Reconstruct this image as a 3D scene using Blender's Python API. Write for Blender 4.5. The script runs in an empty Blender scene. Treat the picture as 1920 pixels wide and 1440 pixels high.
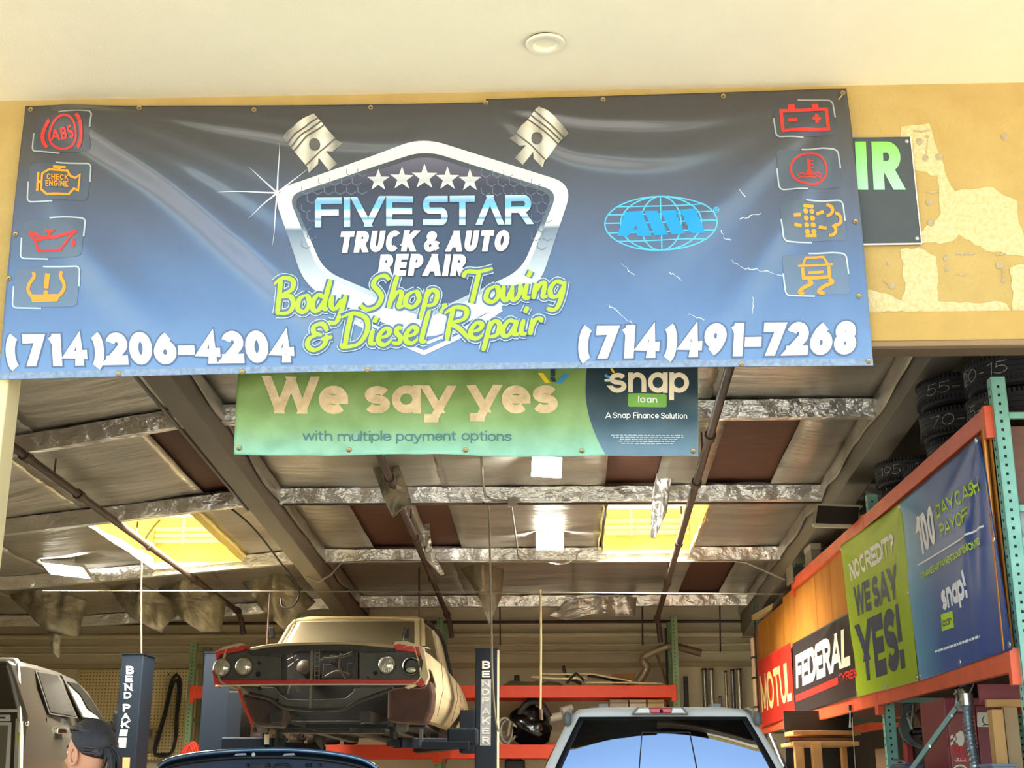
import bpy, bmesh, math, random
from math import sin, cos, pi, radians, exp, sqrt, atan2
from mathutils import Vector, Matrix, noise

random.seed(7)
sc = bpy.context.scene
COL = sc.collection

# ------------------------------------------------------------------ camera
CAM = Vector((0.0, -6.6, 1.5))
FPX, PITCH, YAW = 2500.0, radians(16.7), radians(2.1)
cam_data = bpy.data.cameras.new('camera')
cam_data.sensor_width = 36.0
cam_data.lens = FPX / 1920 * 36
cam_data.clip_end = 500
cam = bpy.data.objects.new('camera', cam_data)
COL.objects.link(cam)
cam.location = CAM
cam.rotation_euler = (pi / 2 + PITCH, 0, YAW)
sc.camera = cam
CR = cam.rotation_euler.to_matrix()

# ------------------------------------------------------------------ world, sun, exposure
sc.view_settings.view_transform = 'Standard'
sc.view_settings.look = 'None'
sc.view_settings.gamma = 1
sc.view_settings.use_curve_mapping = False
sc.view_settings.exposure = 0.75
world = bpy.data.worlds.new('sky')
sc.world = world
world.use_nodes = True
wn = world.node_tree
bg = wn.nodes['Background']
sky = wn.nodes.new('ShaderNodeTexSky')
sky.sky_type = 'NISHITA'
sky.sun_disc = False
sky.sun_elevation = radians(52)
sky.sun_rotation = radians(35)
sky.air_density = 1.3
sky.dust_density = 1.0
wn.links.new(sky.outputs[0], bg.inputs['Color'])
bg.inputs['Strength'].default_value = 0.32
sun_d = bpy.data.lights.new('sun', 'SUN')
sun_d.energy = 8.8
sun_d.angle = radians(0.6)
sun_d.color = (1.0, 0.93, 0.80)
sun = bpy.data.objects.new('sun', sun_d)
COL.objects.link(sun)
sun.rotation_euler = (radians(-30), radians(28), 0)     # from behind the roof, high, onto the forecourt


# ------------------------------------------------------------------ picture point -> place
def ray(px, py):
    return CR @ Vector(((px - 960) / FPX, (720 - py) / FPX, -1.0))


def at(px, py, Y):
    d = ray(px, py)
    return CAM + d * ((Y - CAM.y) / d.y)


def atX(px, py, X):
    d = ray(px, py)
    return CAM + d * ((X - CAM.x) / d.x)


def atZ(px, py, Z):
    d = ray(px, py)
    return CAM + d * ((Z - CAM.z) / d.z)


# ------------------------------------------------------------------ materials
def lin(c):
    out = []
    for v in c:
        v = v / 255.0
        out.append(v / 12.92 if v <= 0.04045 else ((v + 0.055) / 1.055) ** 2.4)
    return (out[0], out[1], out[2], 1.0)


def mat(name, col, rough=0.5, metal=0.0, var=0.0, vscale=4.0, bump=0.0, bscale=40.0, emit=0.0, spec=None, col2=None,
        coat=0.0, stretch=None, bdist=0.02, alpha=1.0, trans=0.0):
    m = bpy.data.materials.new(name)
    m.use_nodes = True
    nt = m.node_tree
    b = nt.nodes['Principled BSDF']
    b.inputs['Base Color'].default_value = lin(col)
    b.inputs['Roughness'].default_value = rough
    b.inputs['Metallic'].default_value = metal
    if coat:
        b.inputs['Coat Weight'].default_value = coat
        b.inputs['Coat Roughness'].default_value = 0.08
    if spec is not None:
        b.inputs['Specular IOR Level'].default_value = spec
    if trans:
        b.inputs['Transmission Weight'].default_value = trans
    if alpha < 1:
        b.inputs['Alpha'].default_value = alpha
    if emit:
        b.inputs['Emission Color'].default_value = lin(col)
        b.inputs['Emission Strength'].default_value = emit
    tc = None
    if var or bump:
        tc = nt.nodes.new('ShaderNodeTexCoord')
        src = tc.outputs['Object']
        if stretch:
            mp = nt.nodes.new('ShaderNodeMapping')
            mp.inputs['Scale'].default_value = stretch
            nt.links.new(src, mp.inputs['Vector'])
            src = mp.outputs['Vector']
    if var:
        n = nt.nodes.new('ShaderNodeTexNoise')
        n.inputs['Scale'].default_value = vscale
        n.inputs['Detail'].default_value = 6
        n.inputs['Roughness'].default_value = 0.6
        nt.links.new(src, n.inputs['Vector'])
        r = nt.nodes.new('ShaderNodeValToRGB')
        a = lin(col)
        if col2 is None:
            c2 = tuple(x * (1 - var) for x in a[:3]) + (1,)
        else:
            c2 = lin(col2)
        r.color_ramp.elements[0].position = 0.32
        r.color_ramp.elements[1].position = 0.68
        r.color_ramp.elements[0].color = c2
        r.color_ramp.elements[1].color = a
        nt.links.new(n.outputs['Fac'], r.inputs['Fac'])
        nt.links.new(r.outputs['Color'], b.inputs['Base Color'])
    if bump:
        n2 = nt.nodes.new('ShaderNodeTexNoise')
        n2.inputs['Scale'].default_value = bscale
        n2.inputs['Detail'].default_value = 4
        nt.links.new(src, n2.inputs['Vector'])
        bm = nt.nodes.new('ShaderNodeBump')
        bm.inputs['Strength'].default_value = bump
        bm.inputs['Distance'].default_value = bdist
        nt.links.new(n2.outputs['Fac'], bm.inputs['Height'])
        nt.links.new(bm.outputs['Normal'], b.inputs['Normal'])
    return m


def ramp_mat(name, stops, lo, hi, axis='Z', rough=0.4, var=0.0, metal=0.0, spec=0.5):
    """printed gradient: colour stops along a world axis between lo and hi (objects built in world coordinates)"""
    m = bpy.data.materials.new(name)
    m.use_nodes = True
    nt = m.node_tree
    b = nt.nodes['Principled BSDF']
    b.inputs['Roughness'].default_value = rough
    b.inputs['Metallic'].default_value = metal
    b.inputs['Specular IOR Level'].default_value = spec
    g = nt.nodes.new('ShaderNodeNewGeometry')
    s = nt.nodes.new('ShaderNodeSeparateXYZ')
    nt.links.new(g.outputs['Position'], s.inputs[0])
    mr = nt.nodes.new('ShaderNodeMapRange')
    mr.inputs['From Min'].default_value = lo
    mr.inputs['From Max'].default_value = hi
    nt.links.new(s.outputs[axis], mr.inputs['Value'])
    r = nt.nodes.new('ShaderNodeValToRGB')
    els = r.color_ramp.elements
    while len(els) < len(stops):
        els.new(0.5)
    for e, (p, c) in zip(els, stops):
        e.position = p
        e.color = lin(c)
    nt.links.new(mr.outputs[0], r.inputs['Fac'])
    out = r.outputs['Color']
    if var:
        n = nt.nodes.new('ShaderNodeTexNoise')
        n.inputs['Scale'].default_value = 9
        n.inputs['Detail'].default_value = 8
        nt.links.new(g.outputs['Position'], n.inputs['Vector'])
        mx = nt.nodes.new('ShaderNodeMix')
        mx.data_type = 'RGBA'
        mx.blend_type = 'MULTIPLY'
        mx.inputs['Factor'].default_value = var
        nt.links.new(out, mx.inputs['A'])
        r2 = nt.nodes.new('ShaderNodeValToRGB')
        r2.color_ramp.elements[0].position = 0.35
        r2.color_ramp.elements[1].position = 0.6
        r2.color_ramp.elements[0].color = (0.55, 0.55, 0.5, 1)
        nt.links.new(n.outputs['Fac'], r2.inputs['Fac'])
        nt.links.new(r2.outputs['Color'], mx.inputs['B'])
        out = mx.outputs['Result']
    nt.links.new(out, b.inputs['Base Color'])
    return m


# ------------------------------------------------------------------ mesh building
WLOC = {}


class MB:
    def __init__(self):
        self.v, self.f, self.m = [], [], []
        self.mi = 0

    def add(self, verts, faces):
        o = len(self.v)
        self.v += [Vector(p) for p in verts]
        for f in faces:
            self.f.append([i + o for i in f])
            self.m.append(self.mi)
        return self

    def hexa(self, p):      # 8 points: bottom 4 then top 4
        return self.add(p, [(3, 2, 1, 0), (4, 5, 6, 7), (0, 1, 5, 4), (1, 2, 6, 5), (2, 3, 7, 6), (3, 0, 4, 7)])

    def box(self, c, s, rot=None):
        c = Vector(c)
        x, y, z = s[0] / 2, s[1] / 2, s[2] / 2
        pts = [Vector(q) for q in ((-x, -y, -z), (x, -y, -z), (x, y, -z), (-x, y, -z), (-x, -y, z), (x, -y, z), (x, y, z), (-x, y, z))]
        if rot is not None:
            pts = [rot @ q for q in pts]
        return self.hexa([c + q for q in pts])

    def bx(self, x0, x1, y0, y1, z0, z1):
        return self.box(((x0 + x1) / 2, (y0 + y1) / 2, (z0 + z1) / 2), (abs(x1 - x0), abs(y1 - y0), abs(z1 - z0)))

    def bar(self, p, q, w, h, up=(0, 0, 1)):
        p, q, up = Vector(p), Vector(q), Vector(up)
        d = (q - p).normalized()
        s = d.cross(up)
        if s.length < 1e-4:
            s = d.cross(Vector((1, 0, 0)))
        s.normalize()
        u = s.cross(d)
        s, u = s * w / 2, u * h / 2
        return self.hexa([p - s - u, p + s - u, q + s - u, q - s - u, p - s + u, p + s + u, q + s + u, q - s + u])

    def tube(self, pts, r, n=8, cap=True, closed=False):
        pts = [Vector(p) for p in pts]
        k = len(pts)
        rs = r if isinstance(r, (list, tuple)) else [r] * k
        rings, pn = [], None
        for i in range(k):
            if closed:
                d = pts[(i + 1) % k] - pts[i - 1]
            else:
                d = pts[min(i + 1, k - 1)] - pts[max(i - 1, 0)]
            d.normalize()
            if pn is None:
                pn = d.orthogonal().normalized()
            else:
                pn = (pn - d * pn.dot(d))
                pn = pn.normalized() if pn.length > 1e-6 else d.orthogonal().normalized()
            b = d.cross(pn)
            rings.append([pts[i] + (pn * cos(2 * pi * j / n) + b * sin(2 * pi * j / n)) * rs[i] for j in range(n)])
        vs = [p for rg in rings for p in rg]
        fs = []
        for i in range(k if closed else k - 1):
            a, c = i * n, ((i + 1) % k) * n
            for j in range(n):
                fs.append((a + j, a + (j + 1) % n, c + (j + 1) % n, c + j))
        if cap and not closed:
            fs.append(tuple(range(n))[::-1])
            fs.append(tuple((k - 1) * n + j for j in range(n)))
        return self.add(vs, fs)

    def lathe(self, prof, n=24, M=None, closed=False):
        """prof: (radius, height) about local Z"""
        vs, fs = [], []
        k = len(prof)
        for r, h in prof:
            for j in range(n):
                vs.append(Vector((r * cos(2 * pi * j / n), r * sin(2 * pi * j / n), h)))
        for i in range(k if closed else k - 1):
            a, c = i * n, ((i + 1) % k) * n
            for j in range(n):
                fs.append((a + j, a + (j + 1) % n, c + (j + 1) % n, c + j))
        if M is not None:
            vs = [M @ p for p in vs]
        return self.add(vs, fs)

    def grid(self, fn, nu, nv, flip=False):
        vs = [fn(i / nu, j / nv) for j in range(nv + 1) for i in range(nu + 1)]
        w = nu + 1
        fs = []
        for j in range(nv):
            for i in range(nu):
                q = (j * w + i, j * w + i + 1, (j + 1) * w + i + 1, (j + 1) * w + i)
                fs.append(q[::-1] if flip else q)
        return self.add(vs, fs)

    def prism(self, poly, fn0, fn1):
        """polygon of 2-D points, mapped by fn0 for one side and fn1 for the other"""
        n = len(poly)
        vs = [fn0(*p) for p in poly] + [fn1(*p) for p in poly]
        fs = [tuple(range(n))[::-1], tuple(range(n, 2 * n))]
        for i in range(n):
            j = (i + 1) % n
            fs.append((i, j, n + j, n + i))
        return self.add(vs, fs)

    def loft(self, rings, closed=True, cap0=True, cap1=True):
        n = len(rings[0])
        vs = [p for r in rings for p in r]
        fs = []
        for i in range(len(rings) - 1):
            a, c = i * n, (i + 1) * n
            for j in range(n if closed else n - 1):
                k = (j + 1) % n
                fs.append((a + j, a + k, c + k, c + j))
        if cap0:
            fs.append(tuple(range(n))[::-1])
        if cap1:
            fs.append(tuple((len(rings) - 1) * n + j for j in range(n)))
        return self.add(vs, fs)

    def sphere(self, c, r, nu=16, nv=10):
        c = Vector(c)
        rx, ry, rz = (r, r, r) if not isinstance(r, (tuple, list)) else r
        vs, fs = [], []
        for j in range(nv + 1):
            t = pi * j / nv
            for i in range(nu):
                a = 2 * pi * i / nu
                vs.append(c + Vector((rx * sin(t) * cos(a), ry * sin(t) * sin(a), rz * cos(t))))
        for j in range(nv):
            for i in range(nu):
                k = (i + 1) % nu
                fs.append((j * nu + i, (j + 1) * nu + i, (j + 1) * nu + k, j * nu + k))
        return self.add(vs, fs)

    def build(self, name, mats, parent=None, smooth=None, bevel=0.0, sub=0, thick=0.0, rec=True, local=False):
        me = bpy.data.meshes.new(name)
        off = Vector((0, 0, 0)) if (parent is None or local) else WLOC.get(parent.name, Vector((0, 0, 0)))
        me.from_pydata([tuple(p - off) for p in self.v], [], self.f)
        if not isinstance(mats, (list, tuple)):
            mats = [mats]
        for m in mats:
            me.materials.append(m)
        if len(mats) > 1:
            me.polygons.foreach_set('material_index', self.m)
        bm = bmesh.new()
        bm.from_mesh(me)
        bmesh.ops.remove_doubles(bm, verts=bm.verts, dist=1e-5)
        if rec:
            bmesh.ops.recalc_face_normals(bm, faces=bm.faces)
        bm.to_mesh(me)
        bm.free()
        if smooth is not None:
            me.shade_smooth()
            if smooth < 180:
                me.set_sharp_from_angle(angle=radians(smooth))
        o = bpy.data.objects.new(name, me)
        COL.objects.link(o)
        if parent is not None:
            o.parent = parent
            WLOC[o.name] = off
        else:
            WLOC[o.name] = Vector((0, 0, 0))
        if bevel:
            md = o.modifiers.new('edge', 'BEVEL')
            md.width = bevel
            md.segments = 2
            md.limit_method = 'ANGLE'
        if thick:
            md = o.modifiers.new('thickness', 'SOLIDIFY')
            md.thickness = thick
            md.offset = 0
        if sub:
            md = o.modifiers.new('soft', 'SUBSURF')
            md.levels = md.render_levels = sub
        return o


def tag(o, label=None, cat=None, group=None, kind=None):
    for k, v in (('label', label), ('category', cat), ('group', group), ('kind', kind)):
        if v:
            o[k] = v
    return o


def thing(name, loc, label, cat, group=None):
    o = bpy.data.objects.new(name, None)
    o.empty_display_size = 0.1
    o.location = loc
    COL.objects.link(o)
    WLOC[o.name] = Vector(loc)
    return tag(o, label, cat, group)


def struct(o):
    o['kind'] = 'structure'
    return o


def copy_tree(root, loc, rot=None, label=None, group=None):
    r = root.copy()
    COL.objects.link(r)
    r.location = loc
    if rot is not None:
        r.rotation_euler = rot
    if label:
        r['label'] = label
    if group:
        r['group'] = group
    for ch in list(root.children):
        c = ch.copy()
        COL.objects.link(c)
        c.parent = r
        for g in list(ch.children):
            d = g.copy()
            COL.objects.link(d)
            d.parent = c
    return r


def smooth_path(pts, n=8, closed=False):
    """Catmull-Rom through points of any dimension (tuples)"""
    P = [tuple(p) for p in pts]
    k = len(P)
    out = []
    rng = k if closed else k - 1
    for i in range(rng):
        if closed:
            p0, p1, p2, p3 = P[i - 1], P[i], P[(i + 1) % k], P[(i + 2) % k]
        else:
            p0, p1, p2, p3 = P[max(i - 1, 0)], P[i], P[i + 1], P[min(i + 2, k - 1)]
        for j in range(n):
            t = j / n
            out.append(tuple(0.5 * (2 * b + (c - a) * t + (2 * a - 5 * b + 4 * c - d) * t * t + (3 * b - a - 3 * c + d) * t ** 3)
                             for a, b, c, d in zip(p0, p1, p2, p3)))
    if not closed:
        out.append(P[-1])
    return out


def rrect(x0, y0, x1, y1, r, n=5):
    pts = []
    for cx, cy, a in ((x1 - r, y1 - r, 0), (x0 + r, y1 - r, 90), (x0 + r, y0 + r, 180), (x1 - r, y0 + r, 270)):
        for i in range(n + 1):
            t = radians(a + 90 * i / n)
            pts.append((cx + r * cos(t), cy + r * sin(t)))
    return pts


def homog(q):
    """unit square (0,0),(1,0),(1,1),(0,1) -> the four points q (projective)"""
    (x0, y0), (x1, y1), (x2, y2), (x3, y3) = q
    dx1, dx2, dx3 = x1 - x2, x3 - x2, x0 - x1 + x2 - x3
    dy1, dy2, dy3 = y1 - y2, y3 - y2, y0 - y1 + y2 - y3
    den = dx1 * dy2 - dx2 * dy1
    g = (dx3 * dy2 - dx2 * dy3) / den
    h = (dx1 * dy3 - dx3 * dy1) / den
    a, b, c = x1 - x0 + g * x1, x3 - x0 + h * x3, x0
    d, e, f = y1 - y0 + g * y1, y3 - y0 + h * y3, y0

    def fn(s, t):
        w = g * s + h * t + 1
        return ((a * s + b * t + c) / w, (d * s + e * t + f) / w)
    return fn
# ------------------------------------------------------------------ lettering: own stroke alphabet
def arc(cx, cy, rx, ry, a0, a1, n=12):
    return [(cx + rx * cos(radians(a0 + (a1 - a0) * i / n)), cy + ry * sin(radians(a0 + (a1 - a0) * i / n))) for i in range(n + 1)]


XH = 0.68
O_ = arc(.5, .5, .5, .5, 90, 450, 28)
bowl = arc(.5, XH / 2, .5, XH / 2, 90, 450, 24)
GL = {
    'A': (.80, [[(0, 0), (.47, 1)], [(.53, 1), (1, 0)], [(.3, .28), (.7, .28)]]),
    'B': (.58, [[(0, 0), (0, 1)], [(0, 1), (.55, 1)] + arc(.55, .765, .4, .235, 90, -90) + [(0, .53)], [(0, .53), (.6, .53)] + arc(.6, .265, .4, .265, 90, -90) + [(0, 0)]]),
    'C': (.66, [arc(.5, .5, .5, .5, 45, 315, 22)]),
    'D': (.62, [[(0, 0), (0, 1)], [(0, 1), (.4, 1)] + arc(.4, .5, .6, .5, 90, -90) + [(0, 0)]]),
    'E': (.48, [[(1, 1), (0, 1)], [(0, 1), (0, 0)], [(0, 0), (1, 0)], [(0, .5), (.9, .5)]]),
    'F': (.46, [[(1, 1), (0, 1)], [(0, 1), (0, 0)], [(0, .5), (.85, .5)]]),
    'G': (.7, [arc(.5, .5, .5, .5, 45, 340, 22) + [(1, .45)], [(1, .45), (.55, .45)]]),
    'H': (.6, [[(0, 0), (0, 1)], [(1, 0), (1, 1)], [(0, .5), (1, .5)]]),
    'I': (0.0, [[(0, 0), (0, 1)]]),
    'K': (.6, [[(0, 0), (0, 1)], [(1, 1), (.08, .38)], [(.35, .6), (1, 0)]]),
    'L': (.45, [[(0, 1), (0, 0)], [(0, 0), (1, 0)]]),
    'M': (.8, [[(0, 0), (0, 1)], [(0, 1), (.5, .1)], [(.5, .1), (1, 1)], [(1, 1), (1, 0)]]),
    'N': (.62, [[(0, 0), (0, 1)], [(0, 1), (1, 0)], [(1, 0), (1, 1)]]),
    'O': (.72, [O_]),
    'P': (.54, [[(0, 0), (0, 1)], [(0, 1), (.55, 1)] + arc(.55, .74, .45, .26, 90, -90) + [(0, .48)]]),
    'R': (.58, [[(0, 0), (0, 1)], [(0, 1), (.55, 1)] + arc(.55, .74, .42, .26, 90, -90) + [(0, .48)], [(.5, .48), (1, 0)]]),
    'S': (.54, [arc(.5, .755, .48, .245, 25, 270, 14) + arc(.5, .255, .5, .255, 90, -155, 14)[1:]]),
    'T': (.6, [[(0, 1), (1, 1)], [(.5, 1), (.5, 0)]]),
    'U': (.6, [[(0, 1)] + arc(.5, .35, .5, .35, 180, 360) + [(1, 1)]]),
    'V': (.76, [[(0, 1), (.47, 0)], [(.53, 0), (1, 1)]]),
    'W': (1.1, [[(0, 1), (.24, 0)], [(.26, 0), (.49, 1)], [(.51, 1), (.74, 0)], [(.76, 0), (1, 1)]]),
    'Y': (.7, [[(0, 1), (.5, .45)], [(1, 1), (.5, .45)], [(.5, .5), (.5, 0)]]),
    '&': (.66, [smooth_path([(1, 0), (.55, .42), (.2, .72), (.2, .9), (.4, 1), (.62, .9), (.55, .7), (.12, .42), (0, .22), (.15, .02), (.42, 0), (.75, .2), (.95, .5)], 5)]),
    '?': (.5, [arc(.5, .74, .5, .26, 175, -55) + [(.5, .42), (.5, .3)], [(.5, .0), (.5, .06)]]),
    '!': (0.0, [[(0, 1), (0, .56)], [(0, .0), (0, .04)]]),
    '(': (.26, [arc(1.0, .42, 1.0, .72, 108, 252, 14)]),
    ')': (.26, [arc(0, .42, 1.0, .72, 72, -72, 14)]),
    '-': (.3, [[(0, .4), (1, .4)]]),
    ',': (.06, [[(1, .05), (0, -.15)]]),
    '.': (0.0, [[(0, 0), (0, .02)]]),
    '0': (.56, [O_]),
    '1': (.24, [[(1, 0), (1, 1)], [(.9, .96), (0, .84)]]),
    '2': (.52, [arc(.5, .7, .5, .3, 165, -35) + [(0.02, 0)], [(0, 0), (1, 0)]]),
    '4': (.6, [[(.76, 0), (.76, 1), (0, .28), (1, .28)]]),
    '5': (.52, [[(.95, 1), (.1, 1)], [(.1, 1), (.05, .52)], arc(.42, .32, .58, .32, 130, -150)]),
    '6': (.54, [arc(.5, .32, .5, .32, 90, 450, 22), smooth_path([(.78, 1), (.38, .8), (.08, .5), (0, .32)], 5)]),
    '7': (.52, [[(0, 1), (1, 1), (.35, 0)]]),
    '8': (.54, [arc(.5, .77, .43, .23, 90, 450, 20), arc(.5, .27, .5, .27, 90, 450, 20)]),
    '9': (.54, [arc(.5, .68, .5, .32, 90, 450, 22), smooth_path([(.22, 0), (.62, .2), (.92, .5), (1, .68)], 5)]),
    'a': (.5, [bowl, [(1, XH), (1, 0)]]),
    'c': (.46, [arc(.5, XH / 2, .5, XH / 2, 45, 315, 18)]),
    'd': (.5, [bowl, [(1, 1.02), (1, 0)]]),
    'e': (.5, [[(0.05, XH / 2), (1, XH / 2)] , arc(.5, XH / 2, .5, XH / 2, 0, 315, 22)]),
    'f': (.28, [arc(.8, .8, .45, .22, 80, 180, 6) + [(.35, 0)], [(0, XH), (.9, XH)]]),
    'g': (.5, [bowl, [(1, XH)] + arc(.5, -.05, .5, .25, 0, -150, 10)]),
    'h': (.44, [[(0, 1.02), (0, 0)], [(0, .38)] + arc(.5, .38, .5, .3, 180, 0) + [(1, 0)]]),
    'i': (0.0, [[(0, XH), (0, 0)], [(0, .98), (0, 1.0)]]),
    'l': (0.0, [[(0, 1.02), (0, 0)]]),
    'm': (.8, [[(0, XH), (0, 0)], [(0, .42)] + arc(.25, .42, .25, .26, 180, 0) + [(.5, 0)], [(.5, .42)] + arc(.75, .42, .25, .26, 180, 0) + [(1, 0)]]),
    'n': (.44, [[(0, XH), (0, 0)], [(0, .38)] + arc(.5, .38, .5, .3, 180, 0) + [(1, 0)]]),
    'o': (.52, [bowl]),
    'p': (.5, [bowl, [(0, XH), (0, -.3)]]),
    'r': (.26, [[(0, XH), (0, 0)], [(0, .38)] + arc(.8, .36, .8, .32, 180, 80)]),
    's': (.42, [arc(.5, .52, .47, .16, 20, 270, 12) + arc(.5, .18, .5, .18, 90, -160, 12)[1:]]),
    't': (.3, [[(.35, .9)] + [(.35, .2)] + arc(.75, .2, .4, .2, 180, 280, 6), [(0, XH), (.9, XH)]]),
    'u': (.44, [[(0, XH)] + arc(.5, .3, .5, .3, 180, 360) + [(1, XH)], [(1, XH), (1, 0)]]),
    'w': (.76, [[(0, XH), (.24, 0)], [(.26, 0), (.49, XH)], [(.51, XH), (.74, 0)], [(.76, 0), (1, XH)]]),
    'y': (.54, [[(0, XH), (.5, 0.02)], [(1, XH), (.3, -.3)], [(.32, -.3), (.05, -.3)]]),
}


def resample(p, step):
    out = [p[0]]
    for a, b in zip(p, p[1:]):
        L = math.hypot(b[0] - a[0], b[1] - a[1])
        k = max(1, int(math.ceil(L / step)))
        for i in range(1, k + 1):
            out.append((a[0] + (b[0] - a[0]) * i / k, a[1] + (b[1] - a[1]) * i / k))
    return out


def ribbon(p, w, ext=True, wfun=None, step=10.0):
    """2-D stroke -> (left points, right points); straight upright ends are cut level, flat ones squared"""
    q = [p[0]]
    for a in p[1:]:
        if math.hypot(a[0] - q[-1][0], a[1] - q[-1][1]) > 1e-6:
            q.append(a)
    p = q
    if len(p) < 2:
        return [], []
    closed = len(p) > 3 and math.hypot(p[0][0] - p[-1][0], p[0][1] - p[-1][1]) < 1e-4
    L, R = [], []
    n = len(p)
    for i in range(n):
        if closed:
            a, b, c = p[i - 1] if i > 0 else p[n - 2], p[i], p[i + 1] if i < n - 1 else p[1]
        else:
            a, b, c = p[max(i - 1, 0)], p[i], p[min(i + 1, n - 1)]
        d1 = Vector((b[0] - a[0], b[1] - a[1]))
        d2 = Vector((c[0] - b[0], c[1] - b[1]))
        if d1.length < 1e-9:
            d1 = d2
        if d2.length < 1e-9:
            d2 = d1
        d1.normalize()
        d2.normalize()
        t = d1 + d2
        t = t.normalized() if t.length > 1e-4 else d1
        nn = Vector((-t.y, t.x))
        mit = min(1.6, 1.0 / max(0.3, nn.dot(Vector((-d1.y, d1.x)))))
        ww = (w if wfun is None else w * wfun(t, i / (n - 1))) / 2 * mit
        L.append([b[0] + nn.x * ww, b[1] + nn.y * ww])
        R.append([b[0] - nn.x * ww, b[1] - nn.y * ww])
    if ext and not closed:
        for e, nb in ((0, 1), (-1, -2)):
            dx, dy = p[e][0] - p[nb][0], p[e][1] - p[nb][1]
            ln = math.hypot(dx, dy)
            dx, dy = dx / ln, dy / ln
            seg = ln
            if abs(dy) > 0.5 and (n == 2 or seg > w * .35):
                yb = p[e][1] + (w / 2 if dy > 0 else -w / 2)
                for S in (L, R):
                    k = (yb - S[e][1]) / dy
                    S[e] = [S[e][0] + dx * k, yb]
            elif abs(dy) < 0.2:
                for S in (L, R):
                    S[e] = [S[e][0] + dx * w / 2, S[e][1] + dy * w / 2]
    # subdivide along
    L2, R2 = [L[0]], [R[0]]
    for i in range(n - 1):
        ln = max(math.hypot(L[i + 1][0] - L[i][0], L[i + 1][1] - L[i][1]), math.hypot(R[i + 1][0] - R[i][0], R[i + 1][1] - R[i][1]))
        k = max(1, int(math.ceil(ln / step)))
        for j in range(1, k + 1):
            f = j / k
            L2.append([L[i][0] + (L[i + 1][0] - L[i][0]) * f, L[i][1] + (L[i + 1][1] - L[i][1]) * f])
            R2.append([R[i][0] + (R[i + 1][0] - R[i][0]) * f, R[i][1] + (R[i + 1][1] - R[i][1]) * f])
    return L2, R2


def put_ribbon(mb, L, R, pm, k=2):
    """pm maps a 2-D picture point to the surface"""
    n = len(L)
    if n < 2:
        return
    mb.cnt = getattr(mb, 'cnt', 0) + 1
    nr = getattr(mb, 'nrm', Vector((0, -1, 0))) * (.00012 * mb.cnt)
    vs = []
    for a, b in zip(L, R):
        for j in range(k + 1):
            f = j / k
            vs.append(pm(a[0] + (b[0] - a[0]) * f, a[1] + (b[1] - a[1]) * f) + nr)
    fs = []
    w = k + 1
    for i in range(n - 1):
        for j in range(k):
            fs.append((i * w + j, i * w + j + 1, (i + 1) * w + j + 1, (i + 1) * w + j))
    mb.add(vs, fs)


def text(mb, s, pm, x, y, h, width=None, t=.2, shear=0.0, rise=0.0, gap=.12, space=.3, step=10.0, k=2, lean=0.0, extra=0.0):
    """lettering whose baseline starts at (x, y) with cap height h (y down). width fits the whole line;
    rise: y change per unit x of the baseline; shear: italic; lean: x shift per unit height of the surface"""
    tot = sum(GL[c][0] for c in s if c != ' ')
    nsp = sum(1 for c in s if c == ' ')
    nl = len(s) - nsp
    fixed = (nl * t + (len(s) - 1 - nsp) * gap + nsp * space)
    kx = 1.0
    if width is not None:
        if tot > 0:
            kx = (width / h - fixed - (shear if shear else 0)) / tot
            if kx < 0.25:
                f = (width / h - .25 * tot) / fixed
                gap *= f
                space *= f
                kx = .25
    cx = 0.0
    for i, c in enumerate(s):
        if c == ' ':
            cx += space - (gap if i and s[i - 1] != ' ' else 0)
            continue
        W, strokes = GL[c]
        W *= kx
        for st in strokes:
            pts = [(cx + t / 2 + px_ * W, t / 2 + py_ * (1 - t)) for px_, py_ in st]
            L, R = ribbon(pts, t + extra, step=step / h)
            if not L:
                continue
            def mp(u, v):
                X = u + shear * v
                return pm(x + X * h + lean * v * h, y - v * h + rise * X * h)
            put_ribbon(mb, L, R, mp, k)
        cx += W + t + gap
    return cx * h


def stroke(mb, pts, w, pm, ext=False, step=10.0, k=1, wfun=None):
    L, R = ribbon(pts, w, ext=ext, step=step, wfun=wfun)
    put_ribbon(mb, L, R, pm, k)


def disc(mb, poly, pm, rings=4, centre=None, step=12.0):
    """filled star-shaped outline"""
    P = resample(poly + [poly[0]], step)[:-1]
    if centre is None:
        centre = (sum(p[0] for p in P) / len(P), sum(p[1] for p in P) / len(P))
    n = len(P)
    vs = [pm(*centre)]
    for r in range(1, rings + 1):
        f = r / rings
        vs += [pm(centre[0] + (p[0] - centre[0]) * f, centre[1] + (p[1] - centre[1]) * f) for p in P]
    fs = []
    for i in range(n):
        j = (i + 1) % n
        fs.append((0, 1 + i, 1 + j))
        for r in range(rings - 1):
            a = 1 + r * n
            fs.append((a + i, a + n + i, a + n + j, a + j))
    mb.add(vs, fs)


def ringfill(mb, outer, inner, pm, k=3):
    n = len(outer)
    vs = []
    for a, b in zip(outer, inner):
        for j in range(k + 1):
            f = j / k
            vs.append(pm(a[0] + (b[0] - a[0]) * f, a[1] + (b[1] - a[1]) * f))
    w = k + 1
    fs = []
    for i in range(n):
        i2 = (i + 1) % n
        for j in range(k):
            fs.append((i * w + j, i * w + j + 1, i2 * w + j + 1, i2 * w + j))
    mb.add(vs, fs)


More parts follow.
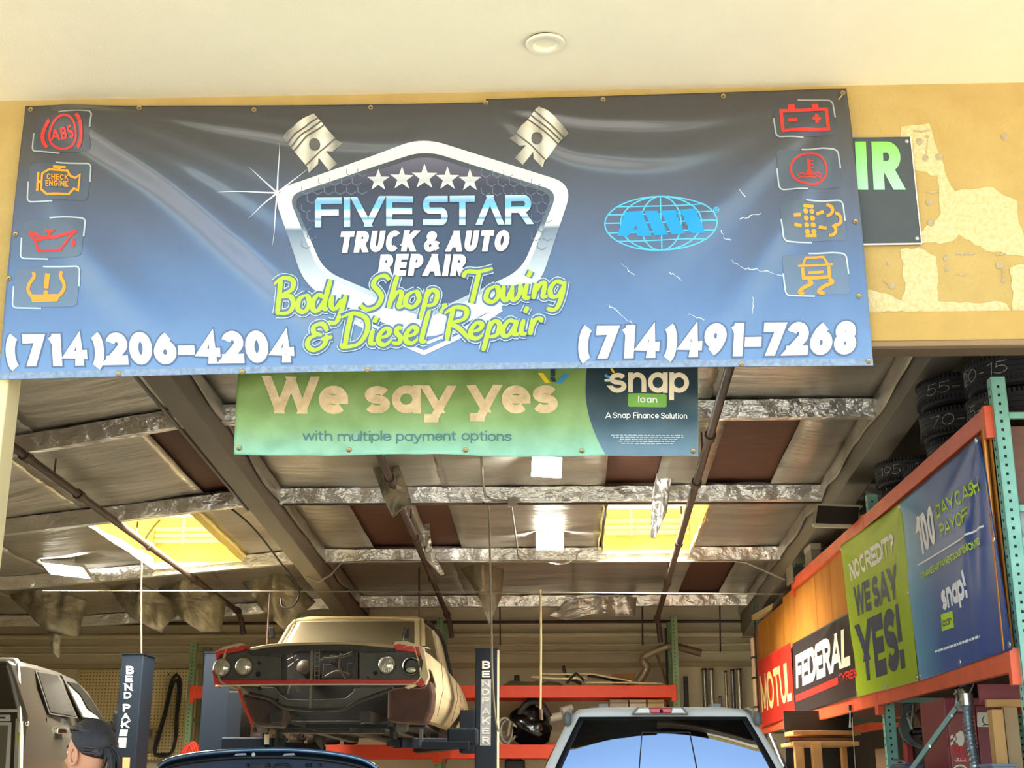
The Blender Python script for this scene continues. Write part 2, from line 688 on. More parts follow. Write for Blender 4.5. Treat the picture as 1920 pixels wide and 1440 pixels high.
def round_poly(pts, r, n=6, per=10):
    """polygon with rounded corners, each side sampled evenly so that two such loops match"""
    out = []
    k = len(pts)
    corners = []
    for i in range(k):
        a, b, c = Vector(pts[i - 1]), Vector(pts[i]), Vector(pts[(i + 1) % k])
        rr = r[i] if isinstance(r, (list, tuple)) else r
        p0 = b + (a - b).normalized() * rr
        p1 = b + (c - b).normalized() * rr
        cc = []
        for j in range(n + 1):
            t = j / n
            q = p0 * (1 - t) ** 2 + b * 2 * t * (1 - t) + p1 * t * t
            cc.append((q.x, q.y))
        corners.append(cc)
    for i in range(k):
        out += corners[i]
        a, b = corners[i][-1], corners[(i + 1) % k][0]
        for j in range(1, per):
            out.append((a[0] + (b[0] - a[0]) * j / per, a[1] + (b[1] - a[1]) * j / per))
    return out


# a brush script, each letter one or more pen paths in units of the lower-case height
SC = {
    'B': (1.15, [[(.35, 2.0), (.2, 1.0), (.05, 0)], [(-.05, 1.75), (.45, 2.05), (1.0, 1.9), (.95, 1.35), (.3, 1.05), (.85, .95), (1.0, .5), (.7, .05), (.0, .05)]]),
    'S': (1.05, [[(1.25, 1.75), (1.0, 2.05), (.6, 1.9), (.45, 1.5), (.7, 1.1), (.85, .7), (.6, .15), (.1, 0), (-.2, .3)]]),
    'T': (1.0, [[(-.1, 1.65), (.1, 2.0), (.7, 1.95), (1.45, 2.1)], [(.75, 1.95), (.55, 1.0), (.35, 0)]]),
    'D': (1.2, [[(.4, 2.0), (.2, 1.0), (.05, .05)], [(-.1, 1.8), (.5, 2.05), (1.15, 1.7), (1.2, .9), (.75, .15), (.0, .0), (-.15, .2)]]),
    'R': (1.15, [[(.4, 2.0), (.2, 1.0), (.05, 0)], [(-.05, 1.7), (.5, 2.05), (1.05, 1.85), (.95, 1.3), (.3, 1.05), (.7, .7), (1.2, .0)]]),
    'o': (.78, [[(.55, 1), (.15, .75), (.05, .2), (.4, 0), (.7, .4), (.65, .85), (.5, .98)]]),
    'd': (.9, [[(.7, .8), (.4, 1), (.1, .6), (.1, .1), (.4, .05), (.75, .7)], [(1.05, 2.0), (.85, 1.1), (.7, .2), (.95, .1)]]),
    'y': (.9, [[(.2, 1.0), (.15, .3), (.4, .1), (.75, .7)], [(.95, 1.0), (.7, -.1), (.4, -.75), (-.05, -.7)]]),
    'h': (.85, [[(.55, 2.0), (.3, 1.0), (.1, 0)], [(.15, .3), (.5, .95), (.75, .85), (.6, .1), (.85, .1)]]),
    'p': (.85, [[(.35, 1.05), (.15, .1), (-.05, -.8)], [(.2, .5), (.5, 1.0), (.8, .8), (.65, .15), (.25, .05)]]),
    ',': (.45, [[(.25, .15), (.25, -.1), (.05, -.4)]]),
    'w': (1.05, [[(.15, 1.0), (.1, .25), (.3, .05), (.55, .7)], [(.6, .95), (.55, .2), (.75, .05), (1.0, .5), (1.0, 1.0)]]),
    'i': (.45, [[(.25, 1.0), (.12, .2), (.4, .1)], [(.30, 1.42), (.38, 1.6), (.46, 1.78)]]),
    'n': (.85, [[(.25, 1.0), (.1, 0)], [(.15, .35), (.5, .95), (.7, .85), (.6, .15), (.85, .12)]]),
    'g': (.88, [[(.75, .85), (.4, 1), (.1, .6), (.15, .1), (.5, .1), (.78, .7)], [(.85, 1.0), (.65, -.1), (.35, -.75), (-.1, -.65)]]),
    '&': (1.2, [[(1.05, 1.0), (.8, 1.45), (.35, 1.35), (.35, .95), (.75, .8)], [(.6, .85), (.1, .65), (.0, .2), (.35, -.1), (.85, .2), (1.0, .8)], [(.7, .55), (1.3, .65)]]),
    'e': (.72, [[(.1, .45), (.5, .55), (.65, .85), (.4, 1.0), (.1, .6), (.1, .15), (.4, .0), (.7, .25)]]),
    's': (.62, [[(.55, .95), (.3, 1.0), (.25, .7), (.45, .4), (.35, .05), (.0, .1)]]),
    'l': (.45, [[(.55, 2.0), (.3, 1.0), (.15, .15), (.4, .1)]]),
    'a': (.85, [[(.7, .85), (.4, 1), (.1, .55), (.1, .1), (.4, .1), (.72, .75)], [(.8, 1.0), (.65, .2), (.9, .1)]]),
    'r': (.62, [[(.25, 1.0), (.1, 0)], [(.15, .4), (.4, .95), (.65, .95), (.62, .75)]]),
}


def script(mb, s, pm, x, y, xh, width, t, rise, extra=0.0, space=.6, curve=None):
    tot = sum(SC[c][0] if c != ' ' else space for c in s)
    k = width / tot
    cx = 0.0

    def pen(d, f):
        a = atan2(d.y, d.x)
        w = .62 + .42 * abs(sin(a - radians(20)))
        if not extra:
            w *= .35 + .65 * min(1.0, min(f, 1 - f) * 5 + .35)
        return w
    for c in s:
        if c == ' ':
            cx += space
            continue
        for st in SC[c][1]:
            pts = smooth_path(st, 6)
            pts = [((cx + a * .95) * k, b * xh) for a, b in pts]
            L, R = ribbon(pts, t + extra, ext=False, wfun=pen if not extra else None, step=6)
            def mp(u, v):
                yy = y - v + rise * u
                return pm(x + u, yy)
            put_ribbon(mb, L, R, mp, 2)
        cx += SC[c][0]
# ------------------------------------------------------------------ facade
import numpy as np
Z_SOFFIT = at(960, 172, 0).z
Z_HEAD = at(1780, 641, 0).z
X_JAMB = at(18, 715, 0).x
M_STUCCO = mat('yellow stucco', (194, 167, 104), .9, var=.10, vscale=5, bump=.6, bscale=70, bdist=.008, col2=(184, 156, 92))
M_PATCH = mat('pale filler paint', (224, 212, 166), .9, var=.08, vscale=40, bump=.8, bscale=90, bdist=.01, col2=(208, 186, 130))
M_SOFFIT = mat('cream soffit render', (248, 238, 206), .92, var=.04, vscale=3, bump=.45, bscale=110, bdist=.005)
M_JAMB = mat('cream jamb', (242, 224, 172), .9, var=.05, vscale=4)
M_TRIM = mat('tan metal trim', (150, 122, 84), .55, var=.12, vscale=8)
M_TRIMD = mat('brown trim', (104, 84, 60), .6, var=.12, vscale=8)
M_CONC = mat('concrete floor', (150, 142, 128), .7, var=.22, vscale=1.2)
M_APRON = mat('concrete forecourt', (222, 212, 192), .9, var=.12, vscale=.8)

b = MB()
b.bx(-9.0, 7.0, 0, .13, Z_HEAD, Z_SOFFIT + .4)
b.bx(-9.0, X_JAMB, 0, .13, 0, Z_HEAD)
b.bx(3.6, 7.0, 0, .13, 0, Z_HEAD)
wall_f = struct(b.build('wall_front', M_STUCCO))
b = MB()
zb = at(1780, 586, 0).z
b.bx(X_JAMB - .5, 7.0, -.022, 0.0, Z_HEAD + .002, zb)
struct(b.build('trim_1', mat('ochre lintel band', (194, 160, 90), .9, var=.1, vscale=6, bump=.4, bscale=90, bdist=.005), bevel=.006))
b = MB()
b.bx(X_JAMB - .03, 3.63, -.03, .0, Z_HEAD - .03, Z_HEAD)
b.mi = 1
b.bx(X_JAMB - .02, 3.63, 0, .14, Z_HEAD - .035, Z_HEAD)
struct(b.build('trim_2', [M_TRIM, M_TRIMD], bevel=.006))
b = MB()
b.bx(X_JAMB - .25, X_JAMB, -.012, .15, 0, Z_HEAD - .036)
struct(b.build('trim_3', M_JAMB, bevel=.008))
b = MB()
b.bx(-9, 7, -2.2, 0.0, Z_SOFFIT, Z_SOFFIT + .4)
struct(b.build('ceiling_canopy', M_SOFFIT))
b = MB()
b.bx(-9, 7, -2.36, -2.2, Z_SOFFIT - .02, Z_SOFFIT + 1.3)
struct(b.build('trim_4', M_STUCCO))
b = MB()
b.bx(-8.2, 6.8, .131, .15, Z_HEAD + .01, 4.5)
struct(b.build('added_header_lining', mat('added dark header lining', (52, 48, 42), .8)))  # added lining, out of view, so the pickup's rear window reflects dark here

# pale filler patches and old anchor holes on the wall
def pmw(lift):
    def f(px, py):
        p = at(px, py, 0)
        p.y = -lift
        return p
    return f


b = MB()
for n_, poly in enumerate([
        [(1690, 240), (1745, 232), (1762, 300), (1790, 360), (1860, 350), (1905, 380), (1925, 480), (1850, 470), (1800, 440), (1776, 455), (1700, 458), (1765, 400), (1760, 330), (1700, 316)],
        [(1688, 470), (1720, 462), (1755, 480), (1758, 540), (1765, 585), (1690, 585), (1696, 530)],
        [(1622, 545), (1660, 548), (1690, 566), (1800, 566), (1890, 568), (1895, 585), (1626, 585)],
        [(1895, 500), (1935, 490), (1935, 585), (1900, 585)]]):
    cen = None
    poly2 = [(x + random.uniform(-3, 3), y + random.uniform(-3, 3)) for x, y in resample(poly + [poly[0]], 14)[:-1]]
    vs = [pmw(.0015 + .0003 * n_)(*p) for p in poly2]
    b.add(vs, [tuple(range(len(vs)))])
b.build('filler_patch', M_PATCH, wall_f)
b = MB()
for x, y, r in [(1724, 265, 7), (1738, 257, 4), (1735, 296, 6), (1761, 294, 7), (1884, 258, 7), (1742, 380, 6), (1746, 418, 7), (1667, 494, 4), (1672, 537, 6),
                (1774, 484, 5), (1776, 504, 5), (1875, 497, 7), (1881, 527, 4), (1601, 255, 7)]:
    disc(b, [(x + r * cos(t * pi / 5) * random.uniform(.8, 1.2), y + r * sin(t * pi / 5) * random.uniform(.8, 1.2)) for t in range(10)],
         pmw(.004), rings=2)
for x, y, w in [(1728, 246, 30), (1748, 360, 24), (1810, 476, 36), (1876, 477, 18), (1805, 515, 18)]:
    stroke(b, [(x - w / 2, y), (x, y + 1), (x + w / 2, y - 1)], 3.2, pmw(.004))
stroke(b, [(1739, 262), (1736, 290)], 1.5, pmw(.004))
stroke(b, [(1656, 526), (1668, 536)], 1.5, pmw(.004))
stroke(b, [(1879, 500), (1881, 524)], 2, pmw(.004))
b.build('anchor_hole', mat('grey filler plug', (190, 172, 138), .8, var=.3, vscale=60), wall_f)

# forecourt and shop floor
b = MB()
b.bx(-30, 30, -40, 0.0, -.15, 0)
struct(b.build('ground', M_APRON))
b = MB()
b.bx(-8.2, 7.0, 0.0, 13.0, -.15, 0)
struct(b.build('floor', M_CONC))

# ------------------------------------------------------------------ recessed light in the canopy
M_WHITE = mat('white lamp enamel', (244, 236, 205), .45)
M_BLACK = mat('black plastic', (24, 23, 22), .5)
c = atZ(1022, 78, Z_SOFFIT)
rl = thing('recessed_light', (c.x, c.y, Z_SOFFIT), 'white round recessed light in the cream canopy, hanging loose on one side', 'ceiling light')
tilt = Matrix.Translation(c + Vector((0, 0, .004))) @ Matrix.Rotation(radians(2.2), 4, 'X') @ Matrix.Rotation(radians(-2.0), 4, 'Y')
R0 = (atZ(1059, 78, Z_SOFFIT) - c).length
b = MB()
b.lathe([(R0, -.012), (R0, -.018), (R0 * .96, -.024), (R0 * .68, -.026), (R0 * .62, -.022)], 40, tilt)
b.lathe([(R0 * .62, -.022), (R0 * .5, .028)], 40, tilt)
b.build('trim_ring', M_WHITE, rl, smooth=50)
b = MB()
b.lathe([(0.001, .026), (R0 * .5, .028)], 40, tilt)
b.build('lens', mat('lens', (226, 220, 180), .5), rl, smooth=50)
b = MB()
b.lathe([(R0 * .9, -.0125), (R0 * .86, .05), (R0 * .5, .06)], 40, tilt)
b.build('housing', mat('brown can', (74, 58, 44), .5), rl, smooth=50)

# ------------------------------------------------------------------ main banner
YB = -.06
BQ = [(48, 199), (1587, 166), (1637, 686), (-3, 712)]
HX = np.arange(-40, 1700, 6.0)
HY = np.arange(130, 740, 6.0)
GX, GY = np.meshgrid(HX, HY)
DISP = np.zeros_like(GX)
FOLDS = [
    ([(70, 205), (190, 268), (320, 345), (450, 450), (560, 545), (680, 640)], .055, 30),
    ([(95, 206), (240, 262), (400, 335), (560, 425)], .042, 24),
    ([(110, 204), (260, 238), (400, 290), (560, 350)], .036, 19),
    ([(110, 202), (300, 222), (440, 240), (600, 262), (760, 262), (905, 205)], .017, 13),
    ([(260, 208), (420, 214), (560, 228), (700, 235), (900, 200)], .009, 9),
    ([(60, 240), (110, 380), (200, 520), (330, 650)], .020, 36),
    ([(925, 200), (1020, 212), (1130, 224), (1330, 222), (1580, 176)], .019, 13),
    ([(920, 205), (1020, 262), (1120, 290), (1300, 285), (1575, 185)], .020, 20),
    ([(1580, 182), (1440, 300), (1330, 400), (1180, 540)], .020, 32),
    ([(1585, 190), (1520, 330), (1440, 470), (1330, 640)], .022, 26),
    ([(1590, 200), (1570, 360), (1560, 520), (1580, 660)], .012, 20),
    ([(700, 300), (760, 480), (800, 680)], .010, 70)]
for path, amp, sg in FOLDS:
    sp = smooth_path(path, 6)
    best = np.full_like(GX, 1e9)
    tt = np.zeros_like(GX)
    n = len(sp) - 1
    for i in range(n):
        ax, ay = sp[i]
        dx, dy = sp[i + 1][0] - ax, sp[i + 1][1] - ay
        u = np.clip(((GX - ax) * dx + (GY - ay) * dy) / (dx * dx + dy * dy), 0, 1)
        d = np.hypot(GX - ax - u * dx, GY - ay - u * dy)
        k = d < best
        best = np.where(k, d, best)
        tt = np.where(k, (i + u) / n, tt)
    sgv = sg * (.55 + .75 * tt)
    fade = np.clip(tt * 6, 0, 1) * np.clip((1.0 - tt) * 2.5, 0, 1)
    DISP += 1.25 * amp * fade * np.exp(-(best / sgv) ** 2)
DISP += .012 * np.sin(GX / 210.0) * np.sin((GY - 150) / 190.0)


def bdisp(px, py):
    u = (px - HX[0]) / 6.0
    v = (py - HY[0]) / 6.0
    i = int(min(max(u, 0), len(HX) - 2))
    j = int(min(max(v, 0), len(HY) - 2))
    u -= i
    v -= j
    D = DISP
    return (D[j, i] * (1 - u) + D[j, i + 1] * u) * (1 - v) + (D[j + 1, i] * (1 - u) + D[j + 1, i + 1] * u) * v


def pmB(lift):
    def f(px, py):
        p = at(px, py, YB)
        p.y -= bdisp(px, py) + lift
        return p
    return f


def bq(s, t):     # t = 0 top, 1 bottom
    (x0, y0), (x1, y1), (x2, y2), (x3, y3) = BQ
    xa, ya = x0 + (x1 - x0) * s, y0 + (y1 - y0) * s
    ya += 11 * (sin(pi * s) ** 1.0) * (1 if s < .56 else .45)
    xb, yb_ = x3 + (x2 - x3) * s, y3 + (y2 - y3) * s
    yb_ -= 5 * sin(pi * s)
    bow = 3 * sin(pi * t) * (1 if s > .5 else -1) * abs(2 * s - 1)
    return xa + (xb - xa) * t + bow, ya + (yb_ - ya) * t


zt, zbm = at(800, 180, YB).z, at(800, 700, YB).z
M_BAN = ramp_mat('banner vinyl print', [(0, (108, 142, 186)), (.25, (88, 118, 160)), (.52, (80, 98, 130)), (.78, (68, 72, 80)), (1, (58, 54, 52))], zbm, zt, rough=.22, var=.10, spec=.9)
M_CHROME = ramp_mat('printed chrome', [(0, (246, 250, 250)), (.2, (236, 244, 246)), (.35, (186, 200, 212)), (.545, (112, 132, 152)), (.57, (248, 250, 248)), (.8, (216, 220, 216)), (1, (232, 232, 224))], at(800, 640, YB).z, at(800, 262, YB).z, rough=.36)
M_LET = mat('white print', (250, 250, 248), .42, var=.05, vscale=40)
M_DARKP = mat('dark print', (58, 66, 84), .4)
M_LIME = mat('lime print', (178, 232, 48), .42)
M_HALO = mat('grey blue halo print', (88, 108, 142), .4)
M_PALE = mat('pale halo print', (190, 214, 226), .4)
M_RED = mat('red print', (236, 52, 44), .42)
M_ORANGE = mat('orange print', (250, 158, 42), .42)
M_ICON = ramp_mat('icon tile print', [(0, (118, 146, 178)), (.5, (90, 106, 126)), (1, (62, 60, 58))], zbm, zt, rough=.36)
M_ICONE = ramp_mat('icon edge print', [(0, (200, 228, 238)), (.5, (186, 204, 212)), (1, (150, 148, 140))], zbm, zt, rough=.36)
M_SKYB = mat('bright blue print', (22, 152, 232), .42)
M_CYAN = mat('cyan print', (84, 190, 236), .42)
M_GROM = mat('brass eyelet', (176, 150, 104), .35, metal=.8)
M_STEEL = mat('bright steel', (206, 206, 204), .3, metal=.9)

cb = at(800, 450, YB)
banner = thing('shop_banner', (cb.x, YB, cb.z), 'large dark blue vinyl banner reading Five Star Truck & Auto Repair across the shop front', 'banner')
b = MB()
b.grid(lambda s, t: pmB(0)(*bq(s, t)), 260, 96)
b.build('fabric', M_BAN, banner, smooth=180, thick=.0015)
b = MB()
b.grid(lambda s, t: pmB(-.003)(*bq(s, t)), 120, 40)
b.build('added_dark_sheet', mat('dark banner back', (38, 38, 40), .6), banner, smooth=180)  # dark sheet added behind the vinyl to darken its reflection in the pickup window
# hem lines
b = MB()
for t0 in (.988,):
    b.grid(lambda s, t: pmB(.0016)(*bq(s, .975 + .024 * t)), 200, 2)
b.build('hem', mat('worn pale hem', (150, 172, 200), .5, var=.4, vscale=40), banner, smooth=180)
# eyelets
EY = [(58, 206), (262, 204), (477, 207), (695, 202), (911, 193), (1131, 187), (1356, 181), (1580, 175), (30, 440), (17, 523), (1603, 418), (1609, 557),
      (223, 702), (455, 698), (689, 694), (1390, 683), (1628, 678)]
eb = MB()
eb.lathe([(.0055, .001), (.0055, .004), (.012, .006), (.0145, .003), (.0145, 0)], 18, Matrix.Rotation(pi / 2, 4, 'X'))
e0 = None
for i, (x, y) in enumerate(EY):
    p = pmB(.001)(x, y) - WLOC[banner.name]
    if e0 is None:
        e0 = eb.build('eyelet', M_GROM, banner, smooth=40, local=True)
        e0.location = p
    else:
        o = e0.copy()
        COL.objects.link(o)
        o.parent = banner
        o.location = p
b = MB()
pc = pmB(.006)(1580, 176)
b.tube([pc, pc + Vector((-.01, -.012, -.02)), pc + Vector((-.03, -.008, -.045))], .004, 6)
b.build('tie', M_GROM, banner)

# emblem: five-sided shield ring
outer = round_poly([(795, 258), (1075, 345), (1010, 540), (800, 640), (575, 545), (512, 360)], [44, 40, 46, 40, 46, 40], 8, 14)
inner = round_poly([(797, 289), (1036, 364), (978, 505), (800, 590), (607, 508), (550, 374)], [36, 22, 32, 30, 32, 22], 8, 14)
mid = round_poly([(797, 281), (1046, 358), (985, 512), (800, 600), (600, 515), (541, 368)], [38, 26, 35, 32, 35, 26], 8, 14)
b = MB()
disc(b, inner, pmB(.0030), rings=20)
sh = b.build('shield_panel', ramp_mat('shield print', [(0, (74, 94, 126)), (.5, (62, 80, 108)), (.8, (62, 66, 84)), (1, (110, 108, 128))], at(800, 590, YB).z, at(800, 290, YB).z, rough=.36), banner, smooth=180)
M_HC = mat('honeycomb line', (110, 124, 150), .4)
for hs in (range(0, 11), range(11, 22)):
  b = MB()
  for r in range(9):        # honeycomb hint
    for q in hs:
        hx, hy = 575 + q * 21 + (r % 2) * 10.5, 322 + r * 17
        if not (hx < 690 or hx > 905) or hy < 300:
            continue
        lim = 575 + max(0, (350 - hy)) * 2.6
        if hx < lim or hx > 1610 - lim or (hy > 370 and 590 < hx < 1000):
            continue
        stroke(b, [(hx + 10 * cos(a * pi / 3 + pi / 6), hy + 10 * sin(a * pi / 3 + pi / 6)) for a in range(4)], 1.4, pmB(.0048))
  b.build('honeycomb_print', M_HC, banner)
b = MB()
ringfill(b, outer, mid, pmB(.0048), 4)
ring = b.build('emblem_ring', M_CHROME, banner, smooth=180)
b = MB()
ringfill(b, mid, inner, pmB(.0048), 2)
b.build('emblem_ring_inner', ramp_mat('inner chrome print', [(0, (150, 168, 180)), (.45, (226, 234, 238)), (.55, (96, 112, 130)), (1, (66, 70, 78))], at(800, 600, YB).z, at(800, 281, YB).z, rough=.36), banner, smooth=180)
b = MB()
for d, w in ((14, 5), (30, 8)):
    stroke(b, [(650, 585 + d * .4), (720, 610 + d * .7), (795, 632 + d), (870, 606 + d * .7), (940, 570 + d * .3)], w, pmB(.0042), step=12)
b.build('emblem_tail', M_CHROME, banner, smooth=180)

# pistons
def piston(cx, cy, ang, sc_):
    ca, sa = cos(radians(ang)), sin(radians(ang))
    def tr(u, v):      # v up along the piston axis
        return (cx + (u * ca + v * sa) * sc_, cy + (u * sa - v * ca) * sc_)
    def pts(L):
        return [tr(*p) for p in L]
    rod = MB()
    disc(rod, pts([(-10, -60), (10, -60), (9, -28), (-9, -28)]), pmB(.0017), 3)
    bod = MB()
    top = [(-37, 40), (-20, 44), (0, 45), (20, 44), (37, 40), (37, -30), (42, -40), (18, -38), (10, -30), (-10, -30), (-18, -38), (-42, -40), (-37, -30)]
    disc(bod, pts(top), pmB(.0050), 18, step=4)
    g = MB()
    for v in (27, 18, 9):
        stroke(g, pts([(-37, v), (-18, v + 2), (0, v + 3), (18, v + 2), (37, v)]), 2.6 * sc_, pmB(.0085))
    stroke(g, pts([(-38, -26), (0, -23), (38, -26)]), 2.2 * sc_, pmB(.0085))
    disc(g, [tr(10.5 * cos(a * pi / 8), -8 + 10.5 * sin(a * pi / 8)) for a in range(16)], pmB(.0085), 5, step=4)
    return rod, bod, g


for (cx, cy, ang, nm) in ((586, 268, -40, 'emblem_piston'), (1012, 256, 41, 'emblem_piston')):
    rod, bod, g = piston(cx, cy, ang, 1.0)
    P0, P1 = at(cx - 45, cy, YB).x, at(cx + 45, cy, YB).x
    mp_ = ramp_mat('piston print', [(0, (120, 118, 112)), (.3, (226, 222, 206)), (.5, (168, 164, 152)), (.7, (236, 232, 216)), (1, (128, 124, 114))], P0, P1, axis='X', rough=.36)
    po = bod.build('emblem_piston', mp_, banner, smooth=180)
    rod.build('piston_rod', mp_, po, smooth=180)
    g.build('piston_groove', mat('groove print', (84, 80, 74), .4), po)

# stars
b = MB()
for cx, cy, r in ((710, 340, 22), (754, 336, 23), (796, 332, 25), (839, 335, 23), (881, 338, 22)):
    P = [(cx + (r if i % 2 == 0 else r * .4) * sin(i * pi / 5), cy - (r if i % 2 == 0 else r * .4) * cos(i * pi / 5)) for i in range(10)]
    disc(b, P, pmB(.0058), 4, centre=(cx, cy))
b.build('star_print', ramp_mat('star print', [(0, (240, 244, 246)), (.4, (190, 194, 200)), (1, (232, 230, 228))], at(800, 360, YB).z, at(800, 310, YB).z, rough=.4), banner)
# starburst
b = MB()
cx, cy = 521, 364
for dx, dy in ((-110, 2), (4, -95), (-8, 102), (-52, -46), (-54, 50), (56, -46), (44, 40)):
    L = [(cx + dx * .03 - dy * .03, cy + dy * .03 + dx * .03), (cx + dx, cy + dy)]
    stroke(b, [(cx, cy), (cx + dx * .5, cy + dy * .5), (cx + dx, cy + dy)], 3.2, pmB(.0024), wfun=lambda t, f: 1.05 - f)
b.build('sparkle_print', mat('sparkle print', (224, 236, 244), .4), banner)

# FIVE STAR and the lines below it
M_FS = ramp_mat('five star print', [(0, (150, 216, 240)), (.22, (200, 238, 248)), (.3, (90, 150, 190)), (.42, (240, 250, 250)), (.5, (238, 246, 246)), (.62, (110, 196, 236)), (.86, (120, 176, 222)), (1, (180, 210, 232))],
                at(800, 428, YB).z, at(800, 368, YB).z, rough=.4)
GL['a1'] = (.86, [[(0, 0), (.48, 1)], [(.52, 1), (1, 0)]])
old_A, old_F = GL['A'], GL['F']
GL['A'] = GL['a1']
GL['F'] = (.8, [[(1, 1), (.08, 1)], [(0, .92), (0, 0)], [(0, .5), (.85, .5)]])
old = {k: GL[k] for k in 'EIVSTR'}
GL['E'] = (.8, [[(1, 1), (0, 1)], [(0, 1), (0, 0)], [(0, 0), (1, 0)], [(0, .5), (.95, .5)]])
GL['V'] = (1.0, [[(0, 1), (.48, 0)], [(.52, 0), (1, 1)]])
GL['S'] = (.8, [[(1, 1), (.18, 1)] + arc(.18, .75, .18, .25, 90, 270, 6) + [(.82, .5)] + arc(.82, .25, .18, .25, 90, -90, 6) + [(0, 0)]])
GL['T'] = (.82, [[(0, 1), (1, 1)], [(.5, 1), (.5, 0)]])
GL['R'] = (.86, [[(0, 1), (0, 0)], [(0, 1), (.75, 1)] + arc(.75, .75, .25, .25, 90, -90, 8) + [(.05, .5)], [(.6, .5), (1, 0)]])
for dl, ml, ex in ((.0056, M_DARKP, .05), (.0066, M_FS, 0)):
    b = MB()
    text(b, 'FIVE', pmB(dl), 591, 428, 56, 184, t=.21, rise=-.016, gap=.07, extra=ex)
    text(b, 'STAR', pmB(dl), 793, 423, 55, 203, t=.21, rise=-.016, gap=.07, extra=ex)
    b.build('five_star_lettering' if not ex else 'lettering_shadow', ml, banner)
GL['A'], GL['F'] = old_A, old_F
GL.update(old)
for dl, ml, ex in ((.0056, M_DARKP, .07), (.0066, M_LET, 0)):
    b = MB()
    text(b, 'TRUCK', pmB(dl), 634, 475, 40, 150, t=.26, rise=-.013, shear=.16, gap=.10, extra=ex)
    text(b, '&', pmB(dl), 794, 473, 39, 34, t=.23, rise=-.013, shear=.1, extra=ex)
    text(b, 'AUTO', pmB(dl), 836, 472, 40, 122, t=.26, rise=-.013, shear=.16, gap=.10, extra=ex)
    text(b, 'REPAIR', pmB(dl), 708, 520, 41, 168, t=.26, rise=-.013, shear=.16, gap=.10, extra=ex)
    b.build('truck_and_auto_lettering' if not ex else 'lettering_shadow', ml, banner)
# phone numbers
for dl, ml, ex in ((.0024, M_HALO, .10), (.0034, M_LET, 0)):
    for st_, x_, y_, h_, w_, ln_ in (('(714)206-4204', 13, 688, 60, 540, -.06), ('(714)491-7268', 1083, 673, 62, 520, .06)):
        b = MB()
        text(b, st_, pmB(dl), x_, y_, h_, w_, t=.285, rise=-.0145, gap=.055, lean=ln_, extra=ex)
        b.build('phone_number_lettering' if not ex else 'phone_number_outline', ml, banner)
# the script lines
for dl, ml, ex in ((.0086, M_PALE, 9), (.0094, M_HALO, 6), (.0104, M_LIME, 0)):
    b = MB()
    script(b, 'Body', pmB(dl), 519, 591, 30, 130, 9.2, -.05, extra=ex)
    script(b, 'Shop,', pmB(dl), 684, 582, 30, 158, 9.2, -.05, extra=ex)
    script(b, 'Towing', pmB(dl), 872, 570, 30, 190, 9.2, -.07, extra=ex)
    script(b, '& Diesel', pmB(dl), 578, 656, 30, 225, 9.2, -.055, extra=ex)
    script(b, 'Repair', pmB(dl), 836, 640, 30, 178, 9.2, -.07, extra=ex)
    b.build('script_lettering' if not ex else 'script_outline', ml, banner)

# the globe badge with three slanted letters
b = MB()
gx, gy, gw, gh = 1239, 419, 105, 51
def el(cx, cy, rx, ry, n=40, a0=0, a1=360):
    return [(cx + rx * cos(radians(a0 + (a1 - a0) * i / n)), cy + ry * sin(radians(a0 + (a1 - a0) * i / n))) for i in range(n + 1)]
for rx in (gw, gw * .72, gw * .36):
    stroke(b, el(gx, gy, rx, gh), 2.6, pmB(.0020))
stroke(b, [(gx - 1, gy - gh), (gx + 2, gy + gh)], 2.6, pmB(.0020))
for dy in (-33, -18, -2, 16, 32):
    w = gw * sqrt(max(0, 1 - (dy / gh) ** 2))
    stroke(b, [(gx - w, gy + dy + 1), (gx, gy + dy), (gx + w, gy + dy - 1.5)], 2.4, pmB(.0020))
globe = b.build('globe_badge', M_CYAN, banner)
b = MB()
for P in ([(1172, 397), (1203, 395), (1222, 442), (1196, 443), (1193, 436), (1182, 436), (1177, 443), (1157, 442)],
          [(1208, 395), (1232, 395), (1253, 441), (1227, 442)],
          [(1238, 395), (1266, 394), (1275, 404), (1273, 415), (1284, 441), (1259, 441)],
          [(1273, 394), (1302, 393), (1322, 439), (1298, 440), (1290, 436), (1288, 424), (1282, 412)]):
    disc(b, P, pmB(.0034), 5, step=5)
b.build('badge_lettering', M_SKYB, globe)
b = MB()
for P in ([(1188, 430), (1192, 422), (1196, 430)], [(1278, 404), (1284, 409), (1279, 413)], [(1280, 421), (1285, 428), (1290, 427), (1285, 419)], [(1268, 402), (1271, 402), (1272, 409), (1269, 409)]):
    disc(b, P, pmB(.0048), 2, step=5)
b.build('badge_counter', mat('badge gap', (84, 100, 128), .4), globe)
b = MB()
stroke(b, el(1342, 397, 5, 5, 14), 1.2, pmB(.003))
text(b, 'R', pmB(.003), 1339.6, 400, 6, 5, t=.2)
b.build('registered_mark', M_CYAN, globe)

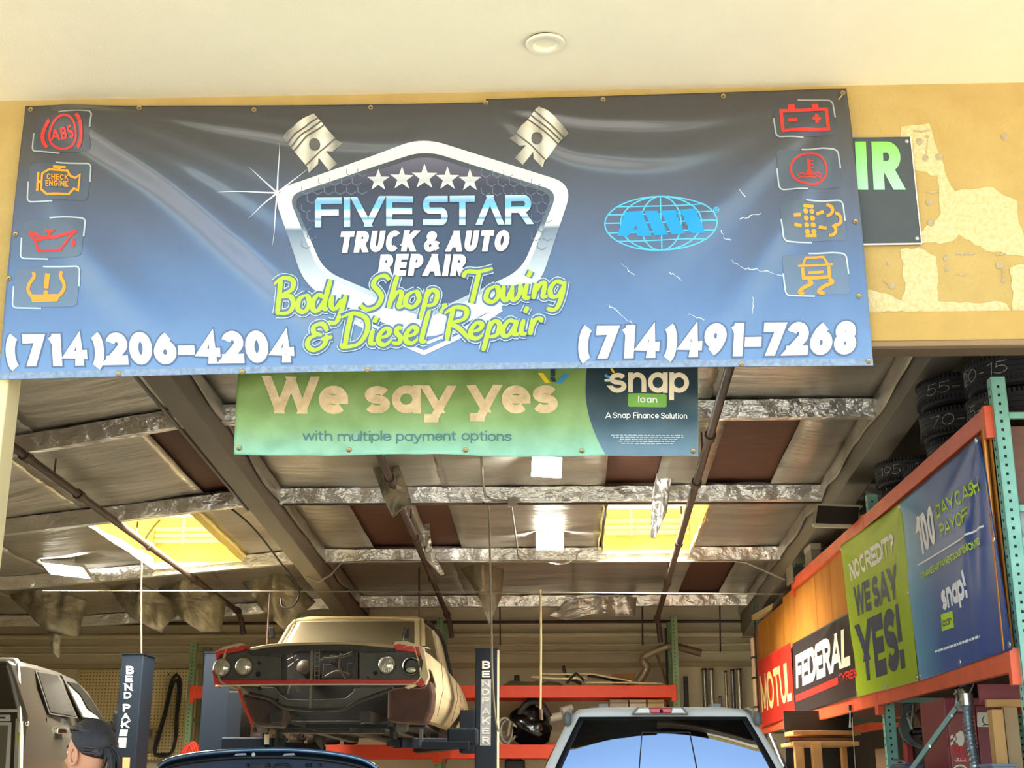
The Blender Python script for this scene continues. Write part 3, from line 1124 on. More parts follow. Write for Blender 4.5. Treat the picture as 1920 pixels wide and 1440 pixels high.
# dashboard warning icons
def tile(cx, cy, w, h, lean):
    x0, x1, y0, y1 = cx - w / 2, cx + w / 2, cy - h / 2, cy + h / 2
    P = rrect(x0, y0, x1, y1, 9)
    def T(p):
        return (p[0] - (p[1] - cy) * lean, p[1] - .018 * (p[0] - cx))
    t_ = MB()
    disc(t_, [T(p) for p in P], pmB(.0034), 10)
    a = t_.build('warning_icon', M_ICON, banner, smooth=180)
    e = MB()
    for q, ww in ((P[3:6] + [(x0 + w * .45, y1 + 2)], 2.6),):
        pass
    n = len(P)
    half = [P[i] for i in range(4, 16)]
    stroke(e, [T(p) for p in [(x0 + w * .45, y1 + 2)] + P[6:12] + [(x0 - 1, y0 + h * .45)]][::1], 2.8, pmB(.0046))
    stroke(e, [T(p) for p in [(x0 + w * .42, y0 - 2)] + P[18:24] + [(x1 + 1, y0 + h * .5)]], 2.8, pmB(.0046))
    e.build('icon_edge', M_ICONE, a)
    return a, T


LN = .10
def icon(cx, cy, w, h, lean, fn, m):
    a, T = tile(cx, cy, w, h, lean)
    s = MB()
    fn(s, lambda u, v: T((cx + u, cy + v)))
    s.build('icon_symbol', m, a)


def S_(s, T, P, w, lift=.0060):
    stroke(s, [T(*p) for p in P], w, pmB(lift), step=7)


def F_(s, T, P, lift=.0060):
    disc(s, [T(*p) for p in P], pmB(lift), 3, step=7)


def tx(s, T, st, u, v, h, w, t=.16):
    p = T(u, v)
    text(s, st, pmB(.0064), p[0], p[1], h, w, t=t, rise=-.018)


def i_abs(s, T):
    S_(s, T, el(0, 0, 28, 27), 4)
    tx(s, T, 'ABS', -23, 10, 19, 46, t=.2)
    S_(s, T, el(0, 0, 40, 36, 12, 135, 225), 6.5)
    S_(s, T, el(0, 0, 40, 36, 12, -45, 45), 6.5)


def i_eng(s, T):
    S_(s, T, [(-30, -14), (-18, -22), (14, -22), (20, -12), (30, -8), (38, -14), (38, 16), (30, 12), (22, 24), (-18, 24), (-30, 14), (-30, -14)], 4)
    S_(s, T, [(-38, -18), (-38, 16)], 5)
    S_(s, T, [(-38, 0), (-30, 0)], 5)
    S_(s, T, [(-12, -28), (10, -28)], 5)
    S_(s, T, [(-1, -28), (-1, -22)], 6)
    tx(s, T, 'CHECK', -20, -3, 11, 38, t=.17)
    tx(s, T, 'ENGINE', -21, 10, 11, 41, t=.17)


def i_oil(s, T):
    S_(s, T, [(-34, 2), (-26, 22), (16, 22), (36, -2), (46, -8)], 4.5)
    S_(s, T, [(-46, -14), (-20, -2), (8, -2), (46, -10)], 6)
    S_(s, T, [(-46, -10), (-34, 2), (-20, 2)], 4.5)
    S_(s, T, [(-16, -14), (2, -14)], 5)
    S_(s, T, [(-7, -14), (-7, -2)], 6)
    F_(s, T, [(42, 2), (47, 14), (42, 20), (37, 14)])


def i_tpms(s, T):
    S_(s, T, smooth_path([(-27, -29), (-25, -20), (-33, -6), (-33, 6), (-25, 17)], 5), 6.5)
    S_(s, T, smooth_path([(27, -29), (25, -20), (33, -6), (33, 6), (25, 17)], 5), 6.5)
    F_(s, T, [(-28, 13), (28, 13), (24, 27), (-24, 27)])
    S_(s, T, [(0, -26), (0, 2)], 9, )
    F_(s, T, [(4.5 * cos(a), 10 + 4.5 * sin(a)) for a in [k * pi / 5 for k in range(10)]], .0066)


def i_bat(s, T):
    S_(s, T, [(-42, -16), (42, -16), (42, 22), (-42, 22), (-42, -16)], 6)
    S_(s, T, [(-28, -23), (-16, -23)], 8)
    S_(s, T, [(16, -23), (28, -23)], 8)
    S_(s, T, [(-30, 2), (-14, 2)], 6)
    S_(s, T, [(14, 2), (30, 2)], 6)
    S_(s, T, [(22, -6), (22, 10)], 6)


def i_temp(s, T):
    S_(s, T, el(0, 0, 33, 30), 3.5)
    S_(s, T, [(0, -20), (0, 6)], 5)
    F_(s, T, [(6 * cos(a), 8 + 6 * sin(a)) for a in [k * pi / 5 for k in range(10)]])
    for v in (-14, -7, 0):
        S_(s, T, [(2, v), (9, v)], 2.5)
    for v in (12, 18):
        S_(s, T, smooth_path([(-22, v), (-14, v - 4), (-7, v), (0, v - 2), (7, v), (14, v - 4), (22, v)], 3), 2.6)


def i_dpf(s, T):
    S_(s, T, [(-16, -28), (4, -28)], 6)
    S_(s, T, [(-16, 26), (4, 26)], 6)
    for r in range(4):
        for q in (-12, 0):
            F_(s, T, [(q + 5 * cos(a), -19 + r * 12.5 + 5 * sin(a)) for a in [k * pi / 4 for k in range(8)]])
    S_(s, T, [(-36, -10), (-22, -12)], 6)
    S_(s, T, [(-36, 6), (-22, 8)], 6)
    S_(s, T, [(8, -14), (22, -18)], 6)
    S_(s, T, [(10, 10), (24, 14)], 6)
    S_(s, T, el(28, -20, 10, 10, 10, -90, 100), 6)
    S_(s, T, el(42, -2, 10, 11, 10, -90, 110), 6)
    S_(s, T, el(30, 18, 10, 10, 10, -60, 110), 6)


def i_esc(s, T):
    S_(s, T, [(-24, -16), (-16, -32), (16, -32), (24, -16)], 4)
    S_(s, T, [(-32, -17), (32, -17)], 4)
    S_(s, T, [(-24, -14), (-24, 6), (24, 6), (24, -14)], 6)
    S_(s, T, [(-14, -4), (14, -4)], 5)
    S_(s, T, smooth_path([(-16, 10), (-10, 16), (-26, 24), (-34, 32), (-26, 36)], 4), 7)
    S_(s, T, smooth_path([(22, 10), (28, 16), (10, 24), (2, 32), (12, 36)], 4), 7)


icon(122, 254, 112, 66, LN, i_abs, M_RED)
icon(112, 344, 114, 70, LN, i_eng, M_ORANGE)
icon(101, 449, 118, 72, LN, i_oil, M_RED)
icon(88, 540, 122, 74, LN, i_tpms, M_ORANGE)
icon(1507, 226, 112, 68, -LN, i_bat, M_RED)
icon(1515, 321, 116, 72, -LN, i_temp, M_RED)
icon(1523, 418, 118, 74, -LN, i_dpf, M_ORANGE)
icon(1529, 517, 120, 76, -LN, i_esc, M_ORANGE)

# scuffs and creases
b = MB()
for P in ([(1370, 490), (1395, 506), (1440, 512), (1475, 520), (1505, 520)], [(1352, 432), (1358, 446), (1370, 452)], [(1255, 510), (1272, 520), (1278, 526)],
          [(1385, 360), (1398, 370)], [(1165, 495), (1188, 514)], [(1140, 570), (1190, 610)], [(1290, 590), (1320, 600)], [(1410, 560), (1412, 588)], [(1385, 412), (1425, 402)]):
    Q = resample(P, 6)
    Q = [(x + random.uniform(-2, 2), y + random.uniform(-2, 2)) for x, y in Q]
    stroke(b, Q, 2.0, pmB(.0022), wfun=lambda t, f: random.uniform(.2, 1.1))
b.build('crease_scuff', mat('worn white crease', (196, 208, 218), .6), banner)
# light through the phone numbers, imitated by pale letters on the banner's back
b = MB()
text(b, '(714)491-7268', pmB(-.004), 1083, 673, 62, 520, t=.285, rise=-.0145, gap=.055, lean=.06)
text(b, '(714)206-4204', pmB(-.004), 13, 688, 60, 540, t=.285, rise=-.0145, gap=.055, lean=-.06)
b.build('painted_show_through', mat('painted pale show-through', (120, 128, 140), .6), banner)

# ------------------------------------------------------------------ dark sign behind the banner
def pmS(lift):
    def f(px, py):
        p = at(px, py, -.020)
        p.y -= lift
        return p
    return f


p0, p1 = at(1330, 258, -.02), at(1728, 457, -.02)
sg = thing('shop_sign', ((p0.x + p1.x) / 2, -.01, (p0.z + p1.z) / 2), 'dark grey sign board with green letters IR, mostly hidden behind the blue banner', 'sign')
b = MB()
Q = [(1330, 262), (1707, 256), (1728, 457), (1330, 463)]
b.hexa([pmS(0)(*Q[3]), pmS(0)(*Q[2]), pmS(-.018)(*Q[2]), pmS(-.018)(*Q[3]), pmS(0)(*Q[0]), pmS(0)(*Q[1]), pmS(-.018)(*Q[1]), pmS(-.018)(*Q[0])])
b.build('board', mat('charcoal sign panel', (70, 78, 84), .5, var=.12, vscale=5), sg, bevel=.003)
b = MB()
text(b, 'A', pmS(.002), 1545, 356, 90, 58, t=.22)
text(b, 'I', pmS(.002), 1607, 356, 90, None, t=.23, lean=-.05)
text(b, 'R', pmS(.002), 1638, 356, 90, 54, t=.23, lean=-.05)
b.build('sign_lettering', ramp_mat('green print', [(0, (170, 240, 196)), (1, (130, 222, 82))], at(1640, 356, 0).z, at(1640, 266, 0).z, rough=.45), sg)
b = MB()
stroke(b, [(1600, 459), (1728, 457)], 3, pmS(.003))
stroke(b, [(1707, 256), (1728, 457)], 2, pmS(.003))
b.build('sign_edge', mat('pale edge', (240, 232, 214), .5), sg)
for x, y in ((1700, 265), (1719, 447)):
    b = MB()
    q = pmS(.002)(x, y)
    b.lathe([(.001, .006), (.008, .005), (.012, 0)], 14, Matrix.Translation(q) @ Matrix.Rotation(pi / 2, 4, 'X'))
    b.build('screw', M_STEEL, sg)

# ------------------------------------------------------------------ green banner hanging inside the door
YG = .42
GQ = [(450, 610), (1309, 604), (1309, 856), (439, 852)]
def gdisp(px, py):
    s = (px - 440) / 870
    d = .012 * sin(px / 60.0) * (py - 600) / 250 * .5 + .006 * sin(px / 23.0 + py / 40)
    d += .010 * noise.noise(Vector((px / 50, py / 40, 3)))
    return d
def pmG(lift):
    def f(px, py):
        p = at(px, py, YG)
        p.y -= gdisp(px, py) + lift
        return p
    return f
def gq(s, t):
    (x0, y0), (x1, y1), (x2, y2), (x3, y3) = GQ
    return (x0 + (x1 - x0) * s) * (1 - t) + (x3 + (x2 - x3) * s) * t, (y0 + (y1 - y0) * s) * (1 - t) + (y3 + (y2 - y3) * s + 2 * sin(4 * pi * s)) * t
gc = at(875, 740, YG)
gb = thing('loan_banner', (gc.x, YG, gc.z), 'green banner reading We say yes, hanging in the doorway below the blue banner', 'banner')
zg0, zg1 = at(875, 850, YG).z, at(875, 700, YG).z
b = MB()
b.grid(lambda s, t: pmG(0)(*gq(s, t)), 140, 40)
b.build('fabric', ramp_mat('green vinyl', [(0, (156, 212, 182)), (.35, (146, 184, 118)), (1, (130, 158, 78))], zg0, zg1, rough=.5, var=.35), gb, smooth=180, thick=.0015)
b = MB()
b.grid(lambda s, t: pmG(-.003)(*gq(s, t)), 60, 20)
b.build('added_dark_sheet', mat('dark banner back side', (44, 46, 44), .6), gb, smooth=180)  # added dark sheet, keeps green out of the pickup window's reflection
b = MB()
def gnav(s, t):
    y = 604 + 252 * t
    xl = 1098 + 38 * max(0, (y - 735) / 120) ** 1.8 + 14 * ((735 - y) / 120) ** 2 * (1 if y < 735 else 0)
    return xl + (1308.5 - xl) * s, y - .5 * t
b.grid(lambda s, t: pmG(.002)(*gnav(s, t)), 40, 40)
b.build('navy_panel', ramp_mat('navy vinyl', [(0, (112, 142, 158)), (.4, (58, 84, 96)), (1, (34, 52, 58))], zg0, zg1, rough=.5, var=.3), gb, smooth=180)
M_TANL = mat('faded cream print', (246, 222, 176), .55, var=.22, vscale=14, col2=(214, 186, 142))
for a_ in (('We', 495, 776, 158, .235, .02), ('say', 683, 776, 168, .225, .05), ('yes', 880, 775, 166, .225, .05)):
    b = MB()
    text(b, a_[0], pmG(.004), a_[1], a_[2], 70, a_[3], t=a_[4], gap=a_[5])
    b.build('word_lettering', M_TANL, gb)
M_SLATE = mat('slate print', (76, 124, 128), .55)
for w_, x_, ww in (('with', 568, 55), ('multiple', 633, 101), ('payment', 743, 113), ('options', 866, 93)):
    b = MB()
    text(b, w_, pmG(.004), x_, 827, 19, ww, t=.13, gap=.09)
    b.build('small_lettering', M_SLATE, gb)
b = MB()
text(b, 'snap', pmG(.004), 1142, 737, 52, 150, t=.17, gap=.06)
b.build('snap_lettering', mat('cream print', (248, 232, 196), .55), gb)
b = MB()
disc(b, rrect(1177, 739, 1250, 764, 4), pmG(.004), 3)
tg = b.build('loan_tile', mat('tile green', (122, 180, 78), .5), gb)
b = MB()
text(b, 'loan', pmG(.006), 1196, 756, 12.5, 36, t=.17, gap=.14)
text(b, 'A Snap', pmG(.006), 1135, 785, 11, 48, t=.15, gap=.09)
text(b, 'Finance', pmG(.006), 1187, 785.5, 11, 48, t=.15, gap=.09)
text(b, 'Solution', pmG(.006), 1239, 786, 11, 49, t=.15, gap=.09)
b.build('solution_lettering', M_LET, gb)
b = MB()
for i, (x0, x1) in enumerate(((1146, 1280), (1149, 1281), (1162, 1270), (1160, 1266), (1164, 1262))):
    x = x0
    while x < x1:
        w = random.uniform(4, 12)
        stroke(b, [(x, 817 + i * 4), (min(x + w, x1), 817 + i * 4)], 1.5, pmG(.004))
        x += w + 2
b.build('fine_print', mat('fine print', (190, 208, 214), .55), gb)
for P, w, c_ in (([(1016, 703), (1024, 714)], 8, (248, 214, 40)), ([(1037, 694), (1037, 702)], 8, (42, 62, 70)), ([(1037, 711), (1037.5, 712.5)], 8, (42, 62, 70)), ([(1059, 706), (1050, 716)], 8, (60, 150, 210)),
                 ([(1134, 703), (1143, 708)], 5, (88, 170, 200)), ([(1136, 713), (1142, 713)], 5, (230, 230, 210)), ([(1147, 692), (1150, 697)], 4, (248, 214, 60))):
    b = MB()
    stroke(b, P, w, pmG(.005), ext=True)
    b.build('burst_mark', mat('burst', c_, .5), gb)
for x, y in ((449, 841), (654, 843), (873, 845), (1091, 845), (1299, 847)):
    o = e0.copy()
    COL.objects.link(o)
    o.parent = gb
    o.location = pmG(.002)(x, y) - WLOC[gb.name]
b = MB()
for x in (452, 1306):
    q = at(x, 606, YG)
    b.tube([q, Vector((q.x, .148, q.z + .08))], .004, 6)
b.build('hanging_tie', M_STEEL, gb)
# ------------------------------------------------------------------ shop shell
YBK = 12.3
M_FOIL = mat('foil insulation facing', (190, 185, 172), .38, metal=.72, var=.12, vscale=1.6, bump=.42, bscale=3.2, stretch=(.35, 1.7, 1), bdist=.07, col2=(160, 154, 140))
M_FOILB = mat('bright crumpled foil', (240, 237, 228), .30, metal=.72, var=.08, vscale=5, bump=1.0, bscale=6.5, stretch=(.7, 1, 1), bdist=.07, col2=(214, 210, 200))
M_PLY = mat('dark plywood deck', (92, 52, 28), .7, var=.45, vscale=3, stretch=(1, 12, 1), bump=.2, bscale=30)
M_WALLC = mat('dusty cream wall', (216, 204, 170), .85, var=.15, vscale=1.3, stretch=(.6, 1, 2))
M_GLUE = mat('grey painted beam', (128, 120, 104), .7, var=.16, vscale=3, stretch=(1, .15, 3))
M_PIPE = mat('brown iron pipe', (72, 54, 42), .55, var=.3, vscale=9)
M_COND = mat('galvanised conduit', (150, 144, 130), .45, metal=.4)
M_SWAG = mat('dull sagging foil', (158, 148, 122), .5, metal=.35, var=.25, vscale=5, bump=.5, bscale=7, bdist=.05, col2=(120, 112, 92))
M_CABLE = mat('dull grey cable', (104, 97, 82), .6)
M_CREAMP = mat('cream painted pipe', (206, 194, 156), .5, var=.12, vscale=5)

b = MB(); b.bx(-8.4, 7.2, YBK, YBK + .2, 0, 4.9); struct(b.build('wall_back', M_WALLC))
b = MB(); b.bx(-8.4, -8.2, 0.13, YBK, 0, 4.9); struct(b.build('wall_left', M_WALLC))
b = MB(); b.bx(6.8, 7.0, 0.13, YBK, 0, 4.9); struct(b.build('wall_right', M_WALLC))

PY = [1.2, 3.7, 6.0, 8.6, 11.4]
PZ = [4.46, 4.28, 4.09, 3.94, 3.78]
LS = [.20, .17, .115, .086, .07]       # left bay falls away to the left
XB1, XB2 = (-2.92, -2.72), (2.50, 2.72)


def pz(Y):
    for i in range(len(PY) - 1):
        if Y <= PY[i + 1] or i == len(PY) - 2:
            f = (Y - PY[i]) / (PY[i + 1] - PY[i])
            return PZ[i] + (PZ[i + 1] - PZ[i]) * f, LS[i] + (LS[i + 1] - LS[i]) * f


def roofz(x, Y):
    z, s = pz(Y)
    if x < XB1[0]:
        z -= s * min(XB1[0] - x, 3.4)
    return z


# plywood deck over everything
b = MB()
xs = [-8.4, -6.4, -4.6, XB1[0], XB1[1], 0, XB2[0], XB2[1], 7.0]
ys = [0.14] + PY[:4] + [11.4, 12.5]
SKY = []          # skylight openings  (x0, x1, y0, y1)
xa, xb_ = at(1128, 985, 7.3).x, at(1318, 985, 7.3).x
SKY.append((xa, xb_, 6.07, 8.53))
xa, xb_ = at(232, 1010, 7.3).x - .05, at(402, 1010, 7.3).x + .05
SKY.append((xa, xb_, 6.07, 8.53))


def in_sky(x, y):
    return any(s[0] < x < s[1] and s[2] < y < s[3] for s in SKY)


gx = sorted(set(xs + [v for s in SKY for v in s[:2]]))
gy = sorted(set(ys + [v for s in SKY for v in s[2:]]))
for i in range(len(gx) - 1):
    for j in range(len(gy) - 1):
        cx, cy = (gx[i] + gx[i + 1]) / 2, (gy[j] + gy[j + 1]) / 2
        if in_sky(cx, cy):
            continue
        q = [(gx[i], gy[j]), (gx[i + 1], gy[j]), (gx[i + 1], gy[j + 1]), (gx[i], gy[j + 1])]
        pts = [(x, y, roofz(x, y) + .20) for x, y in q] + [(x, y, roofz(x, y) + .30) for x, y in q]
        b.hexa([Vector(p) for p in pts])
struct(b.build('roof', M_PLY))

# foil-faced insulation between the purlins, with the bare places the photo shows
BARE = {1: [(1346, 1478, 850), (1142, 1246, 880)], 2: [(672, 768, 985), (790, 850, 985)], 3: [(1287, 1368, 1080)], 0: []}


def foil_panel(x0, x1, y0, y1, seed):
    w, d = x1 - x0, y1 - y0
    nu, nv = max(4, int(w / .09)), max(6, int(d / .09))
    sag = random.uniform(.01, .05)
    m = MB()
    def fn(s, t):
        x, y = x0 + w * s, y0 + d * t
        z = roofz(x, y) + .155 - sag * sin(pi * t) * sin(pi * min(1, max(0, s))) * 1.2
        z += .014 * noise.noise(Vector((x * 1.3 + seed, y * 3.0, seed))) + .008 * noise.noise(Vector((x * 5 + seed, y * 5, 1.5)))
        return Vector((x, y, z))
    m.grid(fn, nu, nv)
    return struct(m.build('ceiling_panel', M_FOIL, smooth=180, thick=.008))


k = 0
for r in range(5):
    if r == 0:
        rows = (0.15, PY[0])
    else:
        rows = (PY[r - 1], PY[r])
    ri = r - 1
    for bay, (bx0, bx1) in enumerate(((-8.2, XB1[0]), (XB1[1], XB2[0]), (XB2[1], 6.8))):
        cuts = []
        if bay == 1 and ri in BARE:
            ym = sum(rows) / 2
            cuts += [(at(a, y, ym).x, at(c, y, ym).x) for a, c, y in BARE[ri]]
        if bay == 0 and ri == 1:
            cuts += [(at(324, 870, 4.85).x, XB1[0])]
        cuts += [(s[0], s[1]) for s in SKY if s[2] > rows[0] and s[3] < rows[1] and bx0 < s[0] < bx1]
        x = bx0
        segs = []
        for c0, c1 in sorted(cuts):
            segs.append((x, c0)); x = c1
        segs.append((x, bx1))
        segs = [q for q in segs if q[1] - q[0] > .03]
        for a, c in segs:
            # sheets about 1.2 m wide with a lapped seam
            n = max(1, round((c - a) / 1.3))
            for q in range(n):
                k += 1
                foil_panel(a + (c - a) * q / n, a + (c - a) * (q + 1) / n + (.01 if q < n - 1 else 0), rows[0] + .02, rows[1] - .02, k * 3.7)

# purlins wrapped in crumpled foil
for i, Y in enumerate(PY):
    for bay, (x0, x1) in enumerate(((-8.2, XB1[0] - .01), (XB1[1] + .01, XB2[0] - .01), (XB2[1] + .01, 6.8))):
        m = MB()
        prof = []
        nu = int((x1 - x0) / .05)
        rings = []
        for u in range(nu + 1):
            x = x0 + (x1 - x0) * u / nu
            z = roofz(x, Y)
            ring = []
            for a, (dy, dz) in enumerate([(-.02, .18), (-.075, .14), (-.06, .08), (-.055, .03), (-.045, 0), (.045, 0), (.055, .06), (.06, .18)]):
                nn = noise.noise(Vector((x * 2.4 + i * 9, a * 1.1, bay + i)))
                n2 = noise.noise(Vector((x * 7.0, a * 2.3, i * 3.0)))
                ring.append(Vector((x, Y + dy + .012 * nn + .008 * n2, z + dz + (.012 * n2 if 0 < a < 4 else 0))))
            rings.append(ring)
        m.loft(rings, closed=True)
        struct(m.build('roof_beam', M_FOILB, smooth=40))
# the two long beams
for (x0, x1) in (XB1, XB2):
    m = MB()
    def bz(Y):
        return 4.407 - .078 * Y
    p = []
    for zf in (0, 1):
        for (x, y) in ((x0, .14), (x1, .14), (x1, YBK), (x0, YBK)):
            p.append(Vector((x, y, bz(y) + zf * .62)))
    m.hexa(p)
    struct(m.build('roof_beam', M_GLUE, bevel=.008))
# foil turned down over the beam flanks
m = MB()
for (x, sgn) in ((XB1[1] + .012, 1), (XB2[0] - .012, -1)):
    m.grid(lambda s, t: Vector((x + sgn * .02 * (noise.noise(Vector((s * 25, t * 3, x))) + .6), .3 + 11.9 * s, roofz(0, .3 + 11.9 * s) + .16 - (.14 + .10 * abs(noise.noise(Vector((s * 9, 1, x))))) * t)), 150, 5)
struct(m.build('beam_foil_panel', M_FOIL, smooth=180, thick=.004))

# skylight wells
M_WELL = mat('well lining with painted yellow daylight', (250, 230, 150), .7, var=.14, vscale=4, bump=.5, bscale=6, bdist=.05)  # yellow tint of the skylight's daylight is put into the lining colour
M_GLZ = mat('glowing skylight glazing', (255, 246, 190), .4, emit=1.3)
for i, (x0, x1, y0, y1) in enumerate(SKY):
    zb_ = min(roofz(x0, y1), roofz(x1, y1)) + .13
    zt_ = max(roofz(x0, y1), roofz(x1, y1)) + .60
    m = MB()
    for (a, c) in (((x0, y0), (x1, y0)), ((x1, y0), (x1, y1)), ((x1, y1), (x0, y1)), ((x0, y1), (x0, y0))):
        def fn(s, t, a=a, c=c):
            x, y = a[0] + (c[0] - a[0]) * s, a[1] + (c[1] - a[1]) * s
            x += .035 * (1 if x < (x0 + x1) / 2 else -1)
            y += .035 * (1 if y < (y0 + y1) / 2 else -1)
            zz = roofz(x, y) + .06
            wob = .02 * noise.noise(Vector((x * 5, y * 5, t * 4)))
            return Vector((x + wob, y + wob, zz + (zt_ - zz) * t))
        m.grid(fn, 20, 8)
    w = thing('skylight', ((x0 + x1) / 2, (y0 + y1) / 2, zb_),
              ('bright yellow roof skylight over the middle bay, beside the hanging foil strip' if i == 0 else 'bright yellow roof skylight in the lower roof bay above the silver pickup'), 'skylight', 'roof skylights')
    m.build('well', M_WELL, w, smooth=60)
    m = MB()
    m.bx(x0, x1, y0, y1, zt_ - .02, zt_ + .02)
    m.build('glazing', M_GLZ, w)
    m = MB()
    for f in (.30, .42, .52):
        z = zt_ - (zt_ - roofz(x1, y1)) * f
        m.tube([(x0 + .04, y1 - .12, z), (x1 - .04, y1 - .12, z)], .026, 8)
    for f in (.35, .9):
        m.bar((x0 + (x1 - x0) * f, y1 - .15, zt_ - .02), (x0 + (x1 - x0) * f, y1 - .15, roofz(x1, y1) + .24), .03, .03)
    m.build('guard_bar', mat('pale guard bar', (252, 244, 214), .5), w)
    # foil turned up around the opening
    m = MB()
    for (a, c) in (((x0, y0), (x0, y1)), ((x1, y0), (x1, y1))):
        m.grid(lambda s, t: Vector((a[0] + .02 * noise.noise(Vector((s * 8, t, a[0]))), a[1] + (c[1] - a[1]) * s, roofz(a[0], a[1] + (c[1] - a[1]) * s) + .11 + .06 * t)), 20, 2)
    m.build('curb', M_WELL, w, smooth=180, thick=.01)
    ld = bpy.data.lights.new('skylight_daylight', 'AREA')
    ld.shape = 'RECTANGLE'
    ld.size, ld.size_y = (x1 - x0) * .9, (y1 - y0) * .9
    ld.energy = 380 if i else 300
    ld.color = (1.0, .95, .84)
    ld.spread = radians(140 if i else 124)
    lo = bpy.data.objects.new('skylight_daylight', ld)
    COL.objects.link(lo)
    lo.location = ((x0 + x1) / 2, (y0 + y1) / 2, roofz((x0 + x1) / 2, (y0 + y1) / 2) + .10)

# torn foil hanging from the roof
def drape(name, poly, Y, label, dY=.25, seed=0, m=None):
    P = [at(x, y, Y) for x, y in poly]
    c = sum(P, Vector()) / len(P)
    o = MB()
    n = 9
    Q = resample(poly + [poly[0]], 10)[:-1]
    cx = sum(p[0] for p in Q) / len(Q)
    cy = sum(p[1] for p in Q) / len(Q)
    x0 = min(p[0] for p in Q)
    x1 = max(p[0] for p in Q)
    def pm(px, py):
        p = at(px, py, Y)
        f = (px - x0) / max(1, x1 - x0)
        p.y += dY * (abs(f - .55) * 2) ** 1.3 + .10 * noise.noise(Vector((px / 22.0, py / 60.0, seed))) + .05 * abs(noise.noise(Vector((px / 9.0, py / 14.0, seed))))
        return p
    disc(o, Q, pm, n, centre=(cx, cy), step=9)
    ob = o.build(name, m or M_SWAG, smooth=180, thick=.006)
    tag(ob, label, 'foil sheet', 'torn foil hanging from the roof')
    return ob


drape('foil_flap', [(1240, 852), (1266, 852), (1258, 905), (1250, 960), (1228, 1009), (1221, 1006), (1223, 925)], 5.75, 'long narrow strip of torn foil hanging in front of the middle skylight', .02, 1, M_FOILB)
drape('foil_flap', [(0, 1100), (58, 1092), (148, 1119), (136, 1193), (84, 1181), (43, 1146), (0, 1114)], 9.3, 'crumpled foil sheet drooping over the roof of the silver pickup', .3, 2)
drape('foil_flap', [(84, 1179), (113, 1181), (109, 1236), (99, 1224)], 9.35, 'small foil tail dangling below the drooping sheet above the silver pickup', .05, 3)
drape('foil_flap', [(180, 1088), (243, 1080), (330, 1130), (297, 1185), (241, 1156)], 9.4, 'sagging foil triangle above the navy lift post beside the silver pickup', .35, 4)
drape('foil_flap', [(272, 1085), (362, 1074), (410, 1122), (402, 1180), (373, 1184), (311, 1139)], 9.5, 'broad foil swag hanging under the roof between the two navy posts', .35, 5)
drape('foil_flap', [(428, 1066), (517, 1058), (583, 1122), (533, 1181), (486, 1139)], 9.6, 'pointed foil swag hanging beside the raised classic car roof', .35, 6)
drape('foil_flap', [(858, 1056), (943, 1056), (938, 1118), (916, 1170), (902, 1128), (877, 1083)], 9.3, 'pointed foil swag hanging beside the tall cable over the lettered post', .3, 7)
drape('foil_flap', [(1030, 1152), (1062, 1124), (1110, 1119), (1195, 1117), (1191, 1155), (1112, 1150), (1062, 1162)], 11.2, 'crumpled foil bundle drooping against the back wall above the orange shelf', .1, 8, M_FOILB)
drape('foil_flap', [(690, 855), (742, 855), (770, 940), (735, 968), (722, 940)], 5.2, 'folded foil strip sagging beside the middle brown pipe', .05, 9)
drape('foil_flap', [(780, 945), (802, 952), (812, 1050), (832, 1075), (826, 1078), (798, 1048)], 7.6, 'ragged foil strip stuck along the middle brown pipe', .05, 10, M_FOILB)

# ------------------------------------------------------------------ floodlights
M_LED = mat('lit led face', (255, 255, 244), .4, emit=4.0)
def flood(px, py, Y, w, h, pitch_, label, energy, roll=0.0):
    c = at(px, py, Y)
    f = thing('floodlight', c, label, 'floodlight', 'floodlights under the roof')
    R = Matrix.Rotation(roll, 3, 'Y') @ Matrix.Rotation(pitch_, 3, 'X')      # face looks along -Y when pitch 0
    m = MB()
    m.box(c, (w * 1.12, .05, h * 1.12), R)
    m.build('housing', mat('grey lamp housing', (150, 146, 136), .5), f, bevel=.006)
    m = MB()
    m.box(c + R @ Vector((0, -.028, 0)), (w, .012, h), R)
    m.build('diffuser', M_LED, f, bevel=.004)
    m = MB()
    m.box(c + R @ Vector((0, .07, h * .45)), (w * .5, .1, .05), R)
    top = Vector((c.x, c.y + .08, roofz(c.x, c.y) + .16))
    m.tube([c + R @ Vector((0, .08, h * .3)), top], .014, 8)
    m.build('bracket', M_COND, f)
    ld = bpy.data.lights.new('floodlight_lamp', 'AREA')
    ld.shape = 'RECTANGLE'
    ld.size, ld.size_y = w, h
    ld.energy = energy
    ld.color = (1, .98, .93)
    ld.spread = radians(125)
    lo = bpy.data.objects.new('floodlight_lamp', ld)
    COL.objects.link(lo)
    lo.parent = f
    lo.matrix_local = Matrix.Translation(R @ Vector((0, -.05, 0))) @ (R @ Matrix.Rotation(pi / 2, 3, 'X')).to_4x4()
    return f


flood(1025, 876, 4.75, .235, .16, radians(12), 'lit square floodlight just below the green banner', 300, .06)
flood(1031, 1015, 7.7, .27, .165, radians(8), 'lit floodlight with a looped white cord on the middle roof beam', 320)
flood(125, 1066, 7.9, .42, .28, radians(76), 'lit floodlight facing the floor in the lower roof bay above the silver pickup', 330, .12)

# ------------------------------------------------------------------ pipes, conduits, cables
def pipe(name, pts, r, m, label, cat, group=None, n=10, sm=True):
    P = [Vector(p) for p in pts]
    c = P[0]
    o = MB()
    o.tube(P, r, n)
    ob = o.build(name, m, smooth=50)
    return tag(ob, label, cat, group)


def p2(lst):
    return [at(*q) for q in lst]


def couple(o, pts, r):
    return o


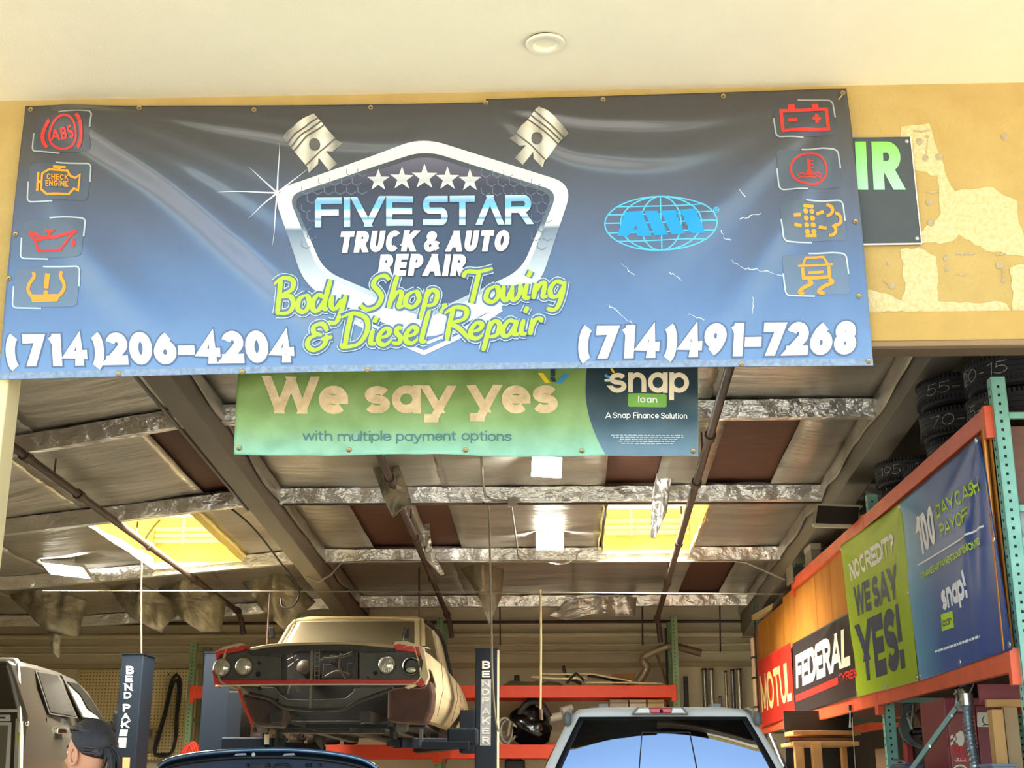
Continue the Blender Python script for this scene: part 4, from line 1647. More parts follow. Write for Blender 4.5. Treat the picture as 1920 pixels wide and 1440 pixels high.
spk = 'brown sprinkler pipes under the roof'
def spr(a, c, Ya, Yc, label):
    A, B = at(a[0], a[1], Ya), at(c[0], c[1], Yc)
    near = A + (A - B) * ((Ya - .6) / (Yc - Ya))
    d = B - near
    t = thing('sprinkler_pipe', near, label, 'pipe', spk)
    m = MB()
    m.tube([near, B, B + Vector((.03, .12, -.1)), B + Vector((.05, .2, -.28))], .034, 10)
    m.build('run', M_PIPE, t, smooth=50)
    for f in (.3, .42, .62, .8, 1.0):
        p = near + d * f
        m = MB()
        m.tube([p - d.normalized() * .06, p + d.normalized() * .06], .047, 10)
        m.build('coupling', M_PIPE, t, smooth=50)
    for f in (.36, .58, .78):
        p = near + d * f
        m = MB()
        m.tube([p, Vector((p.x, p.y, roofz(p.x, p.y) + .15))], .008, 6)
        m.build('hanger', M_PIPE, t)


spr((1365, 700), (1232, 1160), 2.4, 11.2, 'brown sprinkler pipe running back past the middle skylight')
spr((715, 860), (838, 1152), 4.4, 11.1, 'brown sprinkler pipe running back over the raised classic car')
spr((0, 820), (445, 1145), 3.2, 11.0, 'brown sprinkler pipe running back under the skylight in the lower roof bay')

pipe('conduit', p2([(555, 1050, 8.45), (575, 1082, 8.4), (597, 1091, 8.35), (620, 1078, 8.4), (640, 1055, 8.45), (700, 1052, 8.5), (1040, 1053, 8.5), (1380, 1052, 8.5), (1400, 1055, 8.5), (1472, 1087, 8.5)]), .013, M_COND,
     'pale conduit along the rear roof beam, dipping under the grey beam', 'conduit', 'conduits under the roof')
pipe('conduit', p2([(530, 946, 5.9), (900, 945, 5.9), (1540, 943, 5.9)]), .012, M_PIPE, 'thin dark conduit along the middle roof beam, ending at the junction box', 'conduit', 'conduits under the roof')
pipe('conduit', p2([(902, 850, 4.6), (905, 900, 5.4), (910, 930, 5.85), (925, 938, 5.9), (955, 940, 5.9)]), .012, M_COND, 'short bent conduit dropping to the junction box', 'conduit', 'conduits under the roof')
pipe('conduit', p2([(959, 950, 5.9), (966, 1000, 7.0), (973, 1047, 8.2), (985, 1053, 8.4), (1022, 1053, 8.45)]), .010, M_COND, 'slanting conduit from the junction box to the rear roof beam', 'conduit', 'conduits under the roof')
jb = thing('junction_box', at(961, 942, 5.86), 'small grey junction box on the middle roof beam', 'junction box')
m = MB(); m.box(at(961, 942, 5.86), (.09, .06, .085)); m.build('box', mat('grey box', (160, 158, 146), .5), jb, bevel=.005)
m = MB(); m.box(at(961, 942, 5.825), (.075, .01, .07)); m.build('cover', M_COND, jb)
pipe('cord', [Vector(p) for p in smooth_path([tuple(at(*q)) for q in [(1058, 1028, 7.75), (1072, 1035, 7.7), (1070, 1052, 7.7), (1048, 1058, 7.8), (1024, 1053, 8.2)]], 6)], .008, mat('white cord', (216, 208, 186), .5), 'white looped cord hanging from the second floodlight', 'cord')
# air line and drops across the bays
pipe('air_line', p2([(80, 1108, 8.0), (700, 1109, 8.0), (1470, 1114, 8.0)]), .008, M_CABLE, 'long thin horizontal line crossing above the lift posts', 'air line')
pipe('cable', [Vector(p) for p in smooth_path([tuple(at(*q)) for q in [(300, 975, 7.6), (285, 992, 7.7), (270, 1020, 7.9), (265, 1080, 7.95), (265, 1226, 8.02)]], 6)], .010, M_CABLE, 'pale cable dropping to the lettered lift post beside the silver pickup', 'cable')
pipe('cable', [Vector(p) for p in smooth_path([tuple(at(*q)) for q in [(905, 944, 5.9), (916, 950, 6.3), (919, 1050, 7.0), (921, 1150, 7.3), (923, 1260, 7.5), (928, 1340, 7.65), (935, 1372, 7.7)]], 6)], .011, M_CABLE, 'pale cable dropping in front of the lift post beside the white pickup', 'cable')
pipe('air_hose', p2([(1013, 1106, 8.0), (1014, 1200, 8.0), (1013, 1335, 8.0)]), .013, mat('olive hose', (140, 124, 86), .6), 'straight olive hose hanging from the horizontal line in front of the orange shelf', 'hose')
pipe('air_hose', p2([(1014, 1330, 8.0), (1015, 1350, 8.0)]), .02, M_PIPE, 'dark coupler on the end of the olive hose', 'coupler')
pipe('hanger_rod', p2([(506, 1112, 8.0), (500, 1210, 8.0)]), .008, M_PIPE, 'thin dark rod hanging beside the foil swag by the classic car', 'rod')
pipe('hanger_rod', [Vector((at(785, 1110, 9.5).x, 9.5, roofz(-1.9, 9.5) + .16)), at(786, 1160, 9.5)], .012, M_PIPE, 'short dark rod above the windshield of the classic car', 'rod')
pipe('hanger_rod', p2([(1204, 1110, 11.9), (1205, 1210, 11.9)]), .012, M_PIPE, 'dark rod on the back wall above the orange shelf', 'rod')
pipe('hanger_rod', p2([(1349, 1112, 11.9), (1351, 1222, 11.9)]), .010, M_PIPE, 'dark rod on the back wall above the upright steel tubes', 'rod')
pipe('hanger_rod', p2([(937, 1118, 11.9), (938, 1210, 11.9)]), .010, M_PIPE, 'dark rod on the back wall behind the lettered lift post', 'rod')
pipe('black_wire', [Vector(p) for p in smooth_path([tuple(at(*q)) for q in [(395, 925, 5.9), (470, 985, 6.6), (530, 1060, 7.6), (556, 1095, 7.9), (560, 1118, 7.95), (548, 1138, 7.9), (530, 1138, 7.9), (526, 1122, 7.95)]], 6)], .010, M_BLACK, 'black wire sloping down the lower bay and ending in a loop', 'wire')
pipe('conduit', [Vector((at(250, 715, 2.3).x, y, roofz(-3.4, y) - .02)) for y in (1.4, 3.6, 5.9)], .015, M_GLUE, 'grey pipe running back beside the long grey beam, nearest the blue banner', 'conduit', 'conduits under the roof')
# chain at the jamb
m = MB()
ch = at(10, 835, .32)
for i in range(16):
    cc = ch + Vector((-.005, 0, .02 - i * .024))
    ang = 0 if i % 2 == 0 else pi / 2
    m.tube([cc + Vector((.009 * cos(a) * cos(ang), .009 * cos(a) * sin(ang), .016 * sin(a))) for a in [q * pi / 5 for q in range(10)]], .003, 5, closed=True)
tag(m.build('hoist_chain', M_PIPE, smooth=60), 'dark door chain hanging beside the cream jamb', 'chain')

# back wall services
wp = 'pipes along the back wall'
for i, (y, r, mm, lb) in enumerate(((1166, .022, M_PIPE, 'topmost brown pipe along the back wall, under the foil'), (1190, .038, M_CREAMP, 'thick cream pipe along the back wall'),
                                    (1209, .02, M_CREAMP, 'thin cream pipe just under the thick one on the back wall'), (1223, .02, M_CREAMP, 'lowest cream pipe along the back wall'))):
    z = at(1100, y, 12.18).z
    pipe('wall_pipe', [(-8.1, 12.18, z), (2.65, 12.18, z)], r, mm, lb, 'pipe', wp)
z = at(100, 1250, 12.28).z
b = MB(); b.bx(-8.2, 2.7, 12.24, 12.3, z - .03, z + .03); struct(b.build('trim_5', mat('wall ledge', (170, 156, 118), .7)))
# ------------------------------------------------------------------ tall pallet rack along the open side
XR = 2.44
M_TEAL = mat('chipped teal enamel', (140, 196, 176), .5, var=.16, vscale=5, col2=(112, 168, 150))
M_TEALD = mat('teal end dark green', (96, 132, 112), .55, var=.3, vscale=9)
M_ORG = mat('orange rack enamel', (224, 92, 52), .45, var=.16, vscale=5, col2=(200, 78, 46))
M_HOLE = mat('dark slot', (20, 26, 24), .8)
M_PLYO = mat('amber plywood', (184, 122, 44), .6, var=.28, vscale=4, stretch=(1, 1, .35), bump=.15, bscale=30, col2=(160, 98, 30), spec=.2)
M_PLYS = mat('red brown plywood', (122, 78, 58), .6, var=.3, vscale=4, stretch=(1, 1, 6))
M_LUMB = mat('pine lumber', (202, 152, 88), .6, var=.22, vscale=5, stretch=(1, 1, .2))
M_RUB = mat('tire rubber', (34, 34, 36), .75, var=.2, vscale=6)
M_CHALK = mat('white chalk', (160, 158, 150), .9)

ZU0, ZU1 = atX(1841, 812, XR).z, atX(1841, 775, XR).z
ZL0, ZL1 = atX(1880, 1266, XR).z, atX(1880, 1224, XR).z
YP = [.76, 3.98, 7.45, 10.6]
rack = thing('pallet_rack', (2.95, YP[0], 0), 'tall teal and orange pallet rack along the right wall, hung with shop banners', 'storage rack')


def upright(x0, y, h, par, m=M_TEAL, wx=.082, wy=.07, holes=True, z0=0.0):
    p = MB()
    # C-section: front web with two flanges
    p.bx(x0, x0 + wx, y, y + .006, z0, h)
    p.bx(x0, x0 + .006, y, y + wy, z0, h)
    p.bx(x0 + wx - .006, x0 + wx, y, y + wy, z0, h)
    p.mi = 1
    if holes:
        z = z0 + .1
        while z < h - .02:
            if z > 1.2:
                p.bx(x0 + wx * .36, x0 + wx * .36 + .014, y - .0015, y + .001, z, z + .016)
                p.bx(x0 - .0015, x0 + .001, y + wy * .5, y + wy * .5 + .014, z, z + .016)
            z += .0508
    return p.build('upright', [m, M_HOLE], par, bevel=.002)


HU = atX(1850, 717, XR + .03).z
for i, y in enumerate(YP):
    for x0 in (XR + .018, XR + 1.0):
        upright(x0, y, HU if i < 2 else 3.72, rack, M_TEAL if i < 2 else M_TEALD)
    for z in (.4, 1.25, 2.1, 2.95, HU - .24):
        m = MB()
        m.bx(XR + .09, XR + 1.01, y + .02, y + .05, z, z + .035)
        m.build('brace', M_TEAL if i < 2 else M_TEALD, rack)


def beam(y0, y1, x, z0, z1, par, m=M_ORG):
    p = MB()
    p.bx(x, x + .045, y0, y1, z0, z1)
    p.bx(x - .003, x + .05, y0 - .005, y0 + .045, z0 - .07, z1 + .01)
    p.bx(x - .003, x + .05, y1 - .045, y1 + .005, z0 - .07, z1 + .01)
    return p.build('beam', m, par, bevel=.004)


for x in (XR - .028, XR + 1.03):
    for (a, c) in ((YP[0] + .03, YP[1] + .03), (YP[1] + .04, YP[2] + .03)):
        beam(a, c, x, ZU0, ZU1, rack)
    for (a, c) in ((YP[0] + .03, YP[1] + .03), (YP[1] + .04, YP[2] + .03), (YP[2] + .04, YP[3] - .2)):
        beam(a, c, x, ZL0, ZL1, rack)
m = MB(); m.bx(XR + .02, XR + 1.03, YP[0] + .08, YP[2], ZU1 - .03, ZU1 - .01); m.build('shelf_deck', M_PLY, rack)
m = MB(); m.bx(XR + .02, XR + 1.03, YP[0] + .08, YP[3] - .2, ZL1 - .03, ZL1 - .012); m.build('shelf_deck', M_PLY, rack)
ps = [YP[0] + .08, 3.2, 5.62, 6.35, 8.3, 10.3]
for a, c in zip(ps, ps[1:]):
    m = MB()
    m.bx(XR + .004, XR + .014, a, c - .012, ZL1 - .02, ZU0 + .03 if c < 8.4 else ZU0 - .03)
    m.build('plywood_panel', M_PLYO, rack)
m = MB(); m.bx(XR - .02, XR + .012, 10.3, 10.5, ZL0 + .02, ZU0 - .12); m.build('end_board', M_PLYS, rack)
# the end of the rack that faces the door: plywood, grey panel
z0, z1 = at(1900, 948, .84).z, at(1900, 800, .84).z
m = MB(); m.bx(XR + .11, XR + 1.0, .835, .85, z0, z1); m.build('end_panel', M_PLYS, rack)
m = MB(); m.bx(XR + .11, XR + 1.0, .837, .852, at(1900, 1130, .84).z, z0 - .002); m.build('end_panel', mat('pale grey end panel', (160, 172, 178), .6), rack)
rd = thing('wheel_cover', at(1945, 1040, .80), 'round pale wheel cover fixed on the rack end beside the near teal upright', 'wheel cover')
m = MB()
Mx = Matrix.Translation(at(1945, 1040, .80)) @ Matrix.Rotation(pi / 2, 4, 'X')
m.lathe([(.001, .02), (.04, .022), (.10, .012), (.12, 0), (.12, -.03), (.001, -.03)], 28, Mx)
m.build('disc', mat('pale cover', (214, 214, 206), .4), rd, smooth=40)
m = MB(); m.lathe([(.001, .03), (.03, .03), (.034, .015)], 18, Mx); m.build('hub', M_STEEL, rd, smooth=40)


# ---- banners hung on the rack
def rbanner(name, q, W, H, mats, label, seed, amp=.02, folds=()):
    hm = homog(q)
    hinv = None
    A = np.array([[0.0] * 3] * 3)
    pts = [(0, 0), (1, 0), (1, 1), (0, 1)]
    rows = []
    rhs = []
    for (s, t), (x, y) in zip(pts, q):
        rows.append([x, y, 1, 0, 0, 0, -s * x, -s * y]); rhs.append(s)
        rows.append([0, 0, 0, x, y, 1, -t * x, -t * y]); rhs.append(t)
    hh = np.linalg.solve(np.array(rows), np.array(rhs))
    def inv(x, y):
        w = hh[6] * x + hh[7] * y + 1
        return (hh[0] * x + hh[1] * y + hh[2]) / w * W, (hh[3] * x + hh[4] * y + hh[5]) / w * H
    def disp(s, t):
        d = amp * (.5 * sin(s * 9 + seed) * (.3 + t) + .6 * noise.noise(Vector((s * 4, t * 2.5, seed))))
        for (s0, t0, s1, t1, sg, am) in folds:
            L = math.hypot(s1 - s0, t1 - t0)
            u = ((s - s0) * (s1 - s0) + (t - t0) * (t1 - t0)) / L / L
            v = ((s - s0) * (t1 - t0) - (t - t0) * (s1 - s0)) / L
            if -0.1 < u < 1.1:
                d += am * max(0, min(1, u * 5 + .5)) * max(0, min(1, (1.1 - u) * 2)) * exp(-(v / sg / (.5 + .8 * max(u, 0))) ** 2)
        return d
    def pm(lift):
        def f(x, y):
            s, t = x / W, y / H
            p = atX(*hm(s, t), XR - .036)
            p.x -= max(-.004, disp(s, t)) + lift
            return p
        return f
    root = thing(name, atX(*hm(.5, .5), XR - .036), label, 'banner')
    b = MB()
    b.grid(lambda s, t: pm(0)(s * W, t * H), int(W / 2), int(H / 2))
    b.build('fabric', mats, root, smooth=180, thick=.0015)
    def tq(s, a, e, top, m, t=.2, gap=.1, lift=.003, nm='lettering', shear=0.0):
        ax, ay = inv(*a)
        ex, ey = inv(*e)
        tx_, ty_ = inv(*top)
        h = ay - ty_
        bb = MB()
        bb.nrm = Vector((-1, 0, 0))
        text(bb, s, pm(lift), ax, ay, h, ex - ax, t=t, gap=gap, rise=(ey - ay) / (ex - ax), step=3.0, shear=shear)
        return bb.build(nm, m, root)
    return root, pm, tq, inv


M_SHY = dict(rough=.28)
y0_, y1_ = atX(1687, 1000, XR).y, atX(1870, 1000, XR).y
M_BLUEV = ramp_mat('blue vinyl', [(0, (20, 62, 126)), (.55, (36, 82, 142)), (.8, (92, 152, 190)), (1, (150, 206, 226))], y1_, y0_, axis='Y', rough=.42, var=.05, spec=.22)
M_LIMEV = mat('lime vinyl', (160, 188, 34), .45, var=.06, spec=.22)
M_NAVYP = mat('slate blue print', (46, 60, 86), .45, spec=.25)
M_WHT = mat('white banner print', (248, 248, 246), .5, spec=.2)
M_LIM2 = mat('lime banner print', (190, 224, 60), .5, spec=.2)
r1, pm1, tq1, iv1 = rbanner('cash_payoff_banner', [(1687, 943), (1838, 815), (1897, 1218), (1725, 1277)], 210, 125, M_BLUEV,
                            'blue banner offering 100 day cash payoff at the near end of the rack', 2, .006,
                            [(1.0, .0, .55, .75, .04, .014), (1.0, .02, .75, .9, .035, .014), (.98, 0, .35, .3, .05, .012), (.0, .02, .4, .25, .05, .01), (.78, .3, .72, 1.0, .035, .012)])
tq1('100', (1727, 1043), (1758, 1016), (1714, 977), M_WHT, t=.22, gap=.06)
tq1('DAY CASH', (1760, 973), (1842, 920), (1756, 948), M_LIM2, t=.19, gap=.07)
tq1('PAYOFF', (1766, 1008), (1822, 974), (1763, 983), M_LIM2, t=.18, gap=.07)
b = MB(); b.nrm = Vector((-1, 0, 0))
stroke(b, [iv1(1721, 1060), iv1(1785, 1022), iv1(1846, 986)], 1.2, pm1(.003), step=3)
b.build('rule', M_WHT, r1)
tq1('OR MAKE EASY PAYMENTS OVER 12 MONTHS', (1728, 1086), (1846, 1020), (1726, 1074), M_LIM2, t=.2, gap=.08)
tq1('snap!', (1768, 1146), (1817, 1120), (1760, 1098), M_WHT, t=.24, gap=.05)
b = MB(); b.nrm = Vector((-1, 0, 0))
disc(b, [iv1(*p) for p in ((1764, 1152), (1787, 1145), (1790, 1176), (1766, 1184))], pm1(.003), 3, step=3)
b.build('loan_tile', M_LIM2, r1)
tq1('loan', (1768, 1176), (1787, 1169), (1767, 1160), M_NAVYP, t=.17, gap=.1, lift=.005)
b = MB(); b.nrm = Vector((-1, 0, 0))
x = 0.0
while x < 1:
    w = random.uniform(.03, .08)
    stroke(b, [iv1(1753 + 89 * x, 1222 - 29 * x), iv1(1753 + 89 * min(1, x + w), 1222 - 29 * min(1, x + w))], 1.5, pm1(.003), step=3)
    x += w + .015
b.build('fine_print', M_WHT, r1)
r2, pm2, tq2, iv2 = rbanner('no_credit_banner', [(1578, 1022), (1690, 943), (1723, 1277), (1606, 1308)], 210, 125, M_LIMEV,
                            'lime green banner reading No credit? We say yes! on the rack', 5, .006,
                            [(.98, .0, .75, .9, .05, .010), (1, 0, .3, .16, .06, .012), (0, .02, .5, .22, .06, .012), (0, .02, .12, .9, .05, .01)])
tq2('NO CREDIT?', (1596, 1090), (1679, 1035), (1591, 1058), M_WHT, t=.24, gap=.06)
tq2('WE SAY', (1606, 1157), (1686, 1120), (1600, 1102), M_NAVYP, t=.26, gap=.05)
tq2('YES!', (1618, 1280), (1698, 1252), (1606, 1172), M_NAVYP, t=.26, gap=.05)
r3, pm3, tq3, iv3 = rbanner('tire_banner', [(1486, 1207), (1610, 1138), (1618, 1303), (1491, 1341)], 310, 88, mat('black vinyl', (46, 40, 40), .38, var=.1, spec=.3),
                            'black banner with white Federal lettering and a red stripe, second from the far end', 8, .006,
                            [(.7, 0, .2, .5, .08, .014), (.75, 0, .8, 1, .06, .01)])
M_CRM = mat('cream banner print', (246, 240, 214), .5, spec=.2)
tq3('FEDERAL', (1494, 1291), (1597, 1247), (1491, 1230), M_CRM, t=.25, gap=.05, shear=.06)
b = MB(); b.nrm = Vector((-1, 0, 0))
stroke(b, [iv3(1493, 1310), iv3(1535, 1292), iv3(1573, 1276)], 8, pm3(.003), step=3)
b.build('red_stripe', mat('red vinyl print', (222, 50, 42), .35), r3)
tq3('TYRES', (1575, 1281), (1607, 1269), (1574, 1265), mat('red vinyl letters', (222, 50, 42), .35), t=.22, gap=.08)
r4, pm4, tq4, iv4 = rbanner('oil_banner', [(1421, 1240), (1482, 1204), (1491, 1341), (1429, 1365)], 240, 84, mat('red vinyl', (206, 44, 32), .42, var=.12, spec=.25),
                            'red banner with cream Motul lettering at the far end of the rack', 11, .005, [(.3, 0, .25, .4, .08, .012), (.4, 0, .7, .4, .08, .012)])
tq4('MOTUL', (1429, 1336), (1486, 1313), (1425, 1268), mat('cream yellow print', (250, 226, 140), .35), t=.19, gap=.06)
for rr, pm_, W_, H_ in ((r1, pm1, 210, 125), (r2, pm2, 210, 125)):
    for (x, y) in ((3, 3), (W_ - 3, 3), (W_ - 3, H_ * .5), (3, H_ - 3), (W_ - 3, H_ - 3), (W_ * .5, H_ - 3)):
        m = MB()
        m.lathe([(.006, .001), (.006, .004), (.016, .005), (.018, 0)], 14, Matrix.Translation(pm_(.002)(x, y)) @ Matrix.Rotation(-pi / 2, 4, 'Y'))
        m.build('eyelet', M_STEEL, rr, smooth=40)
# copper pipe strapped beside the near upright, strings of pale rods at the far end
t = thing('copper_pipe', (XR - .02, .87, ZL1), 'copper coloured pipe standing beside the near teal upright of the rack', 'pipe')
m = MB(); m.tube([(XR - .025, .865, ZL1), (XR - .02, .86, ZU0)], .016, 10); m.build('tube', mat('copper', (196, 128, 62), .35, metal=.7), t, smooth=60)
bw = thing('rod_bundle', (XR - .05, 10.45, ZL0), 'pair of pale rods tied with black straps at the far end of the rack', 'rods')
m = MB()
for k_ in (-.05, .05):
    m = MB()
    m.tube([(XR - .05, 10.42 + k_, 1.75), (XR - .05, 10.42 + k_, 3.25)], .018, 8)
    m.build('rod', mat('pale rod', (220, 190, 150), .5), bw, smooth=60)
for z in (2.1, 2.4, 2.75, 3.0):
    m = MB(); m.bx(XR - .075, XR - .028, 10.34, 10.5, z, z + .02); m.build('strap', M_BLACK, bw)

# ---- tires
def make_tire(R=.32, w=.205):
    t = thing('tire', (0, 0, 0), 'x', 'tire', 'used tires on top of the rack')
    m = MB()
    h = w
    prof = [(R * .60, .025), (R * .62, .008), (R * .75, 0.0), (R * .90, .008), (R * .965, .03)]
    for g in range(4):
        z0 = .038 + (h - .076) * g / 4
        z1 = .038 + (h - .076) * (g + 1) / 4
        prof += [(R, z0), (R, z1 - .007), (R - .008, z1 - .006), (R - .008, z1 - .001)]
    prof = prof[:-2]
    prof += [(R * .965, h - .03), (R * .90, h - .008), (R * .75, h), (R * .62, h - .008), (R * .60, h - .025)]
    n = 72
    m.lathe(prof, n, closed=True)
    m.build('casing', M_RUB, t, smooth=35, rec=True)
    s = MB()
    for k_ in range(n):
        a = 2 * pi * k_ / n
        for zc in (.035, h - .035):
            s.box((cos(a) * (R - .006), sin(a) * (R - .006), zc), (.022, .013, .03), Matrix.Rotation(a, 3, 'Z'))
    sb = s.build('shoulder_tread', M_RUB, t)
    sb['kind'] = 'stuff'
    return t


proto = make_tire()
TR, TW = .32, .21


def chalk(tr, s, ang, width=.26, hh=.075, R=TR):
    """handwriting in chalk around the tread, centred on the compass angle ang"""
    m = MB()
    def pm(x, y):
        a = radians(ang) + (x - width / 2) / R
        return Vector((cos(a) * (R + .0015), sin(a) * (R + .0015), TW / 2 - .045 - y))
    i0 = 0
    def pmj(x, y):
        return pm(x + random.uniform(-.001, .001), y + random.uniform(-.001, .001))
    m.nrm = Vector((0, 0, 0))
    text(m, s, pmj, 0, 0, hh, width, t=.055, gap=.25, shear=.12, step=.02, k=1)
    m.build('chalk_marking', M_CHALK, tr, local=True)


zs = ZU1 - .008
first = True
TIRES = [
    (2.80, 1.28, 0, '5-18', 207, 'tire with chalk 5-18, lower of the near pair behind the teal upright'),
    (2.79, 1.24, 1, '20-15', 206, 'tire with chalk 20-15, under the door header on top of the near pair'),
    (2.84, 2.36, 0, 'N-16', 236, 'tire with chalk N-16, lowest of the stack of three'),
    (2.82, 2.40, 1, '70-1', 232, 'tire with chalk 70-1, in the middle of the stack of three'),
    (2.80, 2.34, 2, '55-', 226, 'tire with chalk 55-, topmost of the stack of three'),
    (2.86, 3.10, 0, 'R-15', 236, 'tire with chalk R-15, standing alone between two stacks'),
    (2.88, 3.86, 0, '', 236, 'unmarked tire under the one with chalk 195-60'),
    (2.84, 3.88, 1, '195-60', 236, 'tire with chalk 195-60, upper of its pair'),
    (2.86, 4.60, 0, '', 236, 'unmarked tire lying behind the banner of lime green'),
    (3.06, 6.30, 0, '', 240, 'unmarked tire under the one with chalk 5-15'),
    (3.05, 6.30, 1, '5-15', 240, 'tire with chalk 5-15, farthest on the rack beside the grey tray'),
    (3.28, 1.95, 1, '', 240, 'unmarked tire deeper on the shelf behind the near pair'),
]
for (x, y, lv, s, ang, lb) in TIRES:
    if s == '' and 'deeper' in lb:
        continue
    if first:
        t = proto
        t.location = (x, y, zs + lv * TW)
        t['label'] = lb
        first = False
        base_children = list(proto.children)
        tr = t
        pend = (s, ang)
    else:
        r = proto.copy()
        COL.objects.link(r)
        r.location = (x, y, zs + lv * TW)
        r.rotation_euler = (0, 0, 0)
        r['label'] = lb
        for ch in base_children:
            c = ch.copy(); COL.objects.link(c); c.parent = r
        tr = r
        if s:
            chalk(tr, s, ang, .07 * len(s) + .04)
chalk(proto, *pend)

# ---- odds and ends on top of the rack
tr_ = thing('metal_tray', at(1570, 985, 4.7), 'shallow pale-edged metal tray propped behind the marked tire beside a teal post', 'tray')
m = MB()
q = [(1531, 948), (1615, 951), (1612, 988), (1526, 985)]
P = [at(*q[0], 4.95), at(*q[1], 4.95), at(*q[2], 4.55), at(*q[3], 4.55)]
up = Vector((0, .02, .02))
m.hexa([P[3], P[2], P[1], P[0], P[3] + up, P[2] + up, P[1] + up, P[0] + up])
m.build('base', mat('dark tray underside', (52, 46, 38), .6), tr_)
m = MB()
for a, c in zip(P, P[1:] + P[:1]):
    m.bar(a, c, .03, .03)
m.build('rim', mat('pale tray rim', (206, 198, 172), .5), tr_)
m = MB()
m.tube([P[1], Vector((P[1].x, P[1].y, ZU1))], .012, 6)
m.build('leg', M_PIPE, tr_)
c = at(1522, 1056, 7.5)
t = thing('round_lid', c, 'round white lid standing on edge at the far end of the rack top', 'lid')
m = MB(); m.lathe([(.001, .02), (.085, .015), (.1, 0), (.1, -.02), (.001, -.02)], 28, Matrix.Translation((c.x, c.y, ZU1 + .1)) @ Matrix.Rotation(pi / 2, 4, 'X')); m.build('disc', mat('white lid', (206, 198, 176), .5), t, smooth=40)
m = MB(); m.tube([(c.x - .11, c.y + .03, ZU1 - .01), (c.x - .11, c.y + .03, ZU1 + .16)], .006, 6); m.build('stand', M_PIPE, t)
t = thing('grey_box', (2.56, 6.92, ZU1), 'narrow grey box standing beside the farthest tire on the rack', 'box')
m = MB(); m.bx(2.5, 2.6, 6.75, 7.1, ZU1 - .005, ZU1 + .24); m.build('body', mat('grey box', (112, 106, 92), .6), t, bevel=.006)
m = MB(); m.bx(2.495, 2.605, 6.745, 7.105, ZU1 + .2, ZU1 + .26); m.build('lid', mat('grey box lid', (150, 142, 122), .6), t, bevel=.006)
t = thing('black_case', (2.5, 7.4, ZU1), 'black case at the end of the upper orange beam', 'case')
m = MB(); m.bx(2.40, 2.58, 7.25, 7.6, ZU1 - .005, ZU1 + .10); m.build('body', M_BLACK, t, bevel=.01)
m = MB(); m.bx(2.385, 2.40, 7.25, 7.6, ZU1 - .05, ZU1 + .13); m.build('edge', M_COND, t)
t = thing('lumber', at(1435, 1146, 10.0), 'pale plank lying over the far end of the plywood panels', 'plank')
a, c = at(1416, 1158, 10.2), at(1456, 1136, 9.2)
m = MB(); m.bar(a, c, .09, .06); m.build('board', mat('pale plank', (210, 180, 126), .6, var=.15), t, bevel=.004)
t = thing('lumber', at(1450, 1128, 9.2), 'dark crooked offcut beside the pale plank at the far rack end', 'plank')
m = MB(); m.bar(at(1452, 1142, 9.3), at(1474, 1112, 8.2), .07, .05); m.build('board', M_PIPE, t)

# ---- below the lower beam
def bxthing(name, label, cat, parts, loc=None, bev=.006, **kw):
    lo = [p[1] for p in parts]
    x0, y0, z0 = min(p[0] for p in lo), min(p[2] for p in lo), min(p[4] for p in lo)
    x1, y1 = max(p[1] for p in lo), max(p[3] for p in lo)
    t_ = thing(name, loc or ((x0 + x1) / 2, (y0 + y1) / 2, z0), label, cat, **kw)
    for nm, bb, mm in parts:
        m_ = MB(); m_.bx(*bb); m_.build(nm, mm, t_, bevel=bev)
    return t_


M_MAR = mat('maroon cabinet paint', (122, 36, 48), .45, var=.1)
M_MAR2 = mat('faded red paint', (142, 72, 62), .5, var=.15)
def fx(px, py, Y):
    return at(px, py, Y).x
Yc = 2.3
ztop = at(1800, 1338, Yc).z
xa, xb2, xc = fx(1776, 1390, Yc), fx(1832, 1390, Yc), fx(1874, 1390, Yc)
cab = bxthing('tool_cabinet', 'tall red and maroon cabinet with stickers under the rack', 'cabinet',
              [('body', (xa, xc, Yc, Yc + .6, 0, ztop + .1), M_MAR), ('door', (xa + .01, xb2, Yc - .02, Yc, .05, ztop), M_MAR2), ('door', (xb2 + .004, xc - .01, Yc - .02, Yc, .05, ztop + .05), M_MAR)])
def pmC(lift):
    def f(px, py):
        p = at(px, py, Yc - .021)
        p.y -= lift
        return p
    return f
M_STK = mat('cream sticker', (222, 212, 190), .6)
m = MB(); disc(m, rrect(1832, 1336, 1865, 1363, 2), pmC(.002), 2, step=4); st1 = m.build('sticker', M_STK, cab)
m = MB(); stroke(m, el(1851, 1350, 9, 9, 18, -50, 230), 1.8, pmC(.004)); stroke(m, [(1842, 1360), (1860, 1357)], 1.5, pmC(.004)); m.build('sticker_print', M_NAVYP, st1)
m = MB(); disc(m, el(1801, 1385, 7, 15, 20)[:-1], pmC(.002), 2, step=4); st2 = m.build('sticker', M_STK, cab)
m = MB()
for i in range(3):
    for j in range(3):
        if (i + j) % 2 == 0:
            disc(m, [(1782 + i * 5, 1380 + j * 6 - i * 2), (1787 + i * 5, 1377 + j * 6 - i * 2), (1787 + i * 5, 1383 + j * 6 - i * 2), (1782 + i * 5, 1386 + j * 6 - i * 2)], pmC(.003), 1, step=5)
m.build('checker_sticker', M_STK, cab)
m = MB()
M_REDS = mat('red sticker print', (196, 40, 48), .5)
text(m, 'RED', pmC(.003), 1783, 1412, 13, 24, t=.25)
text(m, 'LINE', pmC(.003), 1790, 1426, 12, 26, t=.25)
m.build('sticker_lettering', M_REDS, cab)
m = MB(); disc(m, rrect(1790, 1421, 1812, 1428, 1), pmC(.002), 2, step=4); m.build('sticker', M_STK, cab)
m = MB(); stroke(m, el(1800, 1449, 14, 14, 24), 3, pmC(.002)); m.build('sticker', M_STK, cab)
